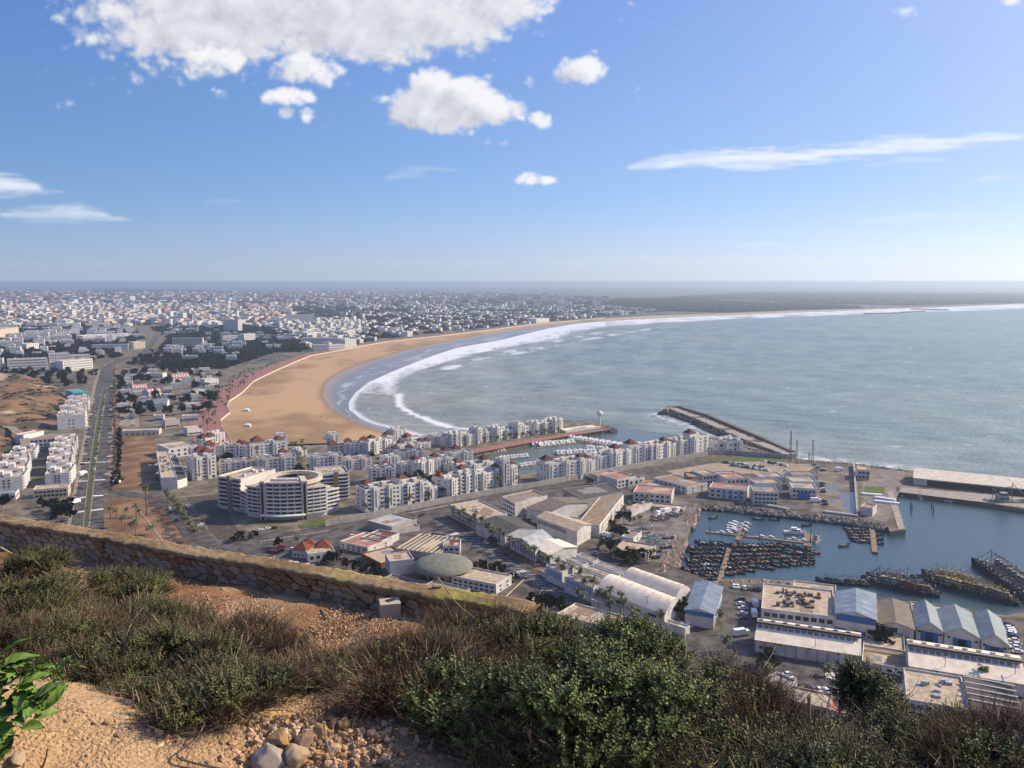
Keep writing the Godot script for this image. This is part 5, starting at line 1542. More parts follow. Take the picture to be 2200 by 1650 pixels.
func armour(list: Array, n: int, wide: float, m: Material, label: String) -> void:
	var li := along(pts(list, LAND), 200)
	var pl := []; var tn := []
	for k in n:
		var i := rng.randi() % 199
		var p := li[i].lerp(li[i + 1], rng.randf())
		var d := (li[i + 1] - li[i]).normalized()
		var s := rng.randf_range(-0.5, 0.5)
		p += Vector3(-d.z, 0, d.x) * s * wide
		p.y = 2.9 - absf(s) * 3.0 + rng.randf_range(-0.4, 0.6)
		pl.append(Transform3D(Basis.from_euler(Vector3(rng.randf() * 3, rng.randf() * 3, rng.randf() * 3)).scaled(Vector3.ONE * rng.randf_range(1.0, 2.3)), p)); tn.append(Color.WHITE * rng.randf_range(0.6, 1.15))
	scatter("rock_armour", rock_mesh(6), m, pl, self, label, "rocks", tn)

func arc_block(o: Node3D, c: Vector3, r0: float, r1: float, a0: float, a1: float, h: float, floors: int, ground: float) -> void:
	# a curved range of rooms: slabs with white balcony rails in front of dark glass, one part each
	var n := maxi(3, int((a1 - a0) / 0.09))
	var ang := []
	for k in n + 1: ang.append(lerpf(a0, a1, float(k) / n))
	var dir := func(a: float) -> Vector3: return Vector3(sin(a), 0, cos(a))
	var mb := MB.new()
	for k in n:
		var d0: Vector3 = dir.call(ang[k]); var d1: Vector3 = dir.call(ang[k + 1])
		var p := [c + d0 * (r1 - 1.6), c + d1 * (r1 - 1.6), c + d1 * r0, c + d0 * r0]
		mb.prism(p, 0.0, h, false)
	part("wall", mb.done(), M.white, o)
	mb = MB.new()
	for k in n:
		var d0: Vector3 = dir.call(ang[k]); var d1: Vector3 = dir.call(ang[k + 1])
		mb.prism([c + d0 * (r1 - 0.2), c + d1 * (r1 - 0.2), c + d1 * (r0 - 0.2), c + d0 * (r0 - 0.2)], h + 0.02, h + 0.35)
	part("roof", mb.done(), M.roof_tan, o)
	mb = MB.new()
	for k in n:
		for rr in [r1, r0]:
			var d0: Vector3 = dir.call(ang[k]); var d1: Vector3 = dir.call(ang[k + 1])
			var s: float = 0.0 if rr == r1 else 0.4
			mb.prism([c + d0 * (rr + s), c + d1 * (rr + s), c + d1 * (rr - 0.4 + s), c + d0 * (rr - 0.4 + s)], h, h + 1.0)
	part("parapet", mb.done(), M.white, o)
	var step := (h - ground) / floors
	for f in floors:
		var y := ground + f * step
		mb = MB.new()
		for k in n:
			var d0: Vector3 = dir.call(ang[k]); var d1: Vector3 = dir.call(ang[k + 1])
			mb.prism([c + d0 * r1, c + d1 * r1, c + d1 * (r1 - 1.65), c + d0 * (r1 - 1.65)], y - 0.25, y, true, true)
			mb.prism([c + d0 * (r1 + 0.02), c + d1 * (r1 + 0.02), c + d1 * (r1 - 0.14), c + d0 * (r1 - 0.14)], y, y + 0.95, true)
		var bal := part("balcony", mb.done(), M.white, o)
		for k in n:
			var am: float = (ang[k] + ang[k + 1]) / 2
			var d: Vector3 = dir.call(am)
			var x := Vector3.UP.cross(d)
			part("window", pane((r1 * (a1 - a0) / n) * 0.74, step * 0.66), M.glass, bal, Transform3D(Basis(x, Vector3.UP, d), c + d * (r1 - 1.58) * cos((ang[1] - ang[0]) / 2.0) + Vector3(0, y + step * 0.38, 0)))

func build_curved_hotel() -> void:
	# two concentric curved ranges round a courtyard, with pillars and stepped ends
	var c := at(640, 1078); var front := at(610, 1118)
	var rad := 46.0
	c = front + (c - front).normalized() * rad
	c.y = LAND
	var o := base("curved_hotel", "big curved white hotel with stacked balcony bands round a courtyard", "hotel", c)
	var face := atan2(front.x - c.x, front.z - c.z)
	var h := hgt(610, 1118, 1040)
	arc_block(o, Vector3.ZERO, rad - 15, rad, face - 0.26, face + 0.26, h, 8, 3.2)
	arc_block(o, Vector3.ZERO, rad - 14, rad - 1.5, face - 0.66, face - 0.34, h * 0.84, 7, 3.0)
	arc_block(o, Vector3.ZERO, rad - 14, rad - 4.5, face - 0.96, face - 0.67, h * 0.6, 5, 3.0)
	arc_block(o, Vector3.ZERO, rad - 14, rad - 1.5, face + 0.34, face + 0.66, h * 0.82, 7, 3.0)
	arc_block(o, Vector3.ZERO, rad - 14, rad - 4.5, face + 0.67, face + 0.94, h * 0.64, 5, 3.0)
	for a in [-0.3, 0.3]:
		var d := Vector3(sin(face + a), 0, cos(face + a))
		var mb := MB.new()
		mb.box(d * (rad - 7.0) + Vector3(0, h * 0.5 + 0.8, 0), Vector3(3.6, h + 1.6, 15.5), Basis(Vector3.UP.cross(d), Vector3.UP, d))
		part("stair_tower", mb.done(), M.cream, o)
		mb = MB.new()
		mb.box(d * (rad + 0.6) + Vector3(0, h * 0.5, 0), Vector3(1.6, h, 0.6), Basis(Vector3.UP.cross(d), Vector3.UP, d))
		part("glass_strip", mb.done(), M.glass, o)
	# entrance porch and rooftop boxes
	var mb := MB.new()
	for k in 8:
		var a0 := face - 0.3 + 0.075 * k
		var d0 := Vector3(sin(a0), 0, cos(a0)); var d1 := Vector3(sin(a0 + 0.075), 0, cos(a0 + 0.075))
		mb.prism([d0 * (rad + 5), d1 * (rad + 5), d1 * (rad + 0.4), d0 * (rad + 0.4)], 3.6, 4.2, true, true)
	part("porch", mb.done(), M.white, o)
	for k in 6:
		var a0 := face - 0.22 + 0.08 * k
		mb = MB.new()
		mb.box(Vector3(sin(a0), 0, cos(a0)) * (rad - 8) + Vector3(0, h + 1.0, 0), Vector3(3.0, 1.5, 2.0))
		part("roof_box", mb.done(), M.white, o)
	# ring round the courtyard
	mb = MB.new()
	for k in 40:
		var a0 := TAU * k / 40.0; var a1 := TAU * (k + 1) / 40.0
		var mid := Vector3(sin(face + 0.12), 0, cos(face + 0.12)) * 22.0
		var s0 := Vector3(sin(a0), 0, cos(a0)) * 19.0; var s1 := Vector3(sin(a1), 0, cos(a1)) * 19.0
		mb.prism([mid + s0, mid + s1, mid + s1 * 0.86, mid + s0 * 0.86], h - 2.6, h - 0.4, true, true)
	part("ring_roof", mb.done(), M.cream, o)
	# the two tall wings behind
	var wings := [[470, 1092, 520, 1100, 1022, 16, "curved_wing", "landward"], [686, 1082, 752, 1076, 1020, 18, "curved_wing", "seaward"]]
	for w in wings:
		var wq := quad_from(w[0], w[1], w[2], w[3], 34.0 if w[7] == "landward" else 26.0)
		var wh := hgt(w[0], w[1], w[4])
		var wo := flat_building("hotel_wing", "%s wing of the curved hotel with balcony bands and a blank bright side" % w[7], "hotel", wq, wh, M.white, M.roof_tan, 1.0)
		var l := quad_of(wo, wq)
		for f in 7:
			var y := 2.0 + f * (wh - 3.0) / 7.0
			var t := on_face(l, 0, 0.5, y + 1.2, 0.03)
			part("balcony_opening", pane((l[1] - l[0]).length() * 0.42, (wh / 7.0) * 0.5), M.glass, wo, on_face(l, 0, 0.27, y + 1.6, 0.02))
			part("balcony_opening", pane((l[1] - l[0]).length() * 0.3, (wh / 7.0) * 0.5), M.glass, wo, on_face(l, 0, 0.8, y + 1.6, 0.02))
			var b := MB.new()
			b.box(on_face(l, 0, 0.5, y + 0.4, 0.5).origin, Vector3((l[1] - l[0]).length(), 0.9, 1.0), t.basis)
			part("balcony", b.done(), M.white, wo)
			if w[7] == "seaward":
				windows(wo, l, 1, 5, 1, 3.2, wh / 7.0 * 0.5, y + 0.8, 1.0, M.glass)
		windows(wo, l, 3, 2, 7, 1.4, 1.4, 2.5, (wh - 3.0) / 7.0, M.glass, 0.3, 0.7)
		var s := MB.new()
		s.box(on_face(l, 0, 0.56, wh * 0.5 + 0.7, 0.9).origin, Vector3(3.0, wh + 1.4, 2.4), on_face(l, 0, 0.5, 0, 0).basis)
		part("stair_tower", s.done(), M.stone_wall, wo)
		roof_clutter(wo, l, wh - 1.0, 5, M.white)
	patch("hotel_lawn", [640, 1128, 740, 1112, 742, 1117, 650, 1135], 0.34, M.lawn, 0.2)
	patch("building_pit", [400, 1068, 470, 1062, 500, 1120, 520, 1150, 470, 1160, 430, 1110], 0.13, mat(Color(0.09, 0.075, 0.06), 0.95, M.coarse, 0.05))

# ---------- things on the sand
func figure_mesh() -> ArrayMesh:
	# a standing walker in one skin: legs, trunk, arms and head drawn out of one ring profile each
	var mb := MB.new()
	for s in [-1, 1]:
		mb.tube(Vector3(0.1 * s, 0, 0.12 * s), Vector3(0.08 * s, 0.85, 0), 0.07, 0.1, 6); mb.tube(Vector3(0.2 * s, 1.4, 0), Vector3(0.27 * s, 0.85, 0.1 * s), 0.06, 0.045, 5)
	mb.tube(Vector3(0, 0.8, 0), Vector3(0, 1.45, 0), 0.17, 0.2, 7); mb.tube(Vector3(0, 1.45, 0), Vector3(0, 1.56, 0), 0.07, 0.06, 6); mb.tube(Vector3(0, 1.54, 0), Vector3(0, 1.78, 0), 0.1, 0.09, 7)
	return mb.done()

func build_beach() -> void:
	for k in [[530, 884, "white beach tent on the sand, farther of the two"], [532, 917, "white beach tent with a small red flag, nearer of the two"]]:
		var p := at(k[0], k[1], 1.8)
		var o := base("beach_tent", k[2], "tent", p)
		var mb := MB.new(); mb.box(Vector3(0, 1.3, 0), Vector3(6.5, 2.6, 4.5))
		part("wall", mb.done(), M.white, o)
		mb = MB.new()
		for s in 4:
			var a := Vector3(3.5 * [-1, 1, 1, -1][s], 2.6, 2.5 * [1, 1, -1, -1][s]); var b := Vector3(3.5 * [1, 1, -1, -1][s], 2.6, 2.5 * [1, -1, -1, 1][s])
			mb.tri(a, b, Vector3(0, 4.0, 0))
		part("canopy", mb.done(), M.white_paint, o)
		if "flag" in k[2]:
			mb = MB.new(); mb.tube(Vector3(3, 0, 0), Vector3(3, 6.5, 0), 0.06, 0.05, 4)
			part("flag_pole", mb.done(), M.steel, o); part("flag", pane(1.2, 0.8, 0.04), M.roof_red, o, Transform3D(Basis(), Vector3(3.6, 6.0, 0)))
	var lounger := boxes([[0, 0.35, 0, 1.9, 0.12, 0.65], [-0.7, 0.6, 0, 0.6, 0.1, 0.65], [0.8, 0.17, 0.25, 0.08, 0.35, 0.08], [0.8, 0.17, -0.25, 0.08, 0.35, 0.08], [-0.7, 0.17, 0.25, 0.08, 0.35, 0.08], [-0.7, 0.17, -0.25, 0.08, 0.35, 0.08]])
	for k in [[515, 849, 545, 845, 12, 1, "below the pink promenade"], [517, 846, 545, 843, 12, 1, "below the pink promenade"], [555, 822, 584, 819, 9, 1, "farther up the sand"], [684, 771, 716, 765, 24, 2, "by the beach wall near the hotels"]]:
		for row in k[5]:
			for i in k[4]:
				var p := at(lerpf(k[0], k[2], i / float(k[4])), lerpf(k[1], k[3], i / float(k[4])) + row * 1.5, 2.0)
				single("sun_lounger", "dark sun lounger in the row " + k[6], "sun lounger", lounger, M.dark, Transform3D(Basis(Vector3.UP, 0.9), p), "sun loungers " + k[6])
	var fm := figure_mesh()
	for k in [[646, 903], [690, 897], [703, 899], [735, 900], [748, 902], [751, 901], [660, 900], [590, 836], [592, 838], [550, 832], [618, 812], [640, 856], [760, 885], [700, 910], [780, 893], [560, 870], [575, 905], [605, 925]]:
		single("person", "person in dark clothes walking on the open sand", "person", fm, M.dark, Transform3D(Basis(Vector3.UP, rng.randf() * 6.0), at(k[0], k[1], 1.2)), "walkers on the sand")

# ---------- the port
func vault(called: String, label: String, q4: Array, eaves: float, rise: float, ribs: int) -> void:
	# a hall under a barrel vault whose axis runs along the front
	var c := centre_of(q4); c.y = LAND
	var o := base(called, label, "hall", c)
	var q := local(q4, c)
	var mb := MB.new()
	for i in 4: mb.quad(q[i], q[(i + 1) % 4], q[(i + 1) % 4] + Vector3(0, eaves, 0), q[i] + Vector3(0, eaves, 0))
	var n := 14
	var arc := func(e: Vector3, f: Vector3, t: float) -> Vector3: return e.lerp(f, t) + Vector3(0, eaves + rise * sin(t * PI), 0)
	for k in n:
		var t0 := float(k) / n; var t1 := float(k + 1) / n
		mb.tri(arc.call(q[1], q[2], t0), arc.call(q[1], q[2], t1), q[1].lerp(q[2], 0.5) + Vector3(0, eaves, 0))
		mb.tri(arc.call(q[0], q[3], t1), arc.call(q[0], q[3], t0), q[0].lerp(q[3], 0.5) + Vector3(0, eaves, 0))
	part("wall", mb.done(), M.white_port, o)
	mb = MB.new()
	var up := Vector3(0, 0.1, 0)
	for k in n:
		var t0 := float(k) / n; var t1 := float(k + 1) / n
		mb.quad(arc.call(q[0], q[3], t0) + up, arc.call(q[1], q[2], t0) + up, arc.call(q[1], q[2], t1) + up, arc.call(q[0], q[3], t1) + up)
	var roof := part("roof", mb.done(), M.roof_cream, o)
	for r in ribs:
		mb = MB.new()
		var u := (r + 0.5) / ribs
		var a := q[0].lerp(q[1], u); var b := q[3].lerp(q[2], u)
		var x := (q[1] - q[0]).normalized() * 0.14
		for k in range(5, n):
			var t0 := float(k) / n; var t1 := float(k + 1) / n
			mb.quad(arc.call(a, b, t0) + up * 1.6 - x, arc.call(a, b, t0) + up * 1.6 + x, arc.call(a, b, t1) + up * 1.6 + x, arc.call(a, b, t1) + up * 1.6 - x)
		part("rib", mb.done(), M.grey_wall, roof)
	for g in 4:
		windows(o, q, 0, 4, 1, 1.6, 1.2, eaves - 2.6, 1.0, M.glass, 0.08 + 0.23 * g, 0.2 + 0.23 * g)

func long_warehouse(label: String, x1, y1, x2, y2, ytop, bx, by) -> void:
	# pale double roof with a dark slot of clerestory between; tall panelled front in shade
	var h := hgt(x1, y1, ytop)
	var a := at(x1, y1); var b := at(x2, y2); var bk := at(bx, by, LAND + h + 3.5)
	var d := (b - a).normalized(); var inn := -d.cross(Vector3.UP)
	var depth := (bk - a).dot(inn)
	var q4: Array[Vector3] = [a, b, b + inn * depth, a + inn * depth]
	var c := centre_of(q4); c.y = LAND
	var o := base("warehouse", label, "warehouse", c)
	var q := local(q4, c)
	var mb := MB.new()
	var up := Vector3(0, h, 0)
	for i in 4: mb.quad(q[i], q[(i + 1) % 4], q[(i + 1) % 4] + up, q[i] + up)
	var m0 := q[0].lerp(q[3], 0.62); var m1 := q[1].lerp(q[2], 0.62)
	var r := Vector3(0, h + 3.0, 0); var r2 := Vector3(0, h + 4.8, 0)
	mb.tri(q[1] + up, m1 + up, m1 + r); mb.tri(m0 + up, q[0] + up, m0 + r)
	mb.quad(m1 + up, q[2] + up, q[2] + r, m1 + r2); mb.quad(q[3] + up, m0 + up, m0 + r2, q[3] + r)
	mb.quad(q[2] + up, q[3] + up, q[3] + r, q[2] + r)
	part("wall", mb.done(), M.white_port, o)
	mb = MB.new(); mb.quad(m0 + r, m1 + r, m1 + r2 - Vector3(0, 0.05, 0), m0 + r2 - Vector3(0, 0.05, 0))
	part("clerestory", mb.done(), M.dark, o)
	var over := -inn * 0.7
	mb = MB.new()
	mb.quad(q[0] + up + over - Vector3(0, 0.2, 0), q[1] + up + over - Vector3(0, 0.2, 0), m1 + r + Vector3(0, 0.1, 0), m0 + r + Vector3(0, 0.1, 0))
	var low := part("roof", mb.done(), M.roof_cream, o)
	mb = MB.new()
	var ov := -inn * 1.3
	mb.quad(m0 + r2 + ov - Vector3(0, 0.1, 0), m1 + r2 + ov - Vector3(0, 0.1, 0), q[2] + r + Vector3(0, 0.1, 0), q[3] + r + Vector3(0, 0.1, 0))
	mb.quad(m1 + r2 + ov - Vector3(0, 0.5, 0), m0 + r2 + ov - Vector3(0, 0.5, 0), m0 + r2 + ov, m1 + r2 + ov)
	var high := part("roof", mb.done(), M.roof_cream, o)
	# grey translucent sheets set into both roofs
	for k in 16:
		for s in 2:
			var u := (k + 0.6) / 16.5
			var p0: Vector3 = (q[0].lerp(q[1], u) + up).lerp(m0.lerp(m1, u) + r, 0.72) if s == 0 else (m0.lerp(m1, u) + r2).lerp(q[3].lerp(q[2], u) + r, 0.3)
			var p1: Vector3 = (q[0].lerp(q[1], u) + up).lerp(m0.lerp(m1, u) + r, 0.93) if s == 0 else (m0.lerp(m1, u) + r2).lerp(q[3].lerp(q[2], u) + r, 0.75)
			if s == 1 and k % 2: continue
			var x := d * 0.95
			var lift := Vector3(0, 0.16, 0)
			mb = MB.new(); mb.quad(p0 - x + lift, p0 + x + lift, p1 + x + lift, p1 - x + lift)
			part("skylight", mb.done(), M.roof_grey, low if s == 0 else high)
	var n := 10
	for k in n + 1:
		part("downpipe", pane(0.3, h - 0.4, 0.3), M.grey_wall, o, on_face(q, 0, clampf(float(k) / n, 0.004, 0.996), h * 0.5 - 0.2, 0.12))
	for k in 3: part("window", pane(0.9, 1.2), M.glass, o, on_face(q, 0, 0.06 + 0.03 * k, 2.6, 0.03))
	for k in 3: part("vent", pane(0.8, 0.7), M.dark, o, on_face(q, 0, 0.25 + 0.27 * k, h * 0.82, 0.03))
	var cc := centre_of(q4); take(Vector2(cc.x, cc.z), 40)

func quad_px(list: Array, h: float) -> Array[Vector3]:
	# footprint from four roof corners, front start, front end, back end, back start
	var out: Array[Vector3] = []
	for i in 4:
		var p := at(list[2 * i], list[2 * i + 1], LAND + h)
		out.append(Vector3(p.x, LAND, p.z))
	return out

func door(o: Node3D, q: Array, f: int, u: float, w: float, h: float, m: Material, called := "door") -> void:
	part(called, pane(w, h), m, o, on_face(q, f, u, h / 2 + 0.02, 0.04))

func build_port() -> void:
	var o: Node3D
	long_warehouse("nearer long white warehouse with pale double roof and panelled front", 1620, 1401, 1849, 1437, 1372, 1628, 1326)
	long_warehouse("farther long white warehouse with pale double roof, cut by the picture's edge", 1950, 1458, 2205, 1500, 1428, 1944, 1370)
	# quayside halls behind them
	o = slab("cold_store", "white quayside building with rubble piled on its flat roof", "building", 1634, 1346, 1795, 1366, 1306, 34, M.white_port, M.roof_tan, 2, 9, 3, 2.4)
	var q := quad_from(1634, 1346, 1795, 1366, 34)
	roof_clutter(o, quad_of(o, q), hgt(1634, 1346, 1306) - 0.7, 40, M.metal_brown)
	var eaves := hgt(1797, 1364, 1314)
	var gq := quad_px([1797, 1318, 1882, 1332, 1880, 1275, 1797, 1272], eaves)
	o = gable_building("fish_hall", "quayside hall with blue metal roof and a broad blue fascia", "hall", gq, eaves, 2.2, M.white_port, M.metal_blue, false)
	skylights(o, eaves, 2.2, 5, M.metal_pale, 0.2, 0.8, 0.9)
	var lq := quad_of(o, gq)
	part("fascia", pane((lq[1] - lq[0]).length(), 3.0, 0.2), M.blue, o, on_face(lq, 0, 0.5, eaves - 1.2, 0.12))
	door(o, lq, 0, 0.12, 5.0, 4.6, M.blue); door(o, lq, 0, 0.62, 5.0, 4.6, M.blue)
	eaves = hgt(1886, 1366, 1340)
	gq = quad_px([1886, 1341, 1964, 1352, 1950, 1298, 1885, 1290], eaves)
	o = gable_building("fish_hall", "quayside hall with old brown corrugated roof", "hall", gq, eaves, 2.0, M.white_port, M.metal_brown, false)
	skylights(o, eaves, 2.0, 4, M.roof_grey, 0.15, 0.85, 0.8, 3)
	lq = quad_of(o, gq); door(o, lq, 0, 0.38, 5.0, 5.0, M.dark); door(o, lq, 0, 0.8, 2.0, 2.2, M.grey_wall)
	var sheds := [
		[1968, 1374, 2028, 1385, 1346, [1969, 1346, 2027, 1357, 2010, 1306, 1963, 1300], "metal_bluegrey", "first grey-blue gabled quayside shed with a blue sliding door"],
		[2031, 1386, 2107, 1402, 1356, [2030, 1358, 2106, 1372, 2085, 1316, 2014, 1309], "metal_bluegrey", "wide greenish-grey gabled quayside shed with skylight dashes"],
		[2110, 1404, 2166, 1414, 1372, [2109, 1374, 2166, 1385, 2148, 1328, 2092, 1320], "metal_bluegrey", "last gabled quayside shed beside the row of parked cars"],
	]
	for s in sheds:
		eaves = hgt(s[0], s[1], s[4])
		gq = quad_px(s[5], eaves)
		o = gable_building("quay_shed", s[7], "shed", gq, eaves, 3.2, M.white_port, M[s[6]], false)
		skylights(o, eaves, 3.2, 4, M.metal_pale, 0.25, 0.75, 0.6, 2)
		lq = quad_of(o, gq)
		door(o, lq, 0, 0.5, 7.0, 4.6, M.blue); door(o, lq, 0, 0.5, 3.0, 4.2, M.dark, "opening")
		part("window", pane(1.2, 0.8), M.glass, o, on_face(lq, 0, 0.12, eaves * 0.7, 0.03)); part("window", pane(1.2, 0.8), M.glass, o, on_face(lq, 0, 0.9, eaves * 0.7, 0.03))
	slab("quay_office", "low flat-roofed quayside building behind the grey gabled sheds", "building", 1958, 1322, 2085, 1340, 1310, 12, M.dirty, M.roof_tan, 1, 0, 0)
	slab("quay_office", "broad flat quay roof behind the rubble-roofed building", "building", 1702, 1290, 1795, 1302, 1266, 14, M.cream, M.roof_tan, 1, 0, 0)
	# yard between the long warehouses
	slab("yard_building", "roofless tan yard rooms between the two long warehouses", "building", 1851, 1437, 1948, 1454, 1420, 18, M.white_port, M.roof_brown, 1, 4, 0)
	slab("yard_building", "tan flat roof with a planted court between the long warehouses", "building", 1853, 1410, 1945, 1425, 1395, 24, M.dirty, M.roof_tan, 1, 0, 0)
	# the two near buildings at the hill's foot
	o = slab("office_building", "flat-roofed office with roof tanks and dark windows at the hill's foot", "building", 1944, 1560, 2078, 1585, 1500, 26, M.white_port, M.roof_tan, 3, 7, 2)
	q = quad_from(1944, 1560, 2078, 1585, 26)
	roof_clutter(o, quad_of(o, q), hgt(1944, 1560, 1500) - 0.7, 9, M.metal_pale)
	eaves = hgt(2080, 1590, 1525)
	o = flat_building("sawtooth_hall", "brown hall with ribbed sawtooth roof at the hill's foot", "hall", quad_px([2082, 1522, 2196, 1545, 2180, 1478, 2070, 1462], eaves), eaves, M.grey_wall, M.roof_brown, 0.8)
	lq = quad_of(o, quad_px([2082, 1522, 2196, 1545, 2180, 1478, 2070, 1462], eaves))
	for k in 5:
		var mb := MB.new()
		var a: Vector3 = lq[0].lerp(lq[3], k / 5.0 + 0.03); var b: Vector3 = lq[1].lerp(lq[2], k / 5.0 + 0.03)
		var a2: Vector3 = lq[0].lerp(lq[3], (k + 1) / 5.0); var b2: Vector3 = lq[1].lerp(lq[2], (k + 1) / 5.0)
		var y := eaves - 0.6
		mb.quad(a + Vector3(0, y, 0), b + Vector3(0, y, 0), b2 + Vector3(0, y + 1.8, 0), a2 + Vector3(0, y + 1.8, 0))
		mb.quad(b2 + Vector3(0, y, 0), a2 + Vector3(0, y, 0), a2 + Vector3(0, y + 1.8, 0), b2 + Vector3(0, y + 1.8, 0))
		part("sawtooth", mb.done(), M.metal_brown, o)
		mb = MB.new(); mb.box((a2 + b2) / 2 + Vector3(0, y + 1.9, 0), Vector3((b2 - a2).length(), 0.25, 0.4), on_face(lq, 0, 0.5, 0, 0).basis)
		part("ridge", mb.done(), M.skylight, o)
	slab("gate_house", "small white gatehouse with glazed side at the hill's foot", "building", 1628, 1490, 1672, 1510, 1462, 12, M.white_port, M.roof_grey, 2, 0, 2)
	slab("annex", "low pink-walled annex with pale roof beside the gatehouse car park", "building", 1680, 1518, 1780, 1540, 1500, 12, M.pink, M.roof_tan, 1, 6, 0)
	slab("annex", "pinkish annex beyond the car park behind the bushes", "building", 1782, 1540, 1860, 1556, 1525, 10, M.pink, M.roof_pink, 1, 0, 0)
	o = slab("office_building", "flat tan-roofed building close under the end of the stone wall", "building", 1196, 1345, 1300, 1375, 1318, 16, M.white_port, M.roof_tan, 2, 8, 2)
	slab("annex", "low tan annex under the hill behind the big bush", "building", 1300, 1400, 1440, 1428, 1382, 12, M.white_port, M.roof_tan, 1, 0, 0)
	# halls along the port avenue
	var vq := quad_px([1280, 1262, 1428, 1318, 1466, 1288, 1330, 1236], 8.0)
	vault("vaulted_hall", "pale barrel-vaulted hall with arched ribs, nearer of the pair", vq, 7.0, 4.2, 9)
	vq = quad_px([1334, 1236, 1452, 1278, 1484, 1262, 1376, 1224], 8.0)
	vault("vaulted_hall", "pale barrel-vaulted hall behind, farther of the pair", vq, 7.0, 3.6, 8)
	slab("perimeter_wall", "long white front wall along the avenue below the vaulted halls", "wall", 1270, 1304, 1472, 1368, 1348 - 61, 4, M.white_port, M.white_port, 1, 0, 0)
	eaves = hgt(1474, 1334, 1302)
	gq = quad_px([1472, 1310, 1534, 1320, 1552, 1262, 1496, 1250], eaves)
	o = gable_building("blue_hall", "hall with bright blue-grey metal roof next to the vaulted halls", "hall", gq, eaves, 1.6, M.white_port, M.metal_blue, false)
	skylights(o, eaves, 1.6, 4, M.roof_tan, 0.25, 0.75, 0.5, 2)
	lq = quad_of(o, gq); part("fascia", pane((lq[1] - lq[0]).length(), 2.0, 0.2), M.blue, o, on_face(lq, 0, 0.5, eaves - 0.9, 0.12))
	windows(o, lq, 1, 7, 1, 2.0, 3.0, 0.4, 1.0, M.blue_light)
	slab("shed_lean_to", "low white sheds at the foot of the blue-roofed hall", "building", 1474, 1340, 1515, 1350, 1330, 6, M.white_port, M.roof_tan, 1, 0, 0)
	# blue and white saw-tooth fish market
	for g in 2:
		for k in 4:
			var x := (1172 + 22 * k) if g == 0 else (1213 + 21 * k)
			var y := (1216 - 7.5 * k) if g == 0 else (1240 - 9.5 * k)
			var wq := quad_px([x, y, x + (36 if g == 0 else 62), y + (15 if g == 0 else 24), x + (48 if g == 0 else 78), y + (10 if g == 0 else 16), x + 13, y - 5], 8.0)
			o = flat_building("market_bay", "blue-windowed flat market bay, %s of the %s row by the avenue" % [["first", "second", "third", "fourth"][k], ["upper", "lower"][g]], "market hall", wq, 8.5 + 0.0, M.white_port, M.roof_grey, 0.4)
			lq = quad_of(o, wq)
			windows(o, lq, 0, 9 if g else 5, 1, (lq[1] - lq[0]).length() / (9.0 if g else 5.0) * 0.5, 3.2, 3.8, 1.0, M.blue_light)
	slab("street_wall", "low white street wall with round shrubs before the market bays", "wall", 1160, 1236, 1275, 1300, 1224, 3, M.white_port, M.white_port, 1, 0, 0)
	# white sheds between market and factories
	eaves = hgt(1100, 1184, 1158)
	gq = quad_px([1096, 1154, 1150, 1182, 1190, 1158, 1140, 1139], eaves)
	o = gable_building("boat_shed", "shed with pale grey metal roof and blue windows by the avenue", "shed", gq, eaves, 3.0, M.white_port, M.metal_pale, false)
	windows(o, quad_of(o, gq), 0, 8, 1, 1.3, 3.0, 2.0, 1.0, M.blue)
	gq = quad_px([1146, 1170, 1182, 1190, 1240, 1172, 1200, 1156], eaves)
	o = gable_building("boat_shed", "shed with smooth cream roof and lilac-white end wall by the avenue", "shed", gq, eaves * 0.9, 2.0, M.white_port, M.roof_cream, true)
	# the canning factories
	var fh := hgt(967, 1111, 1084)
	q = quad_px([967, 1084, 1027, 1113, 1091, 1102, 1028, 1073], fh)
	o = flat_building("factory", "three-storey factory with rows of small dark windows, nearest the marina wall", "factory", q, fh, M.white_port, M.roof_tan)
	windows(o, quad_of(o, q), 0, 14, 3, 1.1, 1.1, 1.4, fh / 3.2, M.glass); windows(o, quad_of(o, q), 1, 5, 1, 1.4, 1.0, fh * 0.7, 1.0, M.glass)
	roof_clutter(o, quad_of(o, q), fh - 0.7, 8, M.cream)
	eaves = hgt(1028, 1160, 1134)
	gq = quad_px([1024, 1124, 1084, 1150, 1150, 1134, 1105, 1110], eaves)
	o = gable_building("factory", "dark-roofed factory hall attached to the three-storey one", "factory", gq, eaves, 2.6, M.white_port, M.roof_dark, true)
	q = quad_px([1079, 1066, 1107, 1080, 1176, 1064, 1144, 1052], 10.0)
	o = flat_building("factory", "white factory block with tan roof and paired windows at the head of the middle lane", "factory", q, 10.0, M.white_port, M.roof_brown)
	windows(o, quad_of(o, q), 0, 6, 3, 1.8, 1.3, 1.2, 3.0, M.glass)
	slab("factory", "cream lower factory block beside the middle lane", "factory", 1112, 1102, 1134, 1110, 1086, 26, M.cream, M.roof_tan, 2, 4, 0)
	eaves = 9.0
	gq = quad_px([1132, 1090, 1176, 1102, 1262, 1080, 1232, 1068], eaves)
	o = gable_building("factory", "long grey-brown factory roof between the lane and the dark yard", "factory", gq, eaves, 3.0, M.white_port, M.metal_brown, true)
	gq = quad_px([1154, 1110, 1240, 1142, 1270, 1126, 1190, 1101], eaves)
	o = gable_building("factory", "factory hall with tan roof and a long row of upright vents", "factory", gq, eaves, 2.0, M.white_port, M.roof_tan, true)
	windows(o, quad_of(o, gq), 0, 24, 1, 0.9, 2.4, 5.0, 1.0, M.roof_grey, 0.02, 0.75)
	slab("factory", "white corner of the factory with a dark gateway", "factory", 1238, 1158, 1270, 1142, 1132, 16, M.white_port, M.roof_tan, 2, 4, 0)
	gq = quad_px([1272, 1114, 1300, 1100, 1336, 1062, 1306, 1064], 9.0)
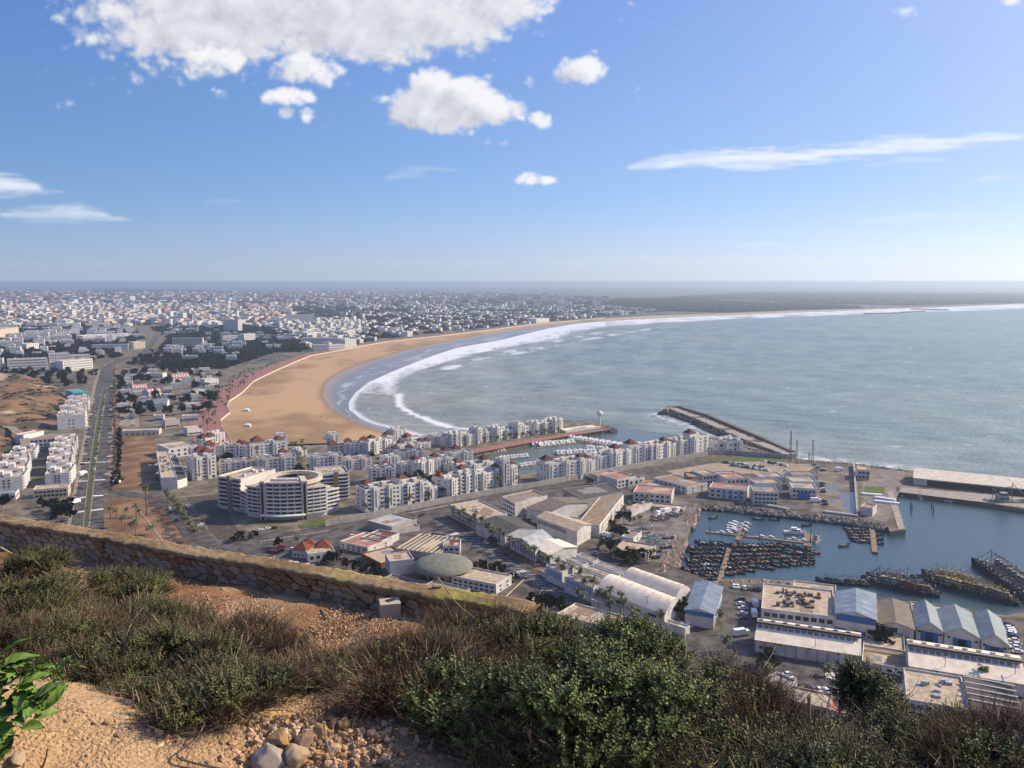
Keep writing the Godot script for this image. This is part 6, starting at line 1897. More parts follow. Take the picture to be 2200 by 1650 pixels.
	o = flat_building("factory", "long white factory front in full sun along the boatyard lane", "factory", quad_px([1242, 1122, 1288, 1128, 1340, 1062, 1288, 1068], 8.0), 8.0, M.white_port, M.roof_brown, 0.5)
	windows(o, quad_of(o, quad_px([1242, 1122, 1288, 1128, 1340, 1062, 1288, 1068], 8.0)), 1, 14, 2, 1.2, 1.2, 1.6, 3.2, M.glass)
	o = flat_building("dark_yard", "dark tarred flat roof behind the factories", "factory", quad_px([1210, 1050, 1256, 1074, 1338, 1056, 1308, 1036], 7.0), 7.0, M.dirty, M.roof_dark, 0.6)
	slab("factory_office", "white office with a salmon terrace roof by the marina wall", "building", 1326, 1050, 1366, 1042, 1030, 20, M.white_port, M.roof_pink, 2, 5, 2)
	slab("factory_office", "low orange-roofed building by the marina wall", "building", 1284, 1034, 1330, 1028, 1022, 14, M.white_port, M.roof_brown, 1, 4, 0)
	slab("factory_office", "small red-roofed house next to the salmon terrace", "building", 1350, 1046, 1384, 1040, 1030, 14, M.white_port, M.roof_red, 1, 3, 0)
	slab("factory", "white workshop with tan roof and a glazed band in the port's middle", "building", 1404, 1042, 1476, 1062, 1026, 22, M.white_port, M.roof_brown, 2, 7, 2)
	slab("workshop", "brown shed row with flat roof in the port's middle", "building", 1366, 1056, 1430, 1062, 1046, 30, M.dirty, M.roof_brown, 1, 0, 0)
	slab("customs_house", "white two-storey house with a salmon roof and blue doors", "building", 1360, 1078, 1442, 1084, 1056, 22, M.white_port, M.roof_pink, 2, 7, 2)
	slab("net_store", "long low dark-fronted store below the salmon-roofed house", "building", 1386, 1092, 1468, 1100, 1086, 10, M.dirty, M.roof_tan, 1, 9, 0, 4.0)
	slab("yard_hut", "small walled hut with tan roof in the boatyard", "building", 1338, 1106, 1356, 1110, 1092, 26, M.white_port, M.roof_tan, 1, 0, 0)
	slab("yard_hut", "white hut with blue door at the boatyard's middle", "building", 1334, 1168, 1360, 1172, 1152, 16, M.white_port, M.roof_grey, 1, 0, 1)
	slab("yard_office", "flat tan building with blue solar panels by the garden", "building", 1316, 1200, 1386, 1212, 1178, 18, M.dirty, M.roof_tan, 1, 0, 0)
	# fish-port houses beyond the skiff basin
	slab("port_house", "brown house with a salmon roof by the gravel lot", "building", 1478, 1044, 1508, 1044, 1024, 16, M.stone_wall, M.roof_pink, 2, 0, 0)
	slab("port_house", "white port house with dark parapet beside the brown one", "building", 1509, 1043, 1540, 1040, 1020, 16, M.white_port, M.roof_tan, 2, 4, 1)
	slab("port_house", "long shaded port hall behind the blue-striped house", "building", 1540, 1036, 1590, 1034, 1022, 14, M.grey_wall, M.roof_tan, 1, 6, 0)
	o = slab("port_house", "white port house with blue stripes and salmon terraces over the rocks", "building", 1522, 1068, 1602, 1076, 1046, 18, M.white_port, M.roof_pink, 2, 6, 2)
	q = quad_from(1522, 1068, 1602, 1076, 18); lq = quad_of(o, q)
	for u in [0.4, 0.62, 0.84]: part("blue_stripe", pane(1.6, hgt(1522, 1068, 1046) - 1.0, 0.1), M.blue_light, o, on_face(lq, 0, u, (hgt(1522, 1068, 1046) - 1.0) / 2, 0.06))
	slab("port_house", "terraced house stepping up behind the blue-striped one", "building", 1560, 1052, 1608, 1050, 1028, 18, M.white_port, M.roof_pink, 2, 5, 2)
	for b in [[1618, 1084, 1672, 1086, 1055, 18, 3, 6, "white three-storey house with small square windows above the rocks", "roof_grey"], [1622, 1060, 1680, 1060, 1038, 16, 2, 0, "shaded house row behind the three-storey white one", "roof_brown"], [1632, 1042, 1684, 1041, 1024, 14, 2, 0, "farthest house of the middle row by the parked cars", "roof_tan"], [1700, 1070, 1754, 1073, 1047, 18, 2, 6, "white house with a big blue gate above the rocks", "roof_tan"], [1702, 1052, 1756, 1052, 1034, 16, 2, 0, "tan-roofed house behind the blue-gated one", "roof_tan"], [1704, 1036, 1756, 1036, 1020, 14, 2, 0, "house with orange end roof next to the radio masts", "roof_brown"]]:
		o = slab("port_house", b[8], "building", b[0], b[1], b[2], b[3], b[4], b[5], M.white_port, M[b[9]], b[6], b[7], 2)
		if "gate" in b[8] and b[0] == 1700: door(o, quad_of(o, quad_from(b[0], b[1], b[2], b[3], b[5])), 0, 0.5, 8.0, 5.0, M.blue, "gate")
	slab("pier_house", "white flat-roofed pier house with two terraces by the sea wall", "building", 1842, 1030, 1868, 1032, 1008, 16, M.white_port, M.roof_tan, 2, 3, 2)
	slab("pier_house", "roofless tan pier house near the rocks", "building", 1848, 1106, 1874, 1110, 1088, 12, M.white_port, M.roof_brown, 1, 0, 0)
	# long pale shed on the outer quay
	var a := at(1962, 1041); var b2 := at(2300, 1076); var hh := hgt(1962, 1041, 1026)
	var dd := (b2 - a).normalized(); var inn := -dd.cross(Vector3.UP)
	var sq: Array[Vector3] = [a, b2, b2 + inn * 32.0, a + inn * 32.0]
	o = gable_building("quay_warehouse", "very long pale-roofed shed on the outer quay by the open sea", "warehouse", sq, hh, 4.5, M.white_port, M.roof_cream, true)
	lq = quad_of(o, sq)
	for k in 5: part("opening", pane(26.0, hh * 0.8), M.dark, o, on_face(lq, 0, 0.22 + 0.18 * k, hh * 0.42, 0.05))
	# mid-port low houses near the roundabout
	o = slab("petrol_station", "two pale pitched roofs on a dark low building near the mast lights", "building", 790, 1136, 842, 1150, 1118, 22, M.dirty, M.metal_pale, 1, 0, 0)
	slab("canopy_building", "long brown flat roof over parked cars beside the port avenue", "building", 830, 1152, 902, 1140, 1142, 16, M.white_port, M.roof_brown, 1, 0, 0)
	for b in [[628, 1198, 656, 1200, 1176], [652, 1190, 676, 1188, 1172], [676, 1194, 712, 1192, 1174]]:
		o = flat_building("villa", "small white villa with orange hipped roofs, %s from the roundabout" % ["first", "second", "third"][[628, 652, 676].find(b[0])], "house", quad_from(b[0], b[1], b[2], b[3], 10), hgt(b[0], b[1], b[4]) * 0.7, M.white_port, M.roof_red, 0.3)
		lq = quad_of(o, quad_from(b[0], b[1], b[2], b[3], 10))
		pavilion(o, (lq[0] + lq[2]) / 2, hgt(b[0], b[1], b[4]) * 0.6, 10.0, 0.8, M.roof_red, lq[1] - lq[0])
		windows(o, lq, 0, 3, 1, 1.2, 1.2, 1.2, 3.0, M.glass)
	slab("villa_terrace", "white low house with a plain terrace below the orange hipped roofs", "house", 662, 1208, 720, 1200, 1190, 14, M.white_port, M.roof_tan, 1, 4, 0)
	slab("workshop", "white house with several salmon roofs in the middle of the yards", "building", 730, 1178, 790, 1192, 1162, 22, M.white_port, M.roof_pink, 2, 5, 2)
	slab("workshop", "salmon-roofed rear wing in the middle of the yards", "building", 775, 1170, 820, 1178, 1154, 18, M.white_port, M.roof_red, 2, 4, 0)
	slab("workshop", "long brick-red wall under a tan sloping roof", "building", 776, 1198, 818, 1220, 1188, 20, M.brick_wall, M.roof_tan, 1, 0, 0)
	slab("workshop", "white workshop with junk on its roof beside the grey dome", "building", 838, 1238, 890, 1232, 1206, 14, M.white_port, M.roof_tan, 1, 0, 1)
	o = slab("open_shed", "stripped shed showing bare roof beams", "building", 850, 1194, 940, 1206, 1178, 30, M.dirty, M.metal_brown, 1, 0, 0)
	q = quad_from(850, 1194, 940, 1206, 30); lq = quad_of(o, q)
	for k in 9:
		var mb := MB.new(); var p0: Vector3 = lq[0].lerp(lq[1], (k + 0.5) / 9.0); var p1: Vector3 = lq[3].lerp(lq[2], (k + 0.5) / 9.0)
		mb.box((p0 + p1) / 2 + Vector3(0, hgt(850, 1194, 1178) + 0.2, 0), Vector3(0.4, 0.4, (p1 - p0).length()), on_face(lq, 0, 0.5, 0, 0).basis)
		part("beam", mb.done(), M.cream, o)
	slab("workshop", "low grey-roofed workshop row by the port avenue", "building", 900, 1166, 936, 1172, 1156, 14, M.grey_wall, M.roof_dark, 1, 4, 0)
	slab("corner_house", "white corner house with a bright red roof by the port avenue", "building", 952, 1196, 988, 1196, 1172, 12, M.white_port, M.roof_red, 2, 3, 2)
	slab("office_building", "modern white office bar with a window band near the side street", "building", 970, 1258, 1066, 1278, 1236, 16, M.white_port, M.roof_tan, 2, 8, 2)
	slab("shed_row", "flat grey sheds directly below the stone wall's middle", "building", 880, 1290, 960, 1310, 1272, 20, M.dirty, M.roof_grey, 1, 0, 0)
	slab("shed_row", "rusty corrugated lean-to roofs below the white junk-roofed workshop", "building", 800, 1262, 880, 1282, 1252, 16, M.dirty, M.metal_brown, 1, 0, 0)
	# grey dome on a ring of slabs
	var dc := at(952, 1240)
	o = base("domed_hall", "grey shallow dome standing on a low ring of white slabs", "hall", dc)
	var mb := MB.new()
	for k in 24:
		var a0 := TAU * k / 24; var a1 := TAU * (k + 1) / 24
		mb.quad(Vector3(cos(a1) * 9, 0, sin(a1) * 9), Vector3(cos(a0) * 9, 0, sin(a0) * 9), Vector3(cos(a0) * 12.5, 6.0, sin(a0) * 12.5), Vector3(cos(a1) * 12.5, 6.0, sin(a1) * 12.5))
	part("drum", mb.done(), M.white_port, o)
	var vv := PackedVector3Array()
	for j in 10:
		for i in 41:
			var r := 16.0 * cos(j / 9.0 * PI / 2); var a0 := TAU * i / 40.0
			vv.append(Vector3(cos(a0) * r, 6.0 + 5.0 * sin(j / 9.0 * PI / 2), sin(a0) * r))
	part("dome", sheet(vv, PackedColorArray(), 41, 10), mat(Color(0.2, 0.21, 0.17), 0.8, M.coarse, 0.05), o)
	for k in 12: part("panel", pane(2.6, 2.4), M.dark, o, Transform3D(Basis(Vector3.UP, TAU * k / 12.0), Vector3(sin(TAU * k / 12.0), 0, cos(TAU * k / 12.0)) * 11.0 + Vector3(0, 2.6, 0)))
	# lattice masts
	for k in [[1697, 994, 924, "tallest red lattice radio mast"], [1711, 996, 946, "second lattice radio mast, next to the tallest"], [1745, 1000, 944, "thick grey radio mast with a drum top"], [1738, 994, 972, "short thin mast between the taller ones"]]:
		o = base("radio_mast", k[3], "mast", at(k[0], k[1]))
		var h := hgt(k[0], k[1], k[2])
		mb = MB.new()
		for s in 4: mb.tube(Vector3(0.9 * (1 if s % 2 else -1), 0, 0.9 * (1 if s > 1 else -1)), Vector3(0.35 * (1 if s % 2 else -1), h, 0.35 * (1 if s > 1 else -1)), 0.16, 0.12, 4)
		for s in int(h / 2.2):
			var w := lerpf(0.9, 0.35, s * 2.2 / h)
			mb.tube(Vector3(-w, s * 2.2, w), Vector3(w, s * 2.2 + 2.2, w), 0.09, 0.09, 3); mb.tube(Vector3(w, s * 2.2, -w), Vector3(w, s * 2.2 + 2.2, w), 0.09, 0.09, 3)
		part("lattice", mb.done(), M.roof_rust if "red" in k[3] else M.steel, o)
		mb = MB.new(); mb.tube(Vector3(0, h - 2.5, 0), Vector3(0, h, 0), 0.8, 0.8, 8)
		part("antenna", mb.done(), M.metal_pale, o)
	# long boats hauled out along the quay and on the pier
	for k in [[1855, 1063, 1890, 1066, "white hull laid on the pier, nearest the lawn"], [1884, 1071, 1920, 1076, "second white hull laid on the pier"], [1883, 1079, 1928, 1084, "third and longest white hull laid on the pier"], [1634, 1085, 1690, 1096, "grey metal gangway stored over the rocks"], [1774, 1102, 1838, 1110, "second grey gangway stored over the rocks"]]:
		mb = MB.new()
		wall_line(pts([k[0], k[1], k[2], k[3]], LAND), 2.6, LAND + 0.1, LAND + 1.5, mb)
		single("stored_hull", k[4], "hull", mb.done(), M.white_paint if "hull" in k[4] else M.metal_pale)

# ---------- boats and cars
func hull_mesh(l: float, w: float, depth: float, sheer: float, bow := 0.62, stern := 0.8) -> ArrayMesh:
	# bow towards +x; open deck a little below the rail
	var mb := MB.new()
	var n := 10
	var rail := []; var keel := []
	for k in n + 1:
		var t := float(k) / n
		var half := w / 2 * (lerpf(stern, 1.0, minf(t * 2.5, 1.0)) if t < 0.4 else pow(maxf(0.0, 1.0 - pow((t - 0.4) / 0.6, 2.2)), bow))
		var x := (t - 0.5) * l
		var y := depth + sheer * pow(maxf(0.0, t - 0.35) / 0.65, 2.2) + sheer * 0.15 * pow(1.0 - t, 3.0)
		rail.append([Vector3(x, y, half), Vector3(x, y, -half)])
		keel.append([Vector3(x * 0.94, -0.3, half * 0.6), Vector3(x * 0.94, -0.3, -half * 0.6)])
	for k in n:
		mb.quad(keel[k][0], keel[k + 1][0], rail[k + 1][0], rail[k][0])
		mb.quad(keel[k + 1][1], keel[k][1], rail[k][1], rail[k + 1][1])
	mb.quad(keel[0][1], keel[0][0], rail[0][0], rail[0][1])
	return mb.done()

func deck_mesh(l: float, w: float, y: float, stern := 0.8) -> ArrayMesh:
	var mb := MB.new()
	var n := 8
	for k in n:
		var h := []
		for t in [float(k) / n * 0.93, float(k + 1) / n * 0.93]:
			h.append([(t - 0.5) * l, w * 0.47 * (lerpf(stern, 1.0, minf(t * 2.5, 1.0)) if t < 0.4 else pow(maxf(0.0, 1.0 - pow((t - 0.4) / 0.6, 2.2)), 0.62))])
		mb.quad(Vector3(h[0][0], y, h[0][1]), Vector3(h[1][0], y, h[1][1]), Vector3(h[1][0], y, -h[1][1]), Vector3(h[0][0], y, -h[0][1]))
	return mb.done()

func boxes(list: Array) -> ArrayMesh:
	var mb := MB.new()
	for b in list: mb.box(Vector3(b[0], b[1], b[2]), Vector3(b[3], b[4], b[5]))
	return mb.done()

var stock := {}
func place_copy(kind: String, p: Vector3, turn: float, label: String, group: String, scale := 1.0, tint: Material = null) -> Node3D:
	# the first one put down is the original, later ones are copies of it
	var o: Node3D
	if not stock[kind].get_parent():
		o = stock[kind]
	else:
		o = stock[kind].duplicate()
	o.name = numbered(stock[kind].get_meta("called"))
	add_child(o, true)
	o.position = p; o.rotation.y = turn; o.scale = Vector3.ONE * scale
	for ch in o.get_children():
		if tint and ch.has_meta("painted"): ch.material_override = tint
		if ch.has_meta("painted_gear"): ch.material_override = M.dirty if rng.randf() < 0.4 else M.dark
	tag(o, label, stock[kind].get_meta("kind_of"), group)
	return o

func stock_up(kind: String, called: String, category: String) -> Node3D:
	var o := Node3D.new()
	o.set_meta("called", called); o.set_meta("kind_of", category)
	stock[kind] = o
	return o

func make_stock() -> void:
	var o := stock_up("yacht", "motor_yacht", "boat")
	part("hull", hull_mesh(11, 3.4, 1.3, 0.7), M.white_paint, o); part("deck", deck_mesh(11, 3.4, 1.2), M.roof_cream, o)
	part("cabin", boxes([[0.2, 1.9, 0, 5.0, 1.3, 2.3], [-0.6, 2.9, 0, 2.8, 0.9, 2.0]]), M.white_paint, o)
	part("window", boxes([[0.3, 2.05, 0, 4.6, 0.5, 2.36], [2.72, 2.0, 0, 0.1, 0.6, 2.0]]), M.glass, o)
	o = stock_up("sailboat", "sailing_yacht", "boat")
	part("hull", hull_mesh(10.5, 3.0, 1.1, 0.5, 0.7, 0.7), M.white_paint, o); part("deck", deck_mesh(10.5, 3.0, 1.05, 0.7), M.roof_cream, o)
	part("cabin", boxes([[0.3, 1.35, 0, 4.0, 0.6, 1.7]]), M.white_paint, o)
	var mb := MB.new(); mb.tube(Vector3(0.8, 1.0, 0), Vector3(0.8, 14.5, 0), 0.14, 0.09, 5)
	part("mast", mb.done(), M.metal_pale, o)
	mb = MB.new(); mb.tube(Vector3(0.7, 2.3, 0), Vector3(-3.6, 2.2, 0), 0.22, 0.2, 5)
	part("boom", mb.done(), M.blue, o)
	o = stock_up("skiff", "fishing_skiff", "boat")
	part("hull", hull_mesh(7.0, 2.0, 0.75, 1.0, 0.6, 0.85), mat(Color(0.025, 0.05, 0.085), 0.5), o).set_meta("painted", true)
	part("deck", deck_mesh(7.0, 2.0, 0.45, 0.85), mat(Color(0.085, 0.08, 0.075), 0.9), o)
	part("thwart", boxes([[-1.4, 0.7, 0, 0.5, 0.14, 1.6], [0.6, 0.72, 0, 0.4, 0.14, 1.7]]), M.wood, o)
	part("gear", boxes([[-0.4, 0.72, 0.15, 1.2, 0.45, 0.9], [1.5, 0.75, -0.1, 0.7, 0.4, 0.6]]), M.dirty, o).set_meta("painted_gear", true)
	part("outboard_motor", boxes([[-3.6, 0.9, 0, 0.35, 0.7, 0.4]]), M.dark, o)
	o = stock_up("trawler", "trawler", "fishing boat")
	part("hull", hull_mesh(21, 5.6, 2.2, 1.6, 0.6, 0.9), mat(Color(0.02, 0.028, 0.05), 0.6), o).set_meta("painted", true)
	part("deck", deck_mesh(21, 5.6, 1.7, 0.9), mat(Color(0.07, 0.06, 0.05), 0.9), o)
	part("wheelhouse", boxes([[-3.5, 3.2, 0, 4.6, 3.0, 3.4], [-3.0, 5.3, 0, 3.0, 1.5, 2.8]]), M.dirty, o).set_meta("painted_house", true)
	part("window", boxes([[-3.0, 5.5, 0, 3.06, 0.6, 2.86], [-3.2, 3.6, 0, 4.0, 0.5, 3.46]]), M.glass, o)
	mb = MB.new()
	for q in [[Vector3(0.5, 1.7, 0), Vector3(0.5, 11.0, 0)], [Vector3(-7.0, 1.7, 1.8), Vector3(-7.0, 7.5, 1.2)], [Vector3(-7.0, 1.7, -1.8), Vector3(-7.0, 7.5, -1.2)], [Vector3(-7.0, 7.2, -1.8), Vector3(-7.0, 7.2, 1.8)], [Vector3(0.5, 10.0, 0), Vector3(6.5, 4.5, 0)], [Vector3(0.5, 9.0, 0), Vector3(-5.0, 7.5, 0)], [Vector3(7.0, 3.0, 0), Vector3(7.0, 7.0, 0)]]:
		mb.tube(q[0], q[1], 0.2, 0.13, 5)
	part("mast", mb.done(), M.steel, o).set_meta("painted_mast", true)
	var nets := []
	for k in 26: nets.append([rng.randf_range(-9, 8), rng.randf_range(1.9, 2.6), rng.randf_range(-1.9, 1.9), rng.randf_range(0.5, 1.7), rng.randf_range(0.3, 1.1), rng.randf_range(0.4, 1.5)])
	part("net_pile", boxes(nets), M.metal_brown, o).set_meta("painted_gear", true)
	var bits := []
	for k in 9: bits.append([rng.randf_range(-9, 9), rng.randf_range(2.2, 3.2), rng.randf_range(-2.2, 2.2), 0.5, 0.5, 0.5])
	part("float", boxes(bits), M.roof_cream, o)
	o = stock_up("car", "parked_car", "car")
	mb = MB.new()
	mb.box(Vector3(0, 0.62, 0), Vector3(4.3, 0.62, 1.72)); mb.box(Vector3(0, 0.95, 0), Vector3(4.1, 0.1, 1.6))
	mb.box(Vector3(-0.25, 1.5, 0), Vector3(1.9, 0.08, 1.3))
	part("body", mb.done(), M.white_paint, o).set_meta("painted", true)
	mb = MB.new()
	var lo := [Vector3(-1.9, 0.98, 0.8), Vector3(1.1, 0.98, 0.8), Vector3(1.1, 0.98, -0.8), Vector3(-1.9, 0.98, -0.8)]
	var hi := [Vector3(-1.25, 1.47, 0.65), Vector3(0.65, 1.47, 0.65), Vector3(0.65, 1.47, -0.65), Vector3(-1.25, 1.47, -0.65)]
	for k in 4: mb.quad(lo[k], lo[(k + 1) % 4], hi[(k + 1) % 4], hi[k])
	part("cabin_glass", mb.done(), M.car_glass, o)
	var wheel := MB.new(); wheel.tube(Vector3(0, 0, -0.12), Vector3(0, 0, 0.12), 0.33, 0.33, 9)
	var wm := wheel.done()
	for s in [[-1.3, 0.78], [1.3, 0.78], [-1.3, -0.78], [1.3, -0.78]]: part("wheel", wm, M.tyre, o, Transform3D(Basis(), Vector3(s[0], 0.33, s[1])))
	o = stock_up("truck", "parked_truck", "truck")
	part("cargo_box", boxes([[-0.9, 2.1, 0, 5.4, 2.6, 2.3]]), M.white_paint, o).set_meta("painted", true)
	part("cab", boxes([[2.9, 1.5, 0, 1.8, 2.0, 2.1]]), M.white_paint, o)
	part("windscreen", boxes([[3.82, 1.9, 0, 0.06, 0.8, 1.9]]), M.car_glass, o)
	for s in [[-2.6, 0.95], [2.6, 0.95], [-2.6, -0.95], [2.6, -0.95]]: part("wheel", wm, M.tyre, o, Transform3D(Basis().scaled(Vector3.ONE * 1.4), Vector3(s[0], 0.46, s[1])))

func line_up(kind: String, a: Array, n: int, label: String, group: String, tints: Array, h: float, turn: float, face_along := false, jitter := 0.4, skip := 0.0, size := 1.0) -> void:
	var l := along(pts(a, h), maxi(n, 2))
	for k in n:
		if rng.randf() < skip: continue
		var d := (l[mini(k + 1, n - 1)] - l[maxi(k - 1, 0)]).normalized() if n > 1 else Vector3.RIGHT
		var t := atan2(-d.z, d.x) + (0.0 if face_along else PI / 2) + turn + rng.randfn() * 0.04
		if rng.randf() < 0.4 and kind == "car": t += PI
		var p := l[k] + Vector3(rng.randf_range(-1, 1), 0, rng.randf_range(-1, 1)) * jitter
		place_copy(kind, Vector3(p.x, h, p.z), t, label, group, size * rng.randf_range(0.94, 1.06), tints[rng.randi() % tints.size()] if tints.size() else null)

func pontoon(list: Array, label: String, wide := 2.4, h := 0.9) -> void:
	var mb := MB.new()
	wall_line(pts(list, h), wide, h - 0.6, h, mb)
	var o := base("pontoon", label, "pontoon")
	part("deck", mb.done(), M.wood, o)
	for p in along(pts(list, h), 5):
		mb = MB.new(); mb.tube(Vector3(p.x + 1.6, -1, p.z), Vector3(p.x + 1.6, 4.2, p.z), 0.25, 0.25, 6)
		part("pile", mb.done(), M.dark, o)

func build_boats() -> void:
	make_stock()
	# marina
	var none := []
	for k in [["yacht", [1157, 958, 1228, 950], 12, "white motor yacht in the landward raft of the marina", "motor yachts of the marina's landward raft"], ["yacht", [1226, 942, 1342, 961], 17, "white motor yacht along the outer pontoon of the marina", "motor yachts on the outer pontoon"], ["sailboat", [1232, 938, 1330, 953], 9, "sailing yacht with bare mast on the outer pontoon", "sailing yachts on the outer pontoon"],
		["yacht", [1196, 976, 1275, 972], 12, "motor yacht on the middle pontoon before the white row", "motor yachts on the middle pontoon"], ["yacht", [1262, 962, 1316, 968], 9, "motor yacht beside the white row's middle", "motor yachts behind the white row"], ["sailboat", [1200, 970, 1262, 966], 6, "sailing yacht on the middle pontoon", "sailing yachts on the middle pontoon"],
		["yacht", [1028, 974, 1082, 968], 8, "small motor boat on the inner pontoon by the spit", "boats on the inner pontoon"], ["yacht", [1078, 986, 1132, 981], 9, "motor boat moored near the head of the basin", "boats at the head of the basin"], ["yacht", [1118, 1002, 1160, 996], 8, "motor boat moored before the corner tower", "boats before the corner tower"], ["yacht", [1142, 957, 1180, 953], 5, "large white cruiser beside the landward raft", "cruisers by the landward raft"]]:
		line_up(k[0], k[1], k[2], k[3], k[4], none, 0.35, rng.randf_range(-0.3, 0.3), false, 0.6, 0.0, 0.9 if k[0] == "sailboat" else rng.randf_range(0.8, 1.05))
	pontoon([1150, 962, 1235, 952], "landward pontoon of the marina"); pontoon([1222, 946, 1346, 965], "outer pontoon of the marina"); pontoon([1190, 981, 1282, 975], "middle pontoon of the marina"); pontoon([1018, 979, 1088, 970], "inner pontoon by the spit"); pontoon([1110, 1008, 1165, 1000], "short pontoon before the corner tower")
	# packed blue skiffs: rows between the corners of each raft, bows to the upper left
	var tints := [mat(Color(0.022, 0.045, 0.075), 0.5), mat(Color(0.03, 0.06, 0.11), 0.5), mat(Color(0.035, 0.045, 0.055), 0.6), mat(Color(0.03, 0.03, 0.03), 0.6), mat(Color(0.05, 0.1, 0.16), 0.5)]
	var gear := [M.dirty, M.white_paint, M.roof_tan, M.metal_blue, mat(Color(0.5, 0.38, 0.08), 0.8), mat(Color(0.3, 0.08, 0.04), 0.8), M.dark, M.metal_pale]
	for r in [[[1568, 1174, 1691, 1173], [1556, 1232, 1610, 1226], 7, 16, "in the seaward raft beyond the plank pier"], [[1692, 1174, 1750, 1186], [1622, 1222, 1744, 1210], 5, 10, "at the seaward end of the raft"], [[1490, 1168, 1558, 1170], [1462, 1236, 1538, 1232], 8, 8, "in the landward raft by the plank pier"], [[1498, 1240, 1545, 1236], [1482, 1250, 1530, 1252], 3, 6, "moored against the lower quay"], [[1452, 1232, 1474, 1234], [1452, 1240, 1474, 1242], 2, 4, "tied in the dark corner of the basin"]]:
		for j in r[2]:
			var t := float(j) / maxf(1, r[2] - 1)
			var a := at(lerpf(r[0][0], r[1][0], t), lerpf(r[0][1], r[1][1], t), 0.35); var b := at(lerpf(r[0][2], r[1][2], t), lerpf(r[0][3], r[1][3], t), 0.35)
			for k in r[3]:
				if rng.randf() < 0.06: continue
				var p := a.lerp(b, (k + rng.randf_range(0.1, 0.9)) / r[3]) + Vector3(rng.randfn(), 0, rng.randfn()) * 0.7
				var o := place_copy("skiff", p, 2.3 + rng.randfn() * 0.25, "dark blue fishing skiff with raised bow " + r[4], "skiffs " + r[4], rng.randf_range(0.9, 1.08), tints[rng.randi() % 5])
				for ch in o.get_children():
					if ch.has_meta("painted_gear"): ch.material_override = gear[rng.randi() % gear.size()] if rng.randf() < 0.45 else M.dark
	pontoon([1566, 1180, 1545, 1250], "plank pier through the packed skiffs", 2.6, 1.6)
	for j in 5: line_up("skiff", [1822 + j * 4, 1138 + j * 6.5, 1876, 1138 + j * 6.5], 7, "dark skiff nosed against the plank pier below the rocks", "skiffs at the small plank pier", tints, 0.35, 0.7)
	pontoon([1873, 1132, 1880, 1184], "small plank pier below the rocks", 3.4, 1.4)
	line_up("skiff", [1886, 1150, 1888, 1170], 3, "skiff on the seaward side of the small plank pier", "skiffs seaward of the small plank pier", tints, 0.35, 0.0)
	for k in [[1814, 1174, "lone skiff drifting near the small plank pier"], [1533, 1114, "lone small boat in the quiet corner of the basin"], [1629, 1117, "small boat at anchor under the grey rock slope"], [1664, 1118, "tiny boat at anchor beside another under the rocks"], [1734, 1130, "dinghy at anchor near the white fishing boat"]]:
		place_copy("skiff", at(k[0], k[1], 0.35), rng.randf_range(-0.4, 0.4), k[2], "", 1.1, tints[2])
	pontoon([1520, 1142, 1600, 1151, 1735, 1166], "long floating jetty with small white boats"); pontoon([1598, 1130, 1586, 1158], "cross arm of the floating jetty", 3.6); pontoon([1737, 1148, 1735, 1170], "pale landing at the end of the floating jetty", 5.0)
	line_up("yacht", [1550, 1146, 1728, 1164], 9, "small white boat alongside the floating jetty", "small boats on the floating jetty", none, 0.35, 0.0, true, 1.2, 0.2, 0.62)
	line_up("yacht", [1578, 1127, 1576, 1143], 4, "small white boat at the jetty's cross arm", "small boats on the cross arm", none, 0.35, 1.4, true, 0.6, 0.0, 0.75)
	line_up("yacht", [1604, 1128, 1600, 1142], 3, "small white boat seaward of the jetty's cross arm", "small boats seaward of the cross arm", none, 0.35, 1.4, true, 0.6, 0.0, 0.7)
	place_copy("yacht", at(1708, 1147, 0.35), -0.2, "dark speedboat lying alone in the basin", "", 1.25, tints[3])
	place_copy("trawler", at(1756, 1162, 0.35), 0.9, "white-hulled fishing boat at the end of the floating jetty", "", 0.62, M.white_paint)
	# trawlers side by side along the quay
	var hulls := [mat(Color(0.02, 0.027, 0.045), 0.6), mat(Color(0.03, 0.05, 0.1), 0.6), mat(Color(0.022, 0.022, 0.024), 0.6), mat(Color(0.03, 0.09, 0.07), 0.6), mat(Color(0.2, 0.04, 0.03), 0.6)]
	var yellow := mat(Color(0.42, 0.33, 0.12), 0.7)
	for g in [[[1770, 1250, 1848, 1256], 9, 0.6, "small trawler in the first cluster by the pale quay roof", 0], [[1884, 1254, 1978, 1276], 12, 1.0, "dark trawler in the second raft at the fish quay", 0], [[1892, 1244, 1950, 1250], 4, 0.9, "outer trawler of the second raft with grey gantries", 0], [[2006, 1254, 2146, 1290], 15, 1.05, "trawler with yellow masts in the third raft at the fish quay", 1], [[2014, 1240, 2080, 1256], 5, 0.95, "outer trawler of the yellow-masted third raft", 1], [[2130, 1222, 2240, 1300], 12, 1.2, "grey-decked trawler in the outermost raft", 2]]:
		var l := along(pts(g[0], 0.35), g[1])
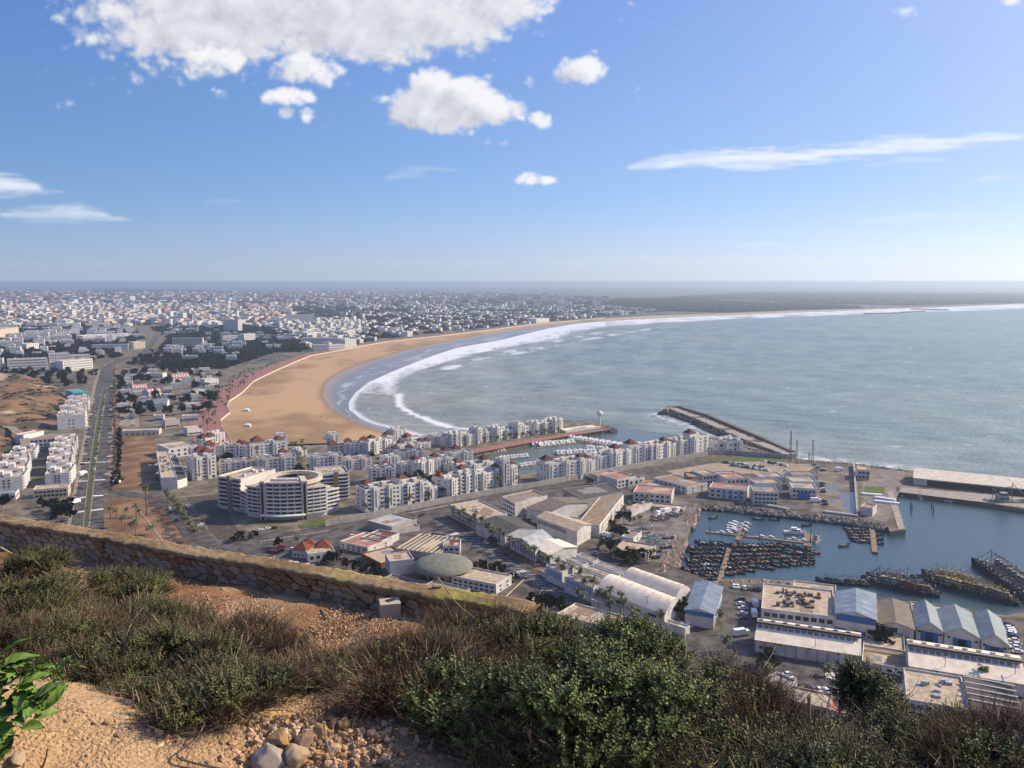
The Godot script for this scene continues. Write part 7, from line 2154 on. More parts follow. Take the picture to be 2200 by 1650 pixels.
		for k in g[1]:
			var p := l[k] + Vector3(rng.randf_range(-1, 1), 0, rng.randf_range(-1, 1)) * 0.8
			var o := place_copy("trawler", p, 2.35 + rng.randfn() * 0.06 + (0.0 if g[4] else 0.15), g[3], g[3].replace("trawler", "trawlers"), g[2] * 0.84 * rng.randf_range(0.92, 1.05), hulls[2] if g[4] == 2 else hulls[rng.randi() % 5 if rng.randf() < 0.4 else 0])
			for ch in o.get_children():
				if ch.has_meta("painted_mast"): ch.material_override = yellow if g[4] == 1 else M.steel
				if ch.has_meta("painted_house"): ch.material_override = [[M.dirty, M.metal_brown, hulls[3], hulls[4], M.grey_wall][rng.randi() % 5], yellow if rng.randf() < 0.25 else M.metal_brown, M.steel][g[4]]
				if ch.has_meta("painted_gear"): ch.material_override = gear[[0, 2, 6, 7][rng.randi() % 4]] if g[4] != 2 else M.steel
	# vessels along the outer quay
	for k in [[1974, 1070, 1.4, "white and brown workboat with tall wheelhouse at the outer quay", 0.55], [1934, 1064, 1.5, "small grey boat at the inner corner of the outer quay", 0.35]]:
		place_copy("trawler", at(k[0], k[1], 0.35), k[2], k[3], "", k[4], M.white_paint)
	line_up("yacht", [2010, 1070, 2042, 1076], 7, "grey launch in a raft of launches at the outer quay", "grey launches at the outer quay", [M.metal_pale], 0.35, 0.5, false, 0.2, 0.0, 0.8)
	place_copy("trawler", at(2170, 1087, 0.35), -0.12, "long grey patrol vessel at the outer quay", "", 1.6, M.metal_bluegrey)
	for k in [[1956, 1092], [1959, 1098], [2001, 1092], [2005, 1101]]:
		var mb := MB.new(); mb.tube(Vector3(0, -1, 0), Vector3(0, 4.5, 0), 0.4, 0.4, 6)
		single("mooring_post", "black mooring post standing in the open basin", "post", mb.done(), M.dark, Transform3D(Basis(), at(k[0], k[1], 0.35)), "mooring posts in the open basin")
	# boats hauled out on the yard
	line_up("skiff", [1378, 1130, 1400, 1175], 12, "upturned pale skiff on the crowded boatyard", "skiffs on the boatyard", [M.white_paint, M.metal_pale, M.teal], LAND + 0.2, 0.3, false, 4.0)
	line_up("skiff", [1416, 1120, 1450, 1105], 10, "pale skiff at the top of the boatyard ramp", "skiffs by the ramp", [M.metal_pale, M.dirty], LAND + 0.2, 0.3, false, 3.0)
	line_up("yacht", [1412, 1106, 1450, 1098], 5, "boat on stands before the dark-fronted store", "boats on stands", [M.white_paint, M.metal_bluegrey], LAND + 0.3, 0.3, true, 2.0)
	line_up("skiff", [1428, 1150, 1412, 1200], 10, "boat laid up along the pink rock slope", "boats laid up by the pink rocks", [M.white_paint, tints[1], M.dirty], LAND + 0.2, 0.2, false, 3.5)
	line_up("skiff", [1586, 1082, 1620, 1088], 6, "small boat stored on the rocks' top under the port houses", "boats stored above the rocks", [M.dirty, M.metal_pale], LAND + 0.2, 0.5, false, 1.5)

func build_cars() -> void:
	var paints := [M.white_paint, M.white_paint, M.white_paint, mat(Color(0.03, 0.03, 0.035), 0.35), mat(Color(0.3, 0.31, 0.32), 0.3, null, 1.0, 0.5), mat(Color(0.3, 0.31, 0.32), 0.3, null, 1.0, 0.5), mat(Color(0.03, 0.05, 0.11), 0.35), mat(Color(0.3, 0.03, 0.025), 0.35), mat(Color(0.12, 0.12, 0.125), 0.35)]
	var common := [paints[0], paints[0], paints[0], paints[3], paints[4], paints[4], paints[6], paints[8], paints[0], paints[3]]
	var H := LAND + 0.25
	for k in [
		[[203, 1010, 225, 850], 22, "car driving or queueing on the seaward lanes of the avenue", true], [[166, 1080, 200, 860], 26, "car parked along the landward edge of the avenue", false], [[233, 1020, 240, 830], 26, "car parked along the seaward edge of the avenue", false], [[180, 1060, 214, 850], 10, "car driving on the landward lanes of the avenue", true],
		[[261, 912, 264, 862], 14, "car in the first row of the beach parking", false], [[284, 915, 280, 862], 14, "car in the second row of the beach parking", false], [[268, 846, 270, 806], 10, "car in the upper beach parking", false], [[286, 846, 284, 806], 10, "dark car under the trees of the upper beach parking", false],
		[[1555, 994, 1640, 1004], 20, "dark car in the first row on the gravel lot", false], [[1572, 1000, 1650, 1012], 18, "car in the second row on the gravel lot", false], [[1645, 992, 1690, 1002], 12, "car near the radio masts", false], [[1766, 1040, 1772, 1085], 8, "car parked beside the blue-gated house", false], [[1752, 1001, 1768, 1012], 5, "car behind the tan-roofed houses", false], [[1688, 1012, 1696, 1024], 4, "car between the port house rows", false],
		[[870, 1092, 960, 1074], 14, "car parked on the street before the marina blocks", true], [[964, 1074, 1080, 1052], 14, "car parked along the marina street's seaward end", true], [[1085, 1052, 1120, 1044], 5, "car by the corner tower", true],
		[[2168, 1345, 2185, 1402], 16, "car in the tight row beside the last quay shed", false], [[1692, 1452, 1708, 1474], 3, "car at the head of the gatehouse car park", false], [[1712, 1478, 1836, 1492], 11, "car in the long row of the gatehouse car park", false], [[1682, 1270, 1600, 1264], 0, "", false],
		[[590, 1206, 672, 1218], 8, "car parked below the orange-roofed villas", false], [[580, 1186, 650, 1180], 4, "car near the roundabout", true], [[1576, 1262, 1632, 1268], 6, "car by the skiff quay", false], [[1590, 1290, 1600, 1330], 5, "car beside the blue-roofed hall", false], [[1530, 1330, 1480, 1345], 5, "vehicle parked below the blue-roofed hall", false],
		[[650, 1106, 700, 1095], 0, "", true], [[905, 1108, 880, 1118], 2, "white car turning off the port road", true], [[560, 1140, 590, 1136], 3, "car on the hotel's curved drive", true], [[366, 1094, 378, 1120], 4, "car on the triangle road", true], [[410, 1090, 432, 1130], 5, "car parked in the shade beside the hotel road", false], [[1030, 1160, 1100, 1200], 6, "vehicle parked under the palms before the factories", true],
		[[1280, 1190, 1300, 1150], 5, "car in the middle lane of the factories", true], [[1400, 1072, 1440, 1074], 5, "car by the workshop in the port's middle", false], [[1150, 1290, 1210, 1302], 4, "car by the small green island under the wall's end", false], [[1440, 1338, 1480, 1345], 4, "car in the shade of the white front wall", false], [[480, 784, 600, 770], 30, "car on the far parking behind the promenade", false], [[490, 776, 560, 764], 26, "car in the second row of the far parking", false],
		[[226, 786, 330, 738], 20, "car on the far end of the avenue", true],
	]:
		if k[1]: line_up("car", k[0], k[1], k[2], k[2].replace("car", "cars").replace("vehicle", "vehicles"), common, H, 0.0 if k[3] else 0.2, k[3], 0.5, 0.12)
	for k in [[1789, 1441, 0.1, "silver van driving past the long warehouses"], [638, 1250 - 68, 0.4, "white hatchback waiting on the roundabout"], [455, 1183, 0.3, "grey car entering the junction under the wall"], [588, 1188, 0.0, "red car next to the roundabout's traffic island"], [606, 1176, 0.5, "second red car beyond the roundabout"], [757, 1104 + 50, 0.2, "white car on the port road near the mast light"]]:
		place_copy("car", at(k[0], k[1], H), k[2], k[3], "", 1.1, paints[7] if "red" in k[3] else paints[4] if "grey" in k[3] or "silver" in k[3] else paints[0])
	for k in [[1302, 1154, 2.2, "white box truck in the factories' middle lane"], [1592, 1366, 0.3, "white box truck by the corner of the nearer long warehouse"], [1752, 1079, 0.0, "white box truck before the blue-gated house"], [1041, 1152, 2.4, "white box truck under the avenue palms"], [1622, 1302, 1.5, "dusty silver tanker truck in the shade of the rubble-roofed building"], [1620, 1324, 1.4, "second truck in the shade of the rubble-roofed building"], [162, 1082, 1.2, "white bus at the lower end of the avenue"], [250, 1040, 1.3, "blue and white truck by the excavation"], [178, 1020, 1.3, "white lorry on the landward lanes"], [1802, 1012, 0.3, "white truck cab alone on the tan yard"]]:
		place_copy("truck", at(k[0], k[1], H), k[2], k[3], "", 1.0)

# ---------- near hillside: wall of rubble stone, dirt, bushes, branches
func clip(poly: PackedVector2Array, mid: Vector2, nrm: Vector2) -> PackedVector2Array:
	var out := PackedVector2Array()
	for i in poly.size():
		var a := poly[i]; var b := poly[(i + 1) % poly.size()]
		var da := (a - mid).dot(nrm); var db := (b - mid).dot(nrm)
		if da <= 0: out.append(a)
		if (da < 0 and db > 0) or (da > 0 and db < 0): out.append(a.lerp(b, da / (da - db)))
	return out

func wall_point(run: float, out: float) -> Vector3:
	# run: metres along the wall, 0 at its end and negative away from it; out: metres towards the town from the face
	var p := WALL_END + WALL_DIR * run + WALL_OUT * out
	return Vector3(p.x, hill_y(p.x, p.y), p.y)

func wall_top(run: float) -> float:
	var p := WALL_END + WALL_DIR * run
	return 157.75 - 0.17 * minf(-p.y, 16.0) + lerpf(0.26, 0.42, clampf(-run / 9.0, 0, 1.2)) + 0.02 * noise.get_noise_2d(run * 40.0, 0.0)

func build_foreground() -> void:
	# dirt close by: fine sheet with ruts, tinted by patches of red soil and pale gravel
	var v := PackedVector3Array(); var c := PackedColorArray()
	var nx := 400; var nz := 280
	for j in nz:
		for i in nx:
			var x := lerpf(-15.0, 10.0, i / (nx - 1.0)); var z := lerpf(-19.0, -1.5, j / (nz - 1.0))
			var y := hill_y(x, z)
			var rough := noise.get_noise_2d(x * 130.0, z * 130.0); var k := noise.get_noise_2d(x * 38.0 + 300.0, z * 38.0)
			y += 0.035 * rough + 0.05 * noise.get_noise_2d(x * 60.0, z * 60.0 + 70.0)
			v.append(Vector3(x, y, z))
			var red := Color(0.27, 0.135, 0.06); var pale := Color(0.4, 0.27, 0.155)
			var col := red.lerp(pale, clampf(0.45 + 1.5 * k, 0, 1)) * (1.0 + 0.45 * rough)
			var mound := exp(-(pow((x + 3.3) / 1.6, 2) + pow((z + 5.0) / 1.3, 2)))
			col = col.lerp(Color(0.5, 0.345, 0.19), clampf(mound * 1.2, 0, 0.8))
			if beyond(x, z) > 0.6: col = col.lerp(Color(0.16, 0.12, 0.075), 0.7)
			c.append(col)
	var dm := vmat(0.97, noise_tex(0.03, gray(0.62, 0.04), gray(1.0), 6, 61, 512, 0.5, 0.6), 1.1)
	dm.normal_enabled = true; dm.normal_texture = normal_tex(0.05, 5, 62, 512, 12.0); dm.normal_scale = 0.9
	structure("dirt_slope", sheet(v, c, nx, nz), dm)
	build_stone_wall()
	build_litter()
	build_bushes()

func build_stone_wall() -> void:
	var o := base("stone_wall", "low rubble stone wall with a rough mortar cap running across the slope", "wall")
	var from := -13.0
	var core := MB.new()
	var n := 90
	for k in n:
		var r0 := lerpf(from, -0.2, k / float(n)); var r1 := lerpf(from, -0.2, (k + 1) / float(n))
		var a := wall_point(r0, 0.03); var b := wall_point(r1, 0.03); var e := wall_point(r1, 0.29); var f := wall_point(r0, 0.29)
		var ta := wall_top(r0) - 0.02; var tb := wall_top(r1) - 0.02
		core.quad(Vector3(a.x, a.y - 0.3, a.z), Vector3(b.x, b.y - 0.3, b.z), Vector3(b.x, tb, b.z), Vector3(a.x, ta, a.z))
		core.quad(Vector3(e.x, e.y - 1.2, e.z), Vector3(f.x, f.y - 1.2, f.z), Vector3(f.x, ta, f.z), Vector3(e.x, tb, e.z))
		if k == n - 1: core.quad(Vector3(b.x, b.y - 0.3, b.z), Vector3(e.x, e.y - 1.2, e.z), Vector3(e.x, tb, e.z), Vector3(b.x, tb, b.z))
	var mortar := mat(Color(0.2, 0.115, 0.06), 0.97, M.grit, 2.0)
	part("mortar", core.done(), mortar, o)
	# rough cap, crumbling at its front edge, yellow lichen near the end
	var v := PackedVector3Array(); var c := PackedColorArray()
	var nu := 560; var nw := 15
	for j in nw:
		var t := j / (nw - 1.0)
		for i in nu:
			var run := lerpf(from, -0.16, i / (nu - 1.0))
			var q := lerpf(-0.03, 0.27, clampf((t - 0.14) / 0.72, 0, 1))
			var top := wall_top(run)
			var p := WALL_END + WALL_DIR * run + WALL_OUT * q
			var jag := noise.get_noise_2d(run * 170.0, t * 30.0)
			var y := top + 0.012 * jag + 0.022 * noise.get_noise_2d(run * 520.0, t * 330.0)
			if j < 3:
				y = top - [0.06, 0.036, 0.01][j] + 0.03 * jag + 0.02 * noise.get_noise_1d(run * 500.0)
				p -= WALL_OUT * (0.012 + 0.03 * noise.get_noise_1d(run * 260.0 + j * 9.0))
			elif j > nw - 3: y = top - 0.05 * (j - nw + 3)
			elif run > -0.24: y -= 0.03
			v.append(Vector3(p.x, y, p.y))
			var k := noise.get_noise_2d(run * 60.0, t * 25.0)
			var col := Color(0.26, 0.18, 0.095).lerp(Color(0.4, 0.29, 0.165), clampf(0.5 + 1.4 * k, 0, 1)) * (1.0 + 0.35 * noise.get_noise_2d(run * 300.0, t * 120.0))
			col = col.lerp(Color(0.4, 0.36, 0.075), clampf(smoothstep(-4.6, -0.4, run) * (0.3 + 2.0 * noise.get_noise_2d(run * 70.0 + 900.0, t * 40.0)), 0, 0.8))
			c.append(col)
	var cap_m := vmat(0.97, M.grit, 3.0)
	cap_m.normal_enabled = true; cap_m.normal_texture = normal_tex(0.06, 5, 63, 512, 14.0); cap_m.normal_scale = 1.0
	part("cap", sheet(v, c, nu, nw), cap_m, o)
	# each face stone: a cell of scattered seeds, shrunk by its joint, its front bowed out
	var stone_m: Array[StandardMaterial3D] = []
	for col in [Color(0.5, 0.37, 0.23), Color(0.42, 0.28, 0.16), Color(0.54, 0.42, 0.29), Color(0.38, 0.22, 0.12), Color(0.46, 0.37, 0.27)]:
		var m := mat(col, 0.95, M.grit, 2.6)
		m.normal_enabled = true; m.normal_texture = cap_m.normal_texture; m.normal_scale = 0.7
		stone_m.append(m)
	var seeds: Array[Vector2] = []
	var x := -11.6
	while x < -0.22:
		var y := 0.0
		var high := wall_top(x) - wall_point(x, 0.0).y
		var rows := int(high / 0.1) + 1
		for r in rows: seeds.append(Vector2(x + rng.randf_range(-0.07, 0.07) + (0.09 if r % 2 else 0.0), (r + 0.5 + rng.randf_range(-0.32, 0.32)) * high / rows))
		x += rng.randf_range(0.15, 0.3)
	for s in seeds:
		var high := wall_top(s.x) - wall_point(s.x, 0.0).y
		var poly := PackedVector2Array([Vector2(s.x - 0.26, -0.1), Vector2(s.x + 0.26, -0.1), Vector2(s.x + 0.26, high - 0.03), Vector2(s.x - 0.26, high - 0.03)])
		for t in seeds:
			if t == s or absf(t.x - s.x) > 0.7: continue
			# cells of a space squeezed sideways: stones lie longer than high
			var gap := (t - s) * Vector2(0.45, 1.0)
			poly = clip(poly, (s + t) / 2, (gap * Vector2(0.45, 1.0)).normalized())
		poly = clip(poly, Vector2(-0.2, 0), Vector2(1, 0))
		if poly.size() < 3: continue
		var joint := rng.randf_range(0.004, 0.01)
		var mid := Vector2.ZERO
		for p in poly: mid += p / poly.size()
		# round the corners: halve them, then shrink
		var ringp := PackedVector2Array()
		for i in poly.size():
			var a := poly[i]; var b := poly[(i + 1) % poly.size()]
			ringp.append(a.lerp(b, 0.14)); ringp.append(a.lerp(b, 0.86))
		var proud := rng.randf_range(0.004, 0.035)
		var mb := MB.new()
		var to3 := func(p: Vector2, out: float) -> Vector3:
			var w := WALL_END + WALL_DIR * p.x - WALL_OUT * out
			return Vector3(w.x, wall_point(s.x, 0.0).y + p.y, w.y)
		var outer: Array[Vector3] = []; var inner: Array[Vector3] = []
		for p in ringp:
			var d := p - mid
			var k := maxf(0.3, 1.0 - joint / maxf(d.length(), 0.01))
			outer.append(to3.call(mid + d * k, -0.03)); inner.append(to3.call(mid + d * (k - 0.06 + 0.03 * sin(p.x * 90.0 + p.y * 70.0)), proud * (0.8 + 0.35 * sin(p.x * 50.0))))
		var peak: Vector3 = to3.call(mid + Vector2(rng.randf_range(-0.02, 0.02), rng.randf_range(-0.02, 0.02)), proud * 1.02)
		for i in outer.size():
			var j := (i + 1) % outer.size()
			mb.quad(outer[i], outer[j], inner[j], inner[i])
			mb.tri(inner[i], inner[j], peak)
		# orientation: faces look towards the viewer
		part("stone", mb.done(), stone_m[rng.randi() % stone_m.size()], o)

func boulder_mesh(sd: int) -> ArrayMesh:
	# a lumpy stone with broken flats
	var r := RandomNumberGenerator.new(); r.seed = sd
	var cuts := []
	for k in 13: cuts.append([Vector3(r.randfn(), r.randfn(), r.randfn()).normalized(), r.randf_range(0.45, 0.85)])
	var v := PackedVector3Array()
	for j in 17:
		for i in 27:
			var d := Vector3(sin(PI * j / 16.0) * cos(TAU * i / 26.0), cos(PI * j / 16.0), sin(PI * j / 16.0) * sin(TAU * i / 26.0))
			var q := d * (1.0 + 0.2 * noise.get_noise_3d(d.x * 60.0 + sd * 50.0, d.y * 60.0, d.z * 60.0))
			for c in cuts:
				var over: float = q.dot(c[0]) - c[1]
				if over > 0: q -= c[0] * over * 0.97
			v.append(q * (1.0 + 0.1 * noise.get_noise_3d(d.x * 260.0, d.y * 260.0 + sd, d.z * 260.0)))
	return sheet(v, PackedColorArray(), 27, 17, true)

func twig_mesh(n: int, length: float, spread: float, thick: float, cols: Array, sd: int) -> ArrayMesh:
	# a tuft of thin branching dry stems
	var r := RandomNumberGenerator.new(); r.seed = sd
	var mb := MB.new()
	for k in n:
		var az := r.randf() * TAU
		var lean := r.randf() * spread
		var d := Vector3(sin(lean) * cos(az), cos(lean), sin(lean) * sin(az))
		var p := Vector3(r.randf_range(-0.04, 0.04), 0, r.randf_range(-0.04, 0.04))
		var l := length * r.randf_range(0.5, 1.0)
		mb.col = cols[r.randi() % cols.size()]
		var w := thick
		for s in 4:
			var q := p + d * l / 4
			var side := d.cross(Vector3(r.randfn(), r.randfn(), r.randfn())).normalized() * w
			mb.quad(p - side, p + side, q + side * 0.7, q - side * 0.7)
			if s > 0:
				for b in 2:
					var e := (d + Vector3(r.randfn(), r.randfn() * 0.7 + 0.2, r.randfn()) * 0.6).normalized() * l * r.randf_range(0.12, 0.3)
					var s2 := e.cross(Vector3(r.randfn(), r.randfn(), r.randfn())).normalized() * w * 0.5
					mb.quad(p - s2, p + s2, p + e + s2 * 0.4, p + e - s2 * 0.4)
			p = q; w *= 0.75
			d = (d + Vector3(r.randfn(), r.randfn() * 0.4 - 0.05, r.randfn()) * 0.22).normalized()
	return mb.done(true)

func sprig_mesh(leaves: int, length: float, leaf: float, lo: Color, hi: Color, sd: int) -> ArrayMesh:
	# a short shoot set with small folded leaves
	var r := RandomNumberGenerator.new(); r.seed = sd
	var mb := MB.new()
	mb.col = Color(0.17, 0.14, 0.08)
	mb.tube(Vector3.ZERO, Vector3(0, length, 0), 0.0025, 0.0015, 3, false)
	for k in leaves:
		var t := (k + 0.6) / leaves
		var az := k * 2.4 + r.randf_range(-0.4, 0.4)
		var out := Vector3(cos(az), r.randf_range(0.2, 1.0), sin(az)).normalized()
		var side := out.cross(Vector3.UP).normalized()
		var s := leaf * r.randf_range(0.6, 1.15) * (1.15 - 0.5 * t)
		var p := Vector3(0, length * t, 0)
		var nrm := out.cross(side)
		mb.col = lo.lerp(hi, r.randf() * (0.5 + 0.5 * t))
		var tip := p + out * s
		var m1 := p + out * s * 0.5 + side * s * 0.3 - nrm * s * 0.08; var m2 := p + out * s * 0.5 - side * s * 0.3 - nrm * s * 0.08
		mb.tri(p, m1, tip); mb.tri(p, tip, m2)
	return mb.done(true)

func bush(label: String, foot: Vector3, size_given: Vector3, green: float, brown: float, sprigs: Array, twigs: Array, n_green: int, n_brown: int, called := "bush") -> void:
	var size := size_given * Vector3(0.56, 0.5, 0.56)
	var o := base(called, label, "bush", foot)
	# stems fan out from the foot
	var mb := MB.new()
	for k in 14:
		var az := rng.randf() * TAU
		var tip := Vector3(cos(az) * size.x * 0.38, size.y * rng.randf_range(0.35, 0.8), sin(az) * size.z * 0.38)
		var bend := tip * Vector3(0.35, 0.6, 0.35) + Vector3(rng.randfn(), rng.randfn(), rng.randfn()) * 0.05 * size.y
		mb.tube(Vector3(cos(az), 0, sin(az)) * 0.04, bend, 0.016, 0.011, 4, false); mb.tube(bend, tip, 0.011, 0.004, 4, false)
	part("stem", mb.done(), M.stick_dark, o).set_meta("kind", "stuff")
	mb = MB.new()
	for k in 9:
		var d := Vector3(rng.randfn(), rng.randf_range(0.7, 1.6), rng.randfn()).normalized()
		var q := Vector3(rng.randf_range(-0.25, 0.25) * size.x, 0.1 * size.y, rng.randf_range(-0.25, 0.25) * size.z)
		var step := rng.randf_range(0.08, 0.15) * size.y + 0.03
		for s in 7:
			var e := q + d * step
			mb.tube(q, e, 0.0042 - 0.0004 * s, 0.0038 - 0.0004 * s, 3, false)
			q = e
			d = (d + Vector3(rng.randfn(), rng.randfn() * 0.6 - 0.12, rng.randfn()) * 0.2).normalized()
	part("shoot", mb.done(), M.stick_pale, o).set_meta("kind", "stuff")
	# clumps: a handful of lobes make an uneven outline
	var lobes := []
	for k in 24:
		var la := rng.randf() * TAU; var lr := sqrt(rng.randf()) * 0.47
		lobes.append([Vector3(cos(la) * lr * size.x, (0.88 - 1.3 * lr * lr) * size.y * rng.randf_range(0.5, 1.05), sin(la) * lr * size.z), rng.randf_range(0.1, 0.25), rng.randf_range(0.6, 1.3)])
	for pass_i in 2:
		var total := n_green if pass_i == 0 else n_brown
		var kinds: Array = sprigs if pass_i == 0 else twigs
		if total == 0: continue
		for s in kinds.size():
			var pl := []; var tn := []
			for k in total / kinds.size():
				var l = lobes[rng.randi() % lobes.size()]
				var d := Vector3(rng.randfn(), rng.randfn(), rng.randfn()).normalized()
				var rr: float = l[1] * pow(rng.randf(), 0.45)
				var p: Vector3 = l[0] + d * rr * Vector3(size.x, size.y, size.z) * Vector3(0.6, 0.6, 0.6)
				if p.y < 0.02: p.y = rng.randf_range(0.02, 0.15)
				if pass_i == 0 and p.y < 0.42 * size.y and rng.randf() < 0.72: continue
				var up := (d * 0.8 + Vector3(0, 0.75, 0) + Vector3(rng.randfn(), rng.randfn(), rng.randfn()) * 0.35).normalized()
				if pass_i == 1:
					p.y *= 0.55
					up = (Vector3(p.x, 0, p.z).normalized() * 0.7 + Vector3(0, 0.8, 0) + Vector3(rng.randfn(), rng.randfn(), rng.randfn()) * 0.3).normalized()
				var x := up.cross(Vector3(rng.randfn(), rng.randfn(), rng.randfn())).normalized()
				var b := Basis(x, up, x.cross(up)) * rng.randf_range(0.7, 1.35)
				pl.append(Transform3D(b, p)); tn.append(Color.WHITE * rng.randf_range(0.8, 1.15) * l[2])
			scatter("foliage" if pass_i == 0 else "dry_twigs", kinds[s], M.bush_leaf if pass_i == 0 else M.twig, pl, o, "", "", tn)

func build_bushes() -> void:
	var g1 := []; var g2 := []; var g3 := []; var br := []; var rb := []
	for k in 3:
		g1.append(sprig_mesh(15, 0.12, 0.034, Color(0.04, 0.068, 0.02), Color(0.17, 0.21, 0.065), 700 + k))
		g2.append(sprig_mesh(14, 0.11, 0.025, Color(0.05, 0.07, 0.024), Color(0.19, 0.21, 0.07), 710 + k))
		g3.append(sprig_mesh(14, 0.11, 0.026, Color(0.04, 0.065, 0.022), Color(0.15, 0.175, 0.06), 720 + k))
		br.append(twig_mesh(6, 0.3, 0.9, 0.0032, [Color(0.15, 0.115, 0.068), Color(0.085, 0.065, 0.04), Color(0.36, 0.28, 0.17)], 730 + k))
		rb.append(twig_mesh(8, 0.32, 0.7, 0.0028, [Color(0.15, 0.1, 0.062), Color(0.085, 0.058, 0.038), Color(0.3, 0.22, 0.135)], 740 + k))
	M.twig = vmat(0.95)
	var list := [
		# x, y of the foot in the survey picture, size, sprigs, twigs, green kind, label
		[1215, 1640, Vector3(2.7, 1.5, 1.7), 3000, 700, g1, "biggest dark green saltbush at the lower middle with bare stems below"], [1000, 1560, Vector3(1.4, 0.8, 1.1), 1300, 260, g1, "dark green bush lobe spilling over the bare soil beside the biggest one"], [1440, 1590, Vector3(1.7, 1.25, 1.3), 1700, 420, g2, "sunlit olive bush on the seaward side of the biggest one"],
		[1180, 1430, Vector3(2.2, 0.85, 1.3), 1300, 700, g2, "tangled bush covering the stone wall's end"], [1020, 1390, Vector3(1.7, 0.7, 1.2), 300, 900, g2, "brown dry brush standing before the stone wall's end"], [1350, 1440, Vector3(1.7, 0.9, 1.2), 1300, 350, g1, "green bush breaking the skyline over the white sheds"],
		[850, 1490, Vector3(2.3, 0.75, 1.3), 200, 1300, g2, "dome of dry brown brush in the middle of the slope"], [700, 1470, Vector3(1.3, 0.5, 0.9), 500, 380, g2, "half green bush leaning on the brown brush dome"], [960, 1475, Vector3(1.5, 0.6, 1.0), 250, 700, g2, "olive-brown brush between the dome and the dark bush"],
		[480, 1420, Vector3(2.3, 0.75, 1.5), 100, 1400, g2, "reddish brown brush feathering over the gravel"], [330, 1500, Vector3(2.6, 0.8, 1.6), 1500, 1000, g2, "low green and brown bush above the sand mound"], [470, 1545, Vector3(1.5, 0.65, 1.0), 1200, 420, g2, "green bush hanging over the dark hollow"], [180, 1440, Vector3(2.6, 0.8, 1.6), 1100, 1200, g2, "brown-green scrub on the landward slope"],
		[60, 1330, Vector3(2.4, 0.9, 1.6), 1200, 800, g2, "scrub bush at the picture's landward edge under the wall"], [210, 1300, Vector3(2.6, 0.75, 1.6), 1400, 600, g2, "green scrub with pale sticks in front of the wall"], [330, 1360, Vector3(2.2, 0.6, 1.4), 900, 700, g2, "low scrub between the green one and the gravel"], [80, 1235, Vector3(1.4, 0.8, 0.9), 600, 250, g2, "upright weedy bush against the wall's shade"], [-30, 1450, Vector3(2.0, 0.8, 1.4), 400, 1000, g2, "dry scrub behind the broad-leaved plant"],
		[1560, 1560, Vector3(1.3, 1.1, 1.0), 60, 1000, g2, "bare dark thorn bush between the two green masses"], [1640, 1620, Vector3(1.5, 0.75, 1.1), 200, 900, g2, "dry brown tangle beside the bare thorn bush"], [1560, 1650, Vector3(0.8, 0.5, 0.7), 500, 120, g1, "small bright green bush in the brown tangle"],
		[1740, 1640, Vector3(1.5, 0.95, 1.1), 1500, 300, g3, "dark round bush behind the thin upright stick"], [1900, 1650, Vector3(1.7, 1.0, 1.2), 1700, 400, g3, "dark bush in the middle of the seaward thicket"], [1860, 1560, Vector3(0.7, 1.15, 0.6), 800, 90, g3, "narrow upright green shoot rising over the car park"], [2000, 1600, Vector3(1.5, 1.1, 1.1), 1600, 250, g3, "pointed dark bush before the tan-roofed office"], [2140, 1655, Vector3(1.3, 0.8, 1.0), 700, 700, g3, "reddish thin bush at the picture's seaward corner"], [2240, 1640, Vector3(1.2, 0.7, 1.0), 200, 800, g3, "dry bush at the far seaward edge"],
		[1300, 1670, Vector3(2.2, 0.8, 1.2), 900, 900, g1, "shaded lower skirt of the biggest bush"], [1760, 1700, Vector3(2.0, 0.7, 1.2), 1300, 300, g3, "low dark shrubs at the very bottom of the thicket"], [2000, 1700, Vector3(2.0, 0.8, 1.2), 1300, 400, g3, "low dark shrubs at the bottom seaward side"],
	]
	for b in list:
		var p := fg(b[0], b[1] + (22.0 if b[0] > 1600 else 0.0))
		var sz: Vector3 = b[2]
		if b[0] < 540: sz *= Vector3(1.2, 1.1, 1.2)
		if b[0] > 1600 and b[0] != 1860: sz *= Vector3(1.0, 0.6, 1.0)
		var n: float = 1.5 if b[0] < 540 else 0.85
		bush(b[6], p - Vector3(0, 0.05, 0), sz, 0, 0, b[5], br if b[3] > b[4] else rb, int(b[3] * n * 1.15), int(b[4] * n * 0.62))
	# shrubs further down the slope beyond the wall: seen from aside only
	var pl := []; var tn := []
	for k in 1400:
		var x := rng.randf_range(-150, 130); var z := rng.randf_range(-130, -10)
		var s := beyond(x, z)
		if s < 2.5: continue
		var y := hill_y(x, z)
		if y < LAND: continue
		var w := rng.randf_range(0.5, 1.5)
		pl.append(Transform3D(Basis(Vector3.UP, rng.randf() * TAU).scaled_local(Vector3(w, w * 0.6, w)), Vector3(x, y + w * 0.15, z))); tn.append(Color(1.3, 1.1, 0.9) * rng.randf_range(0.7, 1.4))
	scatter("slope_scrub", crown_mesh(120, 1.0, 0.3, 95), M.leaf, pl, self, "sparse scrub on the steep slope beyond the wall", "scrub", tn)

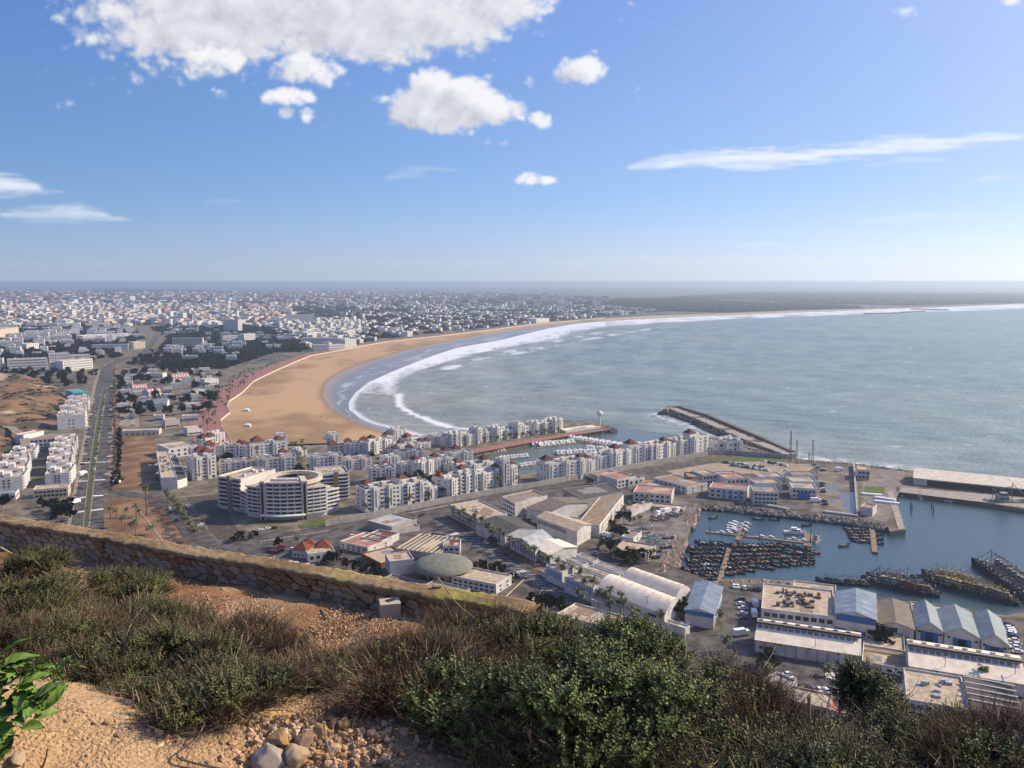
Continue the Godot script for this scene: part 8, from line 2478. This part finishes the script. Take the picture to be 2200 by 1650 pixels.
func build_litter() -> void:
	# gravel and clods, thickest on the bare patch and in the rubble by the hollow
	var heap := fg(660, 1345); var pit := fg(600, 1605)
	var pl := []; var tn := []
	for k in 26000:
		var q := fg_spot()
		if k < 9000:
			q = Vector3(heap.x + rng.randfn() * 1.1, 0, heap.z + rng.randfn() * 0.8)
			if beyond(q.x, q.z) > -0.1: continue
			q.y = hill_y(q.x, q.z)
		elif k < 11000:
			q = Vector3(pit.x + rng.randfn() * 0.45, 0, pit.z + rng.randfn() * 0.3)
			q.y = hill_y(q.x, q.z)
		if q == Vector3.INF: continue
		var s := 0.007 + (0.019 if k < 9000 or k > 11000 else 0.045) * pow(rng.randf(), 3.0)
		pl.append(Transform3D(Basis.from_euler(Vector3(rng.randf() * 6, rng.randf() * 6, rng.randf() * 6)).scaled(Vector3.ONE * s), q + Vector3(0, s * 0.25, 0)))
		tn.append(Color(0.95, 0.8, 0.62).lerp(Color(0.5, 0.34, 0.22), rng.randf()) * rng.randf_range(0.7, 1.35))
	scatter("gravel", rock_mesh(8), M.pebble, pl, self, "loose pebbles and clods on the dirt", "gravel", tn)
	# dry litter of stalks
	pl = []; tn = []
	var straw := MB.new(); straw.col = Color.WHITE; straw.quad(Vector3(-0.5, 0, -0.012), Vector3(-0.5, 0, 0.012), Vector3(0.5, 0.03, 0.008), Vector3(0.5, 0.03, -0.008))
	for k in 2600:
		var q := fg_spot()
		if q == Vector3.INF: continue
		pl.append(Transform3D(Basis(Vector3.UP, rng.randf() * TAU).scaled_local(Vector3.ONE * rng.randf_range(0.06, 0.28)), q + Vector3(0, 0.02, 0)))
		tn.append(Color(0.3, 0.22, 0.14).lerp(Color(0.12, 0.08, 0.05), rng.randf()))
	scatter("dry_straw", straw.done(true), M.twig_litter, pl, self, "dry stalks lying on the dirt", "straw", tn)
	# rocks one can pick out
	var rocks := [
		[575, 1652, 0.3, 0, "big pale lichen-grey boulder at the bottom edge"], [600, 1600, 0.22, 1, "orange-brown rock behind the pale boulder"], [655, 1595, 0.18, 2, "round brown rock beside the hollow"], [690, 1580, 0.16, 1, "tan rock at the rim of the hollow"], [640, 1640, 0.24, 3, "flat beige stone leaning on the pale boulder"], [450, 1600, 0.1, 4, "small brick-red stone on the soil"], [1255, 1610, 0.3, 2, "brown boulder under the biggest bush"], [1290, 1640, 0.24, 2, "second boulder under the biggest bush"],
		[600, 1450, 0.3, 3, "pale rock with a bright top in the brush"], [640, 1475, 0.17, 3, "white flat stone near the brown dome"], [780, 1285, 0.14, 2, "dark rounded stone lying against the wall foot"], [735, 1310, 0.1, 3, "small pale stone in the wall's shadow edge"], [480, 1270, 0.12, 3, "pale stone at the shadow's edge"], [435, 1278, 0.08, 3, "light pebble near the mossy patch"], [150, 1240, 0.16, 3, "pale stone in the scrub under the wall"], [220, 1245, 0.14, 2, "dull stone in the wall's deep shade"], [740, 1560, 0.12, 1, "orange stone on the bare mound"], [810, 1520, 0.1, 3, "light stone on the bare mound"], [35, 1640, 0.14, 3, "buff stone half buried in the sand mound"], [720, 1618, 0.13, 3, "beige stone near the stick"], [680, 1625, 0.1, 1, "tawny stone near the stick"], [540, 1555, 0.09, 3, "cream stone on the rubble"], [1000, 1625, 0.08, 2, "grey stone on the gravel by the dark bush"], [260, 1590, 0.09, 2, "brown pebble on the sand mound"],
	]
	var rm := [mat(Color(0.36, 0.32, 0.28), 0.95, M.coarse, 1.2), mat(Color(0.4, 0.24, 0.1), 0.95, M.grit, 4.0), mat(Color(0.3, 0.2, 0.13), 0.95, M.grit, 4.0), mat(Color(0.42, 0.32, 0.21), 0.95, M.grit, 4.0), mat(Color(0.4, 0.15, 0.07), 0.95, M.grit, 4.0)]
	for k in rocks.size():
		var b = rocks[k]
		var s: float = b[2] * 0.4
		single("rock", b[4], "rock", boulder_mesh(20 + k), rm[b[3]], Transform3D(Basis(Vector3.UP, rng.randf() * 6.0).scaled_local(Vector3(s * 1.3, s * 0.85, s)), fg(b[0], b[1]) + Vector3(0, s * 0.15, 0)))
	# squared concrete block by the wall
	var p := fg(838, 1325)
	var o := base("concrete_block", "squared concrete block with a dark splash on top, standing by the wall", "block", p, 0.25)
	var mb := MB.new(); mb.box(Vector3(0, 0.08, 0), Vector3(0.23, 0.2, 0.2))
	part("block", mb.done(), mat(Color(0.5, 0.43, 0.36), 0.95, M.grit, 4.0), o)
	mb = MB.new(); mb.box(Vector3(0.01, 0.184, -0.02), Vector3(0.1, 0.006, 0.07), Basis(Vector3.UP, 0.5))
	part("stain", mb.done(), M.dark, o)
	single("cap_stone", "small flat tan stone lying on the wall's cap near its end", "rock", rock_mesh(77), rm[3], Transform3D(Basis().scaled(Vector3(0.1, 0.04, 0.06)), Vector3(WALL_END.x, 0, WALL_END.y) + Vector3(WALL_DIR.x, 0, WALL_DIR.y) * -1.55 + Vector3(WALL_OUT.x, 0, WALL_OUT.y) * 0.22 + Vector3(0, wall_top(-1.55) + 0.02, 0)))
	# long dry branches
	var sticks := [
		[[0, 1175, 1.0, 60, 1210, 0.8, 120, 1245, 0.55, 175, 1268, 0.4, 212, 1277, 0.3], 0.014, 3, "long pale dry branch slanting down across the scrub"], [[182, 1238, 0.2, 220, 1262, 0.35, 270, 1300, 0.42, 300, 1306, 0.4, 330, 1290, 0.42, 380, 1264, 0.5], 0.012, 2, "dark forked branch lying over the scrub"], [[322, 1300, 0.4, 318, 1340, 0.32, 300, 1375, 0.26, 296, 1430, 0.16, 297, 1460, 0.06], 0.009, 3, "thin pale branch hanging straight down the slope"], [[292, 1330, 0.3, 300, 1345, 0.26, 340, 1370, 0.22, 380, 1378, 0.2, 384, 1366, 0.24, 350, 1366, 0.24], 0.006, 3, "curled pale twig looping in the brush"],
		[[262, 1296, 0.35, 300, 1296, 0.38, 350, 1290, 0.4, 400, 1280, 0.36], 0.008, 2, "grey twig lying level over the scrub"], [[0, 1375, 0.2, 40, 1390, 0.14, 80, 1404, 0.06], 0.014, 3, "short pale stick behind the broad-leaved plant"], [[940, 1240, 0.75, 955, 1260, 0.7, 985, 1300, 0.55, 1030, 1335, 0.4, 1075, 1375, 0.3], 0.008, 3, "arching dry stem crossing the wall's cap"], [[930, 1346, 0.3, 980, 1372, 0.35, 1005, 1382, 0.4, 1030, 1402, 0.3], 0.008, 3, "bent pale stem in the brown brush"], [[752, 1385, 0.1, 800, 1372, 0.2, 830, 1380, 0.16, 860, 1395, 0.08], 0.012, 2, "grey arched dead branch on the gravel"],
		[[370, 1515, 0.3, 368, 1540, 0.16, 372, 1565, 0.02], 0.016, 3, "stout pale broken stem under the bush"], [[1738, 1495, 1.1, 1739, 1560, 0.75, 1739, 1600, 0.45, 1740, 1640, 0.0], 0.012, 3, "thin straight stick rising from the seaward thicket"], [[696, 1550, 0.5, 700, 1590, 0.25, 712, 1630, 0.02], 0.008, 3, "upright thin stick beside the rubble"], [[520, 1660, 0.02, 420, 1640, 0.04, 380, 1620, 0.08, 440, 1575, 0.16], 0.008, 2, "dark twig on the sand mound's flank"], [[90, 1650, 0.02, 98, 1630, 0.12, 102, 1608, 0.22], 0.006, 2, "thin bare twig standing on the sand mound"], [[1150, 1345, 0.5, 1170, 1370, 0.4, 1200, 1400, 0.3], 0.006, 3, "thin stem at the wall's corner"],
		[[560, 1520, 0.1, 590, 1510, 0.1, 620, 1500, 0.08], 0.012, 3, "pale broken stick in the rubble by the hollow"], [[690, 1240 + 70, 0.08, 700, 1330, 0.02], 0.014, 2, "short dark stump at the wall's shadow edge"],
	]
	for s in sticks:
		mb = MB.new()
		var q: Array[Vector3] = []
		var l: Array = s[0]
		# the points stand a little over the slope; the foot of each lies where its line of sight meets the ground
		var reach := 0.0
		for k in range(0, l.size(), 3):
			var far_off := (fg(l[k], l[k + 1]) - EYE).length()
			if far_off < 17.0: reach = maxf(reach, far_off)
		for k in range(0, l.size(), 3):
			var d := ray(l[k], l[k + 1])
			var away := minf((fg(l[k], l[k + 1]) - EYE).length(), reach)
			q.append(EYE + d * (away - l[k + 2] * 1.1 - 0.03))
		var fine_q: Array[Vector3] = []
		for k in q.size() - 1:
			for h in 4: fine_q.append(q[k].cubic_interpolate(q[k + 1], q[maxi(k - 1, 0)], q[mini(k + 2, q.size() - 1)], h / 4.0))
		fine_q.append(q[-1])
		for k in fine_q.size() - 1:
			var r: float = s[1] * lerpf(1.0, 0.45, k / float(fine_q.size()))
			mb.tube(fine_q[k], fine_q[k + 1], r, r * 0.97, 6, k == fine_q.size() - 2 or k == 0)
		single("dry_branch", s[3], "branch", mb.done(), M.stick_pale if s[2] == 3 else M.stick_dark)
	# broad-leaved plant at the landward corner
	broad_plant()
	# scraps of rubbish
	mb = MB.new()
	for k in 9:
		var a := Vector3(rng.randf_range(-0.06, 0.06), rng.randf_range(0, 0.06), rng.randf_range(-0.05, 0.05))
		a.y *= 0.4
		mb.tri(a, a + Vector3(rng.randf_range(0.02, 0.05), rng.randf_range(-0.01, 0.02), 0.02), a + Vector3(0.01, rng.randf_range(0.0, 0.02), rng.randf_range(-0.05, 0.0)))
	single("plastic_scrap", "crumpled clear plastic scrap on the rubble by the hollow", "rubbish", mb.done(), mat(Color(0.6, 0.62, 0.64), 0.15), Transform3D(Basis(), fg(600, 1590) + Vector3(0, 0.03, 0)))

func fg_spot() -> Vector3:
	var x := rng.randf_range(-8.5, 3.0); var z := rng.randf_range(-13.0, -4.2)
	if beyond(x, z) > -0.05: return Vector3.INF
	return Vector3(x, hill_y(x, z), z)

func leaf_mesh(l: float, w: float, sd: int) -> ArrayMesh:
	var r := RandomNumberGenerator.new(); r.seed = sd
	var v := PackedVector3Array(); var c := PackedColorArray()
	var n := 9
	for j in n:
		var t := j / (n - 1.0)
		var half := w / 2 * sin(PI * pow(t, 0.8)) * (1.0 + 0.12 * sin(t * 19.0 + sd)) + 0.002
		var droop := -0.25 * l * t * t
		for i in 5:
			var s := (i - 2) / 2.0
			v.append(Vector3(s * half, droop + absf(s) * half * 0.35 + 0.006 * sin(t * 23.0 + s * 5.0 + sd), -t * l))
			var vein := 0.35 if i == 2 else 0.0
			c.append(Color(0.1, 0.2, 0.03).lerp(Color(0.2, 0.33, 0.07), 0.5 + 0.4 * sin(t * 9.0 + s * 3.0 + sd)).lerp(Color(0.25, 0.33, 0.13), vein))
	return sheet(v, c, 5, n)

func broad_plant() -> void:
	var lm := vmat(0.6, M.grit, 9.0); lm.backlight = Color(0.7, 0.8, 0.18); lm.metallic_specular = 0.3
	var o := base("broad_leaved_plant", "bright green broad-leaved plant at the landward corner of the slope", "plant", fg(-40, 1590))
	var mb := MB.new()
	var crowns_at: Array[Vector3] = []
	for k in [[10, 1420, 0.95], [60, 1440, 0.8], [100, 1500, 0.6], [40, 1520, 0.5], [-10, 1480, 0.7], [30, 1560, 0.3], [-30, 1400, 1.0], [70, 1480, 0.6], [0, 1600, 0.2]]:
		var g := fg(k[0], 1590.0)
		var d := ray(k[0], k[1])
		var tip := EYE + d * ((g - EYE).length() * 0.93) - o.position
		var foot := Vector3(rng.randf_range(-0.1, 0.1), 0, rng.randf_range(-0.1, 0.1))
		mb.tube(foot, tip, 0.012, 0.006, 5, false)
		crowns_at.append(tip)
	part("stem", mb.done(), mat(Color(0.12, 0.15, 0.06), 0.8), o)
	for k in 78:
		var t := crowns_at[k % crowns_at.size()]
		var az := rng.randf() * TAU
		var s := rng.randf_range(0.75, 1.25)
		part("leaf", leaf_mesh(0.15 * s, 0.088 * s, k % 6), lm, o, Transform3D(Basis.from_euler(Vector3(rng.randf_range(-0.3, 0.7), az, rng.randf_range(-0.4, 0.4))), t * rng.randf_range(0.75, 1.0) + Vector3(rng.randfn(), rng.randfn(), rng.randfn()) * 0.035))
	o = base("young_shoot", "small fresh green shoot beside the broad-leaved plant", "plant", fg(95, 1530))
	mb = MB.new(); mb.tube(Vector3.ZERO, Vector3(0.12, 0.3, 0), 0.008, 0.004, 5, false)
	part("stem", mb.done(), M.stick_dark, o)
	for k in 11:
		var t := rng.randf_range(0.4, 1.0)
		part("leaf", leaf_mesh(0.085, 0.04, k % 6), lm, o, Transform3D(Basis.from_euler(Vector3(rng.randf_range(0.2, 1.2), k * 2.4, 0)), Vector3(0.12, 0.3, 0) * t))
